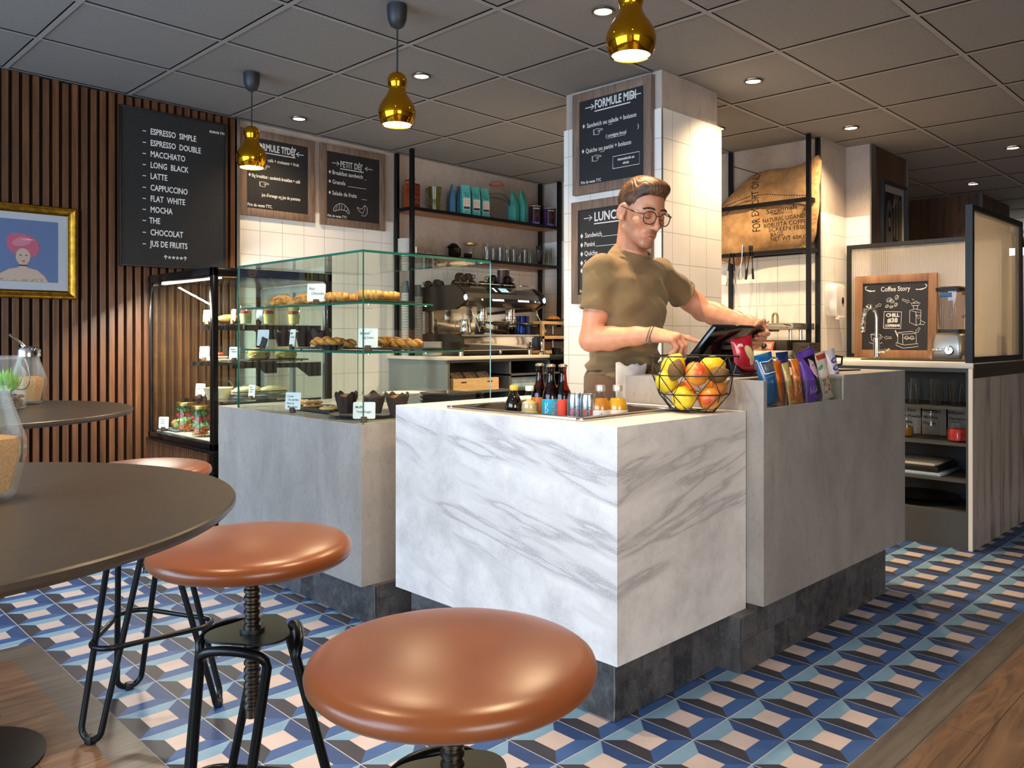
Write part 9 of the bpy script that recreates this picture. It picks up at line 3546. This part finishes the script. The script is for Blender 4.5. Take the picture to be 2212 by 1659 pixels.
# ---- clothes
def fabric(name, a, b, sc=30, bump=0.12):
 m = mat_new(name)
 n = NT(m)
 f = n.noise(n.coord(), 5, 4, 0.6)
 w = n.noise(n.coord(), 600, 2, 0.5)
 n.link(n.ramp(f, [(0.3, a), (0.7, b)]), n.bsdf.inputs['Base Color'])
 n.bsdf.inputs['Roughness'].default_value = 0.92
 n.bsdf.inputs['Sheen Weight'].default_value = 0.15
 n.bump(w, bump, 0.001)
 return m
OLV = fabric('olive_cotton', '705c3d', '7f6948')
BRN = fabric('brown_cotton', '54402f', '604a38')
DRK = fabric('dark_cotton', '3a2f27', '44382e')
def wrinkles(V, amp, seeds):
 """soft cloth folds: displacement along the local outward direction"""
 d = np.zeros(len(V))
 for (kx, ky, kz, ph, a, sharp) in seeds:
  q = np.sin(V[:, 0] * kx + V[:, 1] * ky + V[:, 2] * kz + ph)
  d += a * np.sign(q) * np.abs(q) ** sharp
 return d * amp
def vnormals(V, Q):
 nr = np.cross(V[Q[:, 2]] - V[Q[:, 0]], V[Q[:, 3]] - V[Q[:, 1]])
 N = np.zeros_like(V)
 for k in range(4):
  np.add.at(N, Q[:, k], nr)
 return N / (np.linalg.norm(N, axis=1, keepdims=True) + 1e-12)
def build_shirt():
 F = Field((2.38, 1.90, 0.92), (3.10, 2.30, 1.54), 0.004)
 F.column([(0.955, 2.70, 2.115, 0.178, 0.128), (0.99, 2.70, 2.112, 0.176, 0.125), (1.06, 2.70, 2.10, 0.168, 0.118), (1.15, 2.70, 2.09, 0.176, 0.120), (1.25, 2.70, 2.075, 0.190, 0.126), (1.34, 2.70, 2.07, 0.182, 0.112), (1.40, 2.695, 2.072, 0.140, 0.090), (1.455, 2.695, 2.068, 0.082, 0.072)], 0.03, yaw=R(4))
 hR = shR + (elR - shR) * 0.56
 hL = shL + (elL - shL) * 0.52
 F.cone(np.array([2.61, 2.095, 1.385]), neck0 + np.array([0, 0.02, 0.012]), 0.055, 0.066, 0.03)
 F.cone(np.array([2.78, 2.085, 1.390]), neck0 + np.array([0, 0.02, 0.012]), 0.055, 0.066, 0.03)
 for st_, s_, e_, fr_, rr in ((np.array([2.62, 2.085, 1.370]), shR, elR, 0.56, (0.060, 0.065, 0.064)), (np.array([2.77, 2.075, 1.375]), shL, elL, 0.52, (0.062, 0.068, 0.067))):
  F2 = Field(F.lo, F.lo + F.h * (F.n - 1) , F.h)
  F2.f = F2.f[:F.n[0], :F.n[1], :F.n[2]]
  F2.n = np.array(F2.f.shape)
  ax = (e_ - s_) / np.linalg.norm(e_ - s_)
  h_ = s_ + (e_ - s_) * fr_
  F2.chain([st_, s_, h_ + ax * 0.05], rr, 0.03)
  F2.cut(lambda X, Y, Z: ((X - h_[0]) * ax[0] + (Y - h_[1]) * ax[1] + (Z - h_[2]) * ax[2]).astype(np.float32))
  F2.cut(lambda X, Y, Z: (0.066 - np.sqrt((X - h_[0] - 9) ** 2 + 0 * Y + 0 * Z)).astype(np.float32))
  sl = tuple(slice(0, k) for k in F2.f.shape)
  F.blend(sl, F2.f, 0.028, 'add')
 nd = np.array([0.0, -0.34, 0.94]); nd /= np.linalg.norm(nd)
 c0 = neck0 + np.array([0, -0.004, 0.022])
 F.cone(c0 - nd * 0.004, c0 + nd * 0.08, 0.069, 0.075, 0.006, 'sub')
 V, Q = F.mesh()
 N = vnormals(V, Q)
 C = np.array([2.70, 2.08, 1.2])
 if ((V - C) * N).sum() < 0:
  N = -N
 zz = V[:, 2]
 tw = np.clip((zz - 0.95) / 0.1, 0, 1)
 d = wrinkles(V, 1.0, [(22, -26, 30, 0.3, 0.0030, 1.4), (-30, 18, 44, 1.2, 0.0022, 1.3), (8, 9, 70, 2.0, 0.0014, 1.2)])
 low = np.clip((1.10 - zz) / 0.12, 0, 1)
 d += low * wrinkles(V, 1.0, [(14, 10, 120, 0.5, 0.0045, 1.3), (-26, 20, 80, 1.5, 0.0035, 1.3)])
 for h_, s_ in ((hR, shR), (hL, shL)):
  w = np.exp(-(np.linalg.norm(V - (h_ * 0.6 + s_ * 0.4), axis=1) / 0.09) ** 2)
  d += w * wrinkles(V, 1.0, [(40, 30, 60, 0.2, 0.0030, 1.3)])
 w = np.exp(-((V[:, 0] - 2.83) / 0.10) ** 2 - ((zz - 1.25) / 0.11) ** 2) * (V[:, 1] < 2.08)
 d += w * 0.004 * np.sin((V[:, 0] * 0.8 + zz) * 75)
 V = V + N * (1.7 * d[:, None])
 return mesh_obj('tshirt', V, Q, OLV, BAR, None, 1)
build_shirt()
nd = Vector((0.0, -0.34, 0.94)).normalized()
c0 = Vector(neck0) + Vector((0, -0.004, 0.020))
g = G()
MM = c0.to_4d()
ax_s = nd.cross(Vector((0, 1, 0))).normalized()
ax_f = nd.cross(ax_s)
g.tube([c0 + ax_s * 0.071 * math.cos(2 * PI * i / 40) + ax_f * 0.071 * math.sin(2 * PI * i / 40) for i in range(40)], 0.0058, 10, loop=True)
obj('collar', g, OLV, BAR, smooth=60)
for h0, s0, e0, r in ((shR + (elR - shR) * 0.545, shR, elR, 0.0615), (shL + (elL - shL) * 0.505, shL, elL, 0.0650)):
 ax = Vector(e0 - s0).normalized()
 u = ax.orthogonal().normalized()
 v = ax.cross(u)
 g = G()
 g.tube([Vector(h0) + u * r * math.cos(2 * PI * i / 36) + v * r * math.sin(2 * PI * i / 36) for i in range(36)], 0.0042, 10, loop=True)
 obj('sleeve_hem', g, OLV, BAR, smooth=60)
def build_trousers():
 F = Field((2.44, 1.90, 0.04), (2.98, 2.36, 1.02), 0.007)
 F.column([(0.80, 2.70, 2.125, 0.172, 0.125), (0.90, 2.70, 2.12, 0.178, 0.128), (1.0, 2.70, 2.115, 0.166, 0.115)], 0.02)
 for s in (-1, 1):
  F.chain([np.array([2.70 + s * 0.088, 2.12, 0.85]), np.array([2.70 + s * 0.105, 2.10, 0.49]), np.array([2.70 + s * 0.110, 2.15, 0.08])], [0.096, 0.070, 0.056], 0.03)
 F.cut(lambda X, Y, Z: (0.06 - Z) + 0 * X + 0 * Y)
 V, Q = F.mesh()
 N = vnormals(V, Q)
 d = wrinkles(V, 1.0, [(25, -20, 50, 0.3, 0.003, 1.3)])
 return mesh_obj('trousers', V + N * d[:, None], Q, DRK, BAR, None, 2)
build_trousers()
for s in (-1, 1):
 g = G()
 cx0 = 2.70 + s * 0.115
 rings = []
 for y, w, h in ((2.235, 0.030, 0.05), (2.21, 0.040, 0.075), (2.15, 0.043, 0.085), (2.08, 0.045, 0.065), (2.01, 0.048, 0.050), (1.965, 0.040, 0.040), (1.948, 0.020, 0.025)):
  rings.append([(cx0 + w * math.cos(a), y, 0.002 + h * max(math.sin(a), -0.0) + (0 if math.sin(a) > 0 else 0)) for a in [2 * PI * k / 20 for k in range(20)]])
 g.loft(rings)
 obj('shoe', g, MT['black_paint'], BAR, smooth=60)
# waist apron: wrapped band, skirt panel, tie
g = G()
n = 56
def wrap(z, k, a0=0.0, a1=2 * PI, amp=0.0):
 return [(2.70 + (0.180 + k) * math.cos(a0 + (a1 - a0) * i / n), 2.115 + (0.131 + k) * math.sin(a0 + (a1 - a0) * i / n) + amp * math.sin(i * 0.9), z) for i in range(n)]
g.loft([wrap(0.885, 0.006), wrap(0.90, 0.010), wrap(0.945, 0.009), wrap(0.962, 0.003)], (False, False))
obj('apron_band', g, BRN, BAR, smooth=60)
g = G()
rows = []
for k in range(12):
 z = 0.955 - 0.04 * k
 a0, a1 = R(150), R(372)
 rows.append([(2.70 + (0.186 + 0.004 * k ** 0.5 + 0.004 * math.sin(i * 0.55 + k * 0.2) * min(k, 6) / 6) * math.cos(a0 + (a1 - a0) * i / 50), 2.105 + (0.138 + 0.003 * k ** 0.5 + 0.004 * math.sin(i * 0.55 + k * 0.2) * min(k, 6) / 6) * math.sin(a0 + (a1 - a0) * i / 50), z) for i in range(51)])
g.loft(rows, closed=False)
ap_ = obj('apron', g, BRN, BAR, smooth=80)
md = ap_.modifiers.new('thick', 'SOLIDIFY')
md.thickness = 0.004
g = G()
b0 = at(1455, 790, Y=2.02)
for pts, w in (((( 0, 0, 0), (0.02, -0.02, 0.030), (0.055, -0.035, 0.042), (0.085, -0.03, 0.022), (0.070, -0.02, -0.002), (0.03, -0.01, -0.002), (0, 0, 0)), 0.012),
               (((0, 0, 0), (0.012, -0.02, 0.014), (0.035, -0.03, 0.020), (0.045, -0.03, 0.004), (0.02, -0.015, -0.006), (0, 0, 0)), 0.010)):
 g.tube([b0 + Vector(p) for p in pts], w, 8, flat=0.25)
obj('apron_tie', g, BRN, BAR, smooth=60)
# bracelets on the right wrist
for k, (m, rr, dd) in enumerate(((M('leather_cord', '4a3c33', 0.6), 0.0018, 0.0), (M('grey_cord', '6a625c', 0.6), 0.0016, 0.010))):
 g = G()
 c = Vector(wrR - d_ * (0.006 + dd))
 u, v = Vector(l_), Vector(n_)
 g.tube([c + u * 0.0315 * math.cos(2 * PI * i / 30) + v * 0.0315 * math.sin(2 * PI * i / 30) + Vector(d_) * 0.006 * math.sin(2 * PI * i / 30) for i in range(30)], rr, 8, loop=True)
 br = obj('bracelet', g, m, BAR, smooth=60)
 if k == 0:
  for i in range(7):
   a = R(200 + 16 * i)
   g = G()
   g.ball(c + u * 0.034 * math.cos(a) + v * 0.034 * math.sin(a), 0.0045, 10)
   obj('bead', g, M('bead_blue', '5d6d8a', 0.2, 0.3), br)
# white cloth tucked into the apron
CL = thing('cloth', 'white cloth hanging from the front of the barista apron', 'cloth', (2.56, 1.95, 0.9))
g = G()
rows = []
for k in range(15):
 z = 1.008 - 0.020 * k
 r = []
 for i in range(19):
  u = i / 18
  a = R(214 + 38 * u)
  off = 0.016 + 0.004 * math.sin(u * 11 + 0.4 * k) * min(1, k / 4) + (0.006 if k < 2 else 0)
  zz = z + (0.006 * math.sin(u * 14) + 0.010 * (u > 0.62) if k == 0 else 0) - 0.018 * u * (k == 0)
  r.append((2.70 + (0.194 + off) * math.cos(a) * (1.0 if k > 2 else 1.0), 2.105 + (0.148 + off) * math.sin(a), zz))
 rows.append(r)
g.loft(rows, closed=False)
c_ = obj('cotton_square', g, fabric('white_cotton', 'd2cdc6', 'dedad4'), CL, smooth=80)
md = c_.modifiers.new('thick', 'SOLIDIFY')
md.thickness = 0.003
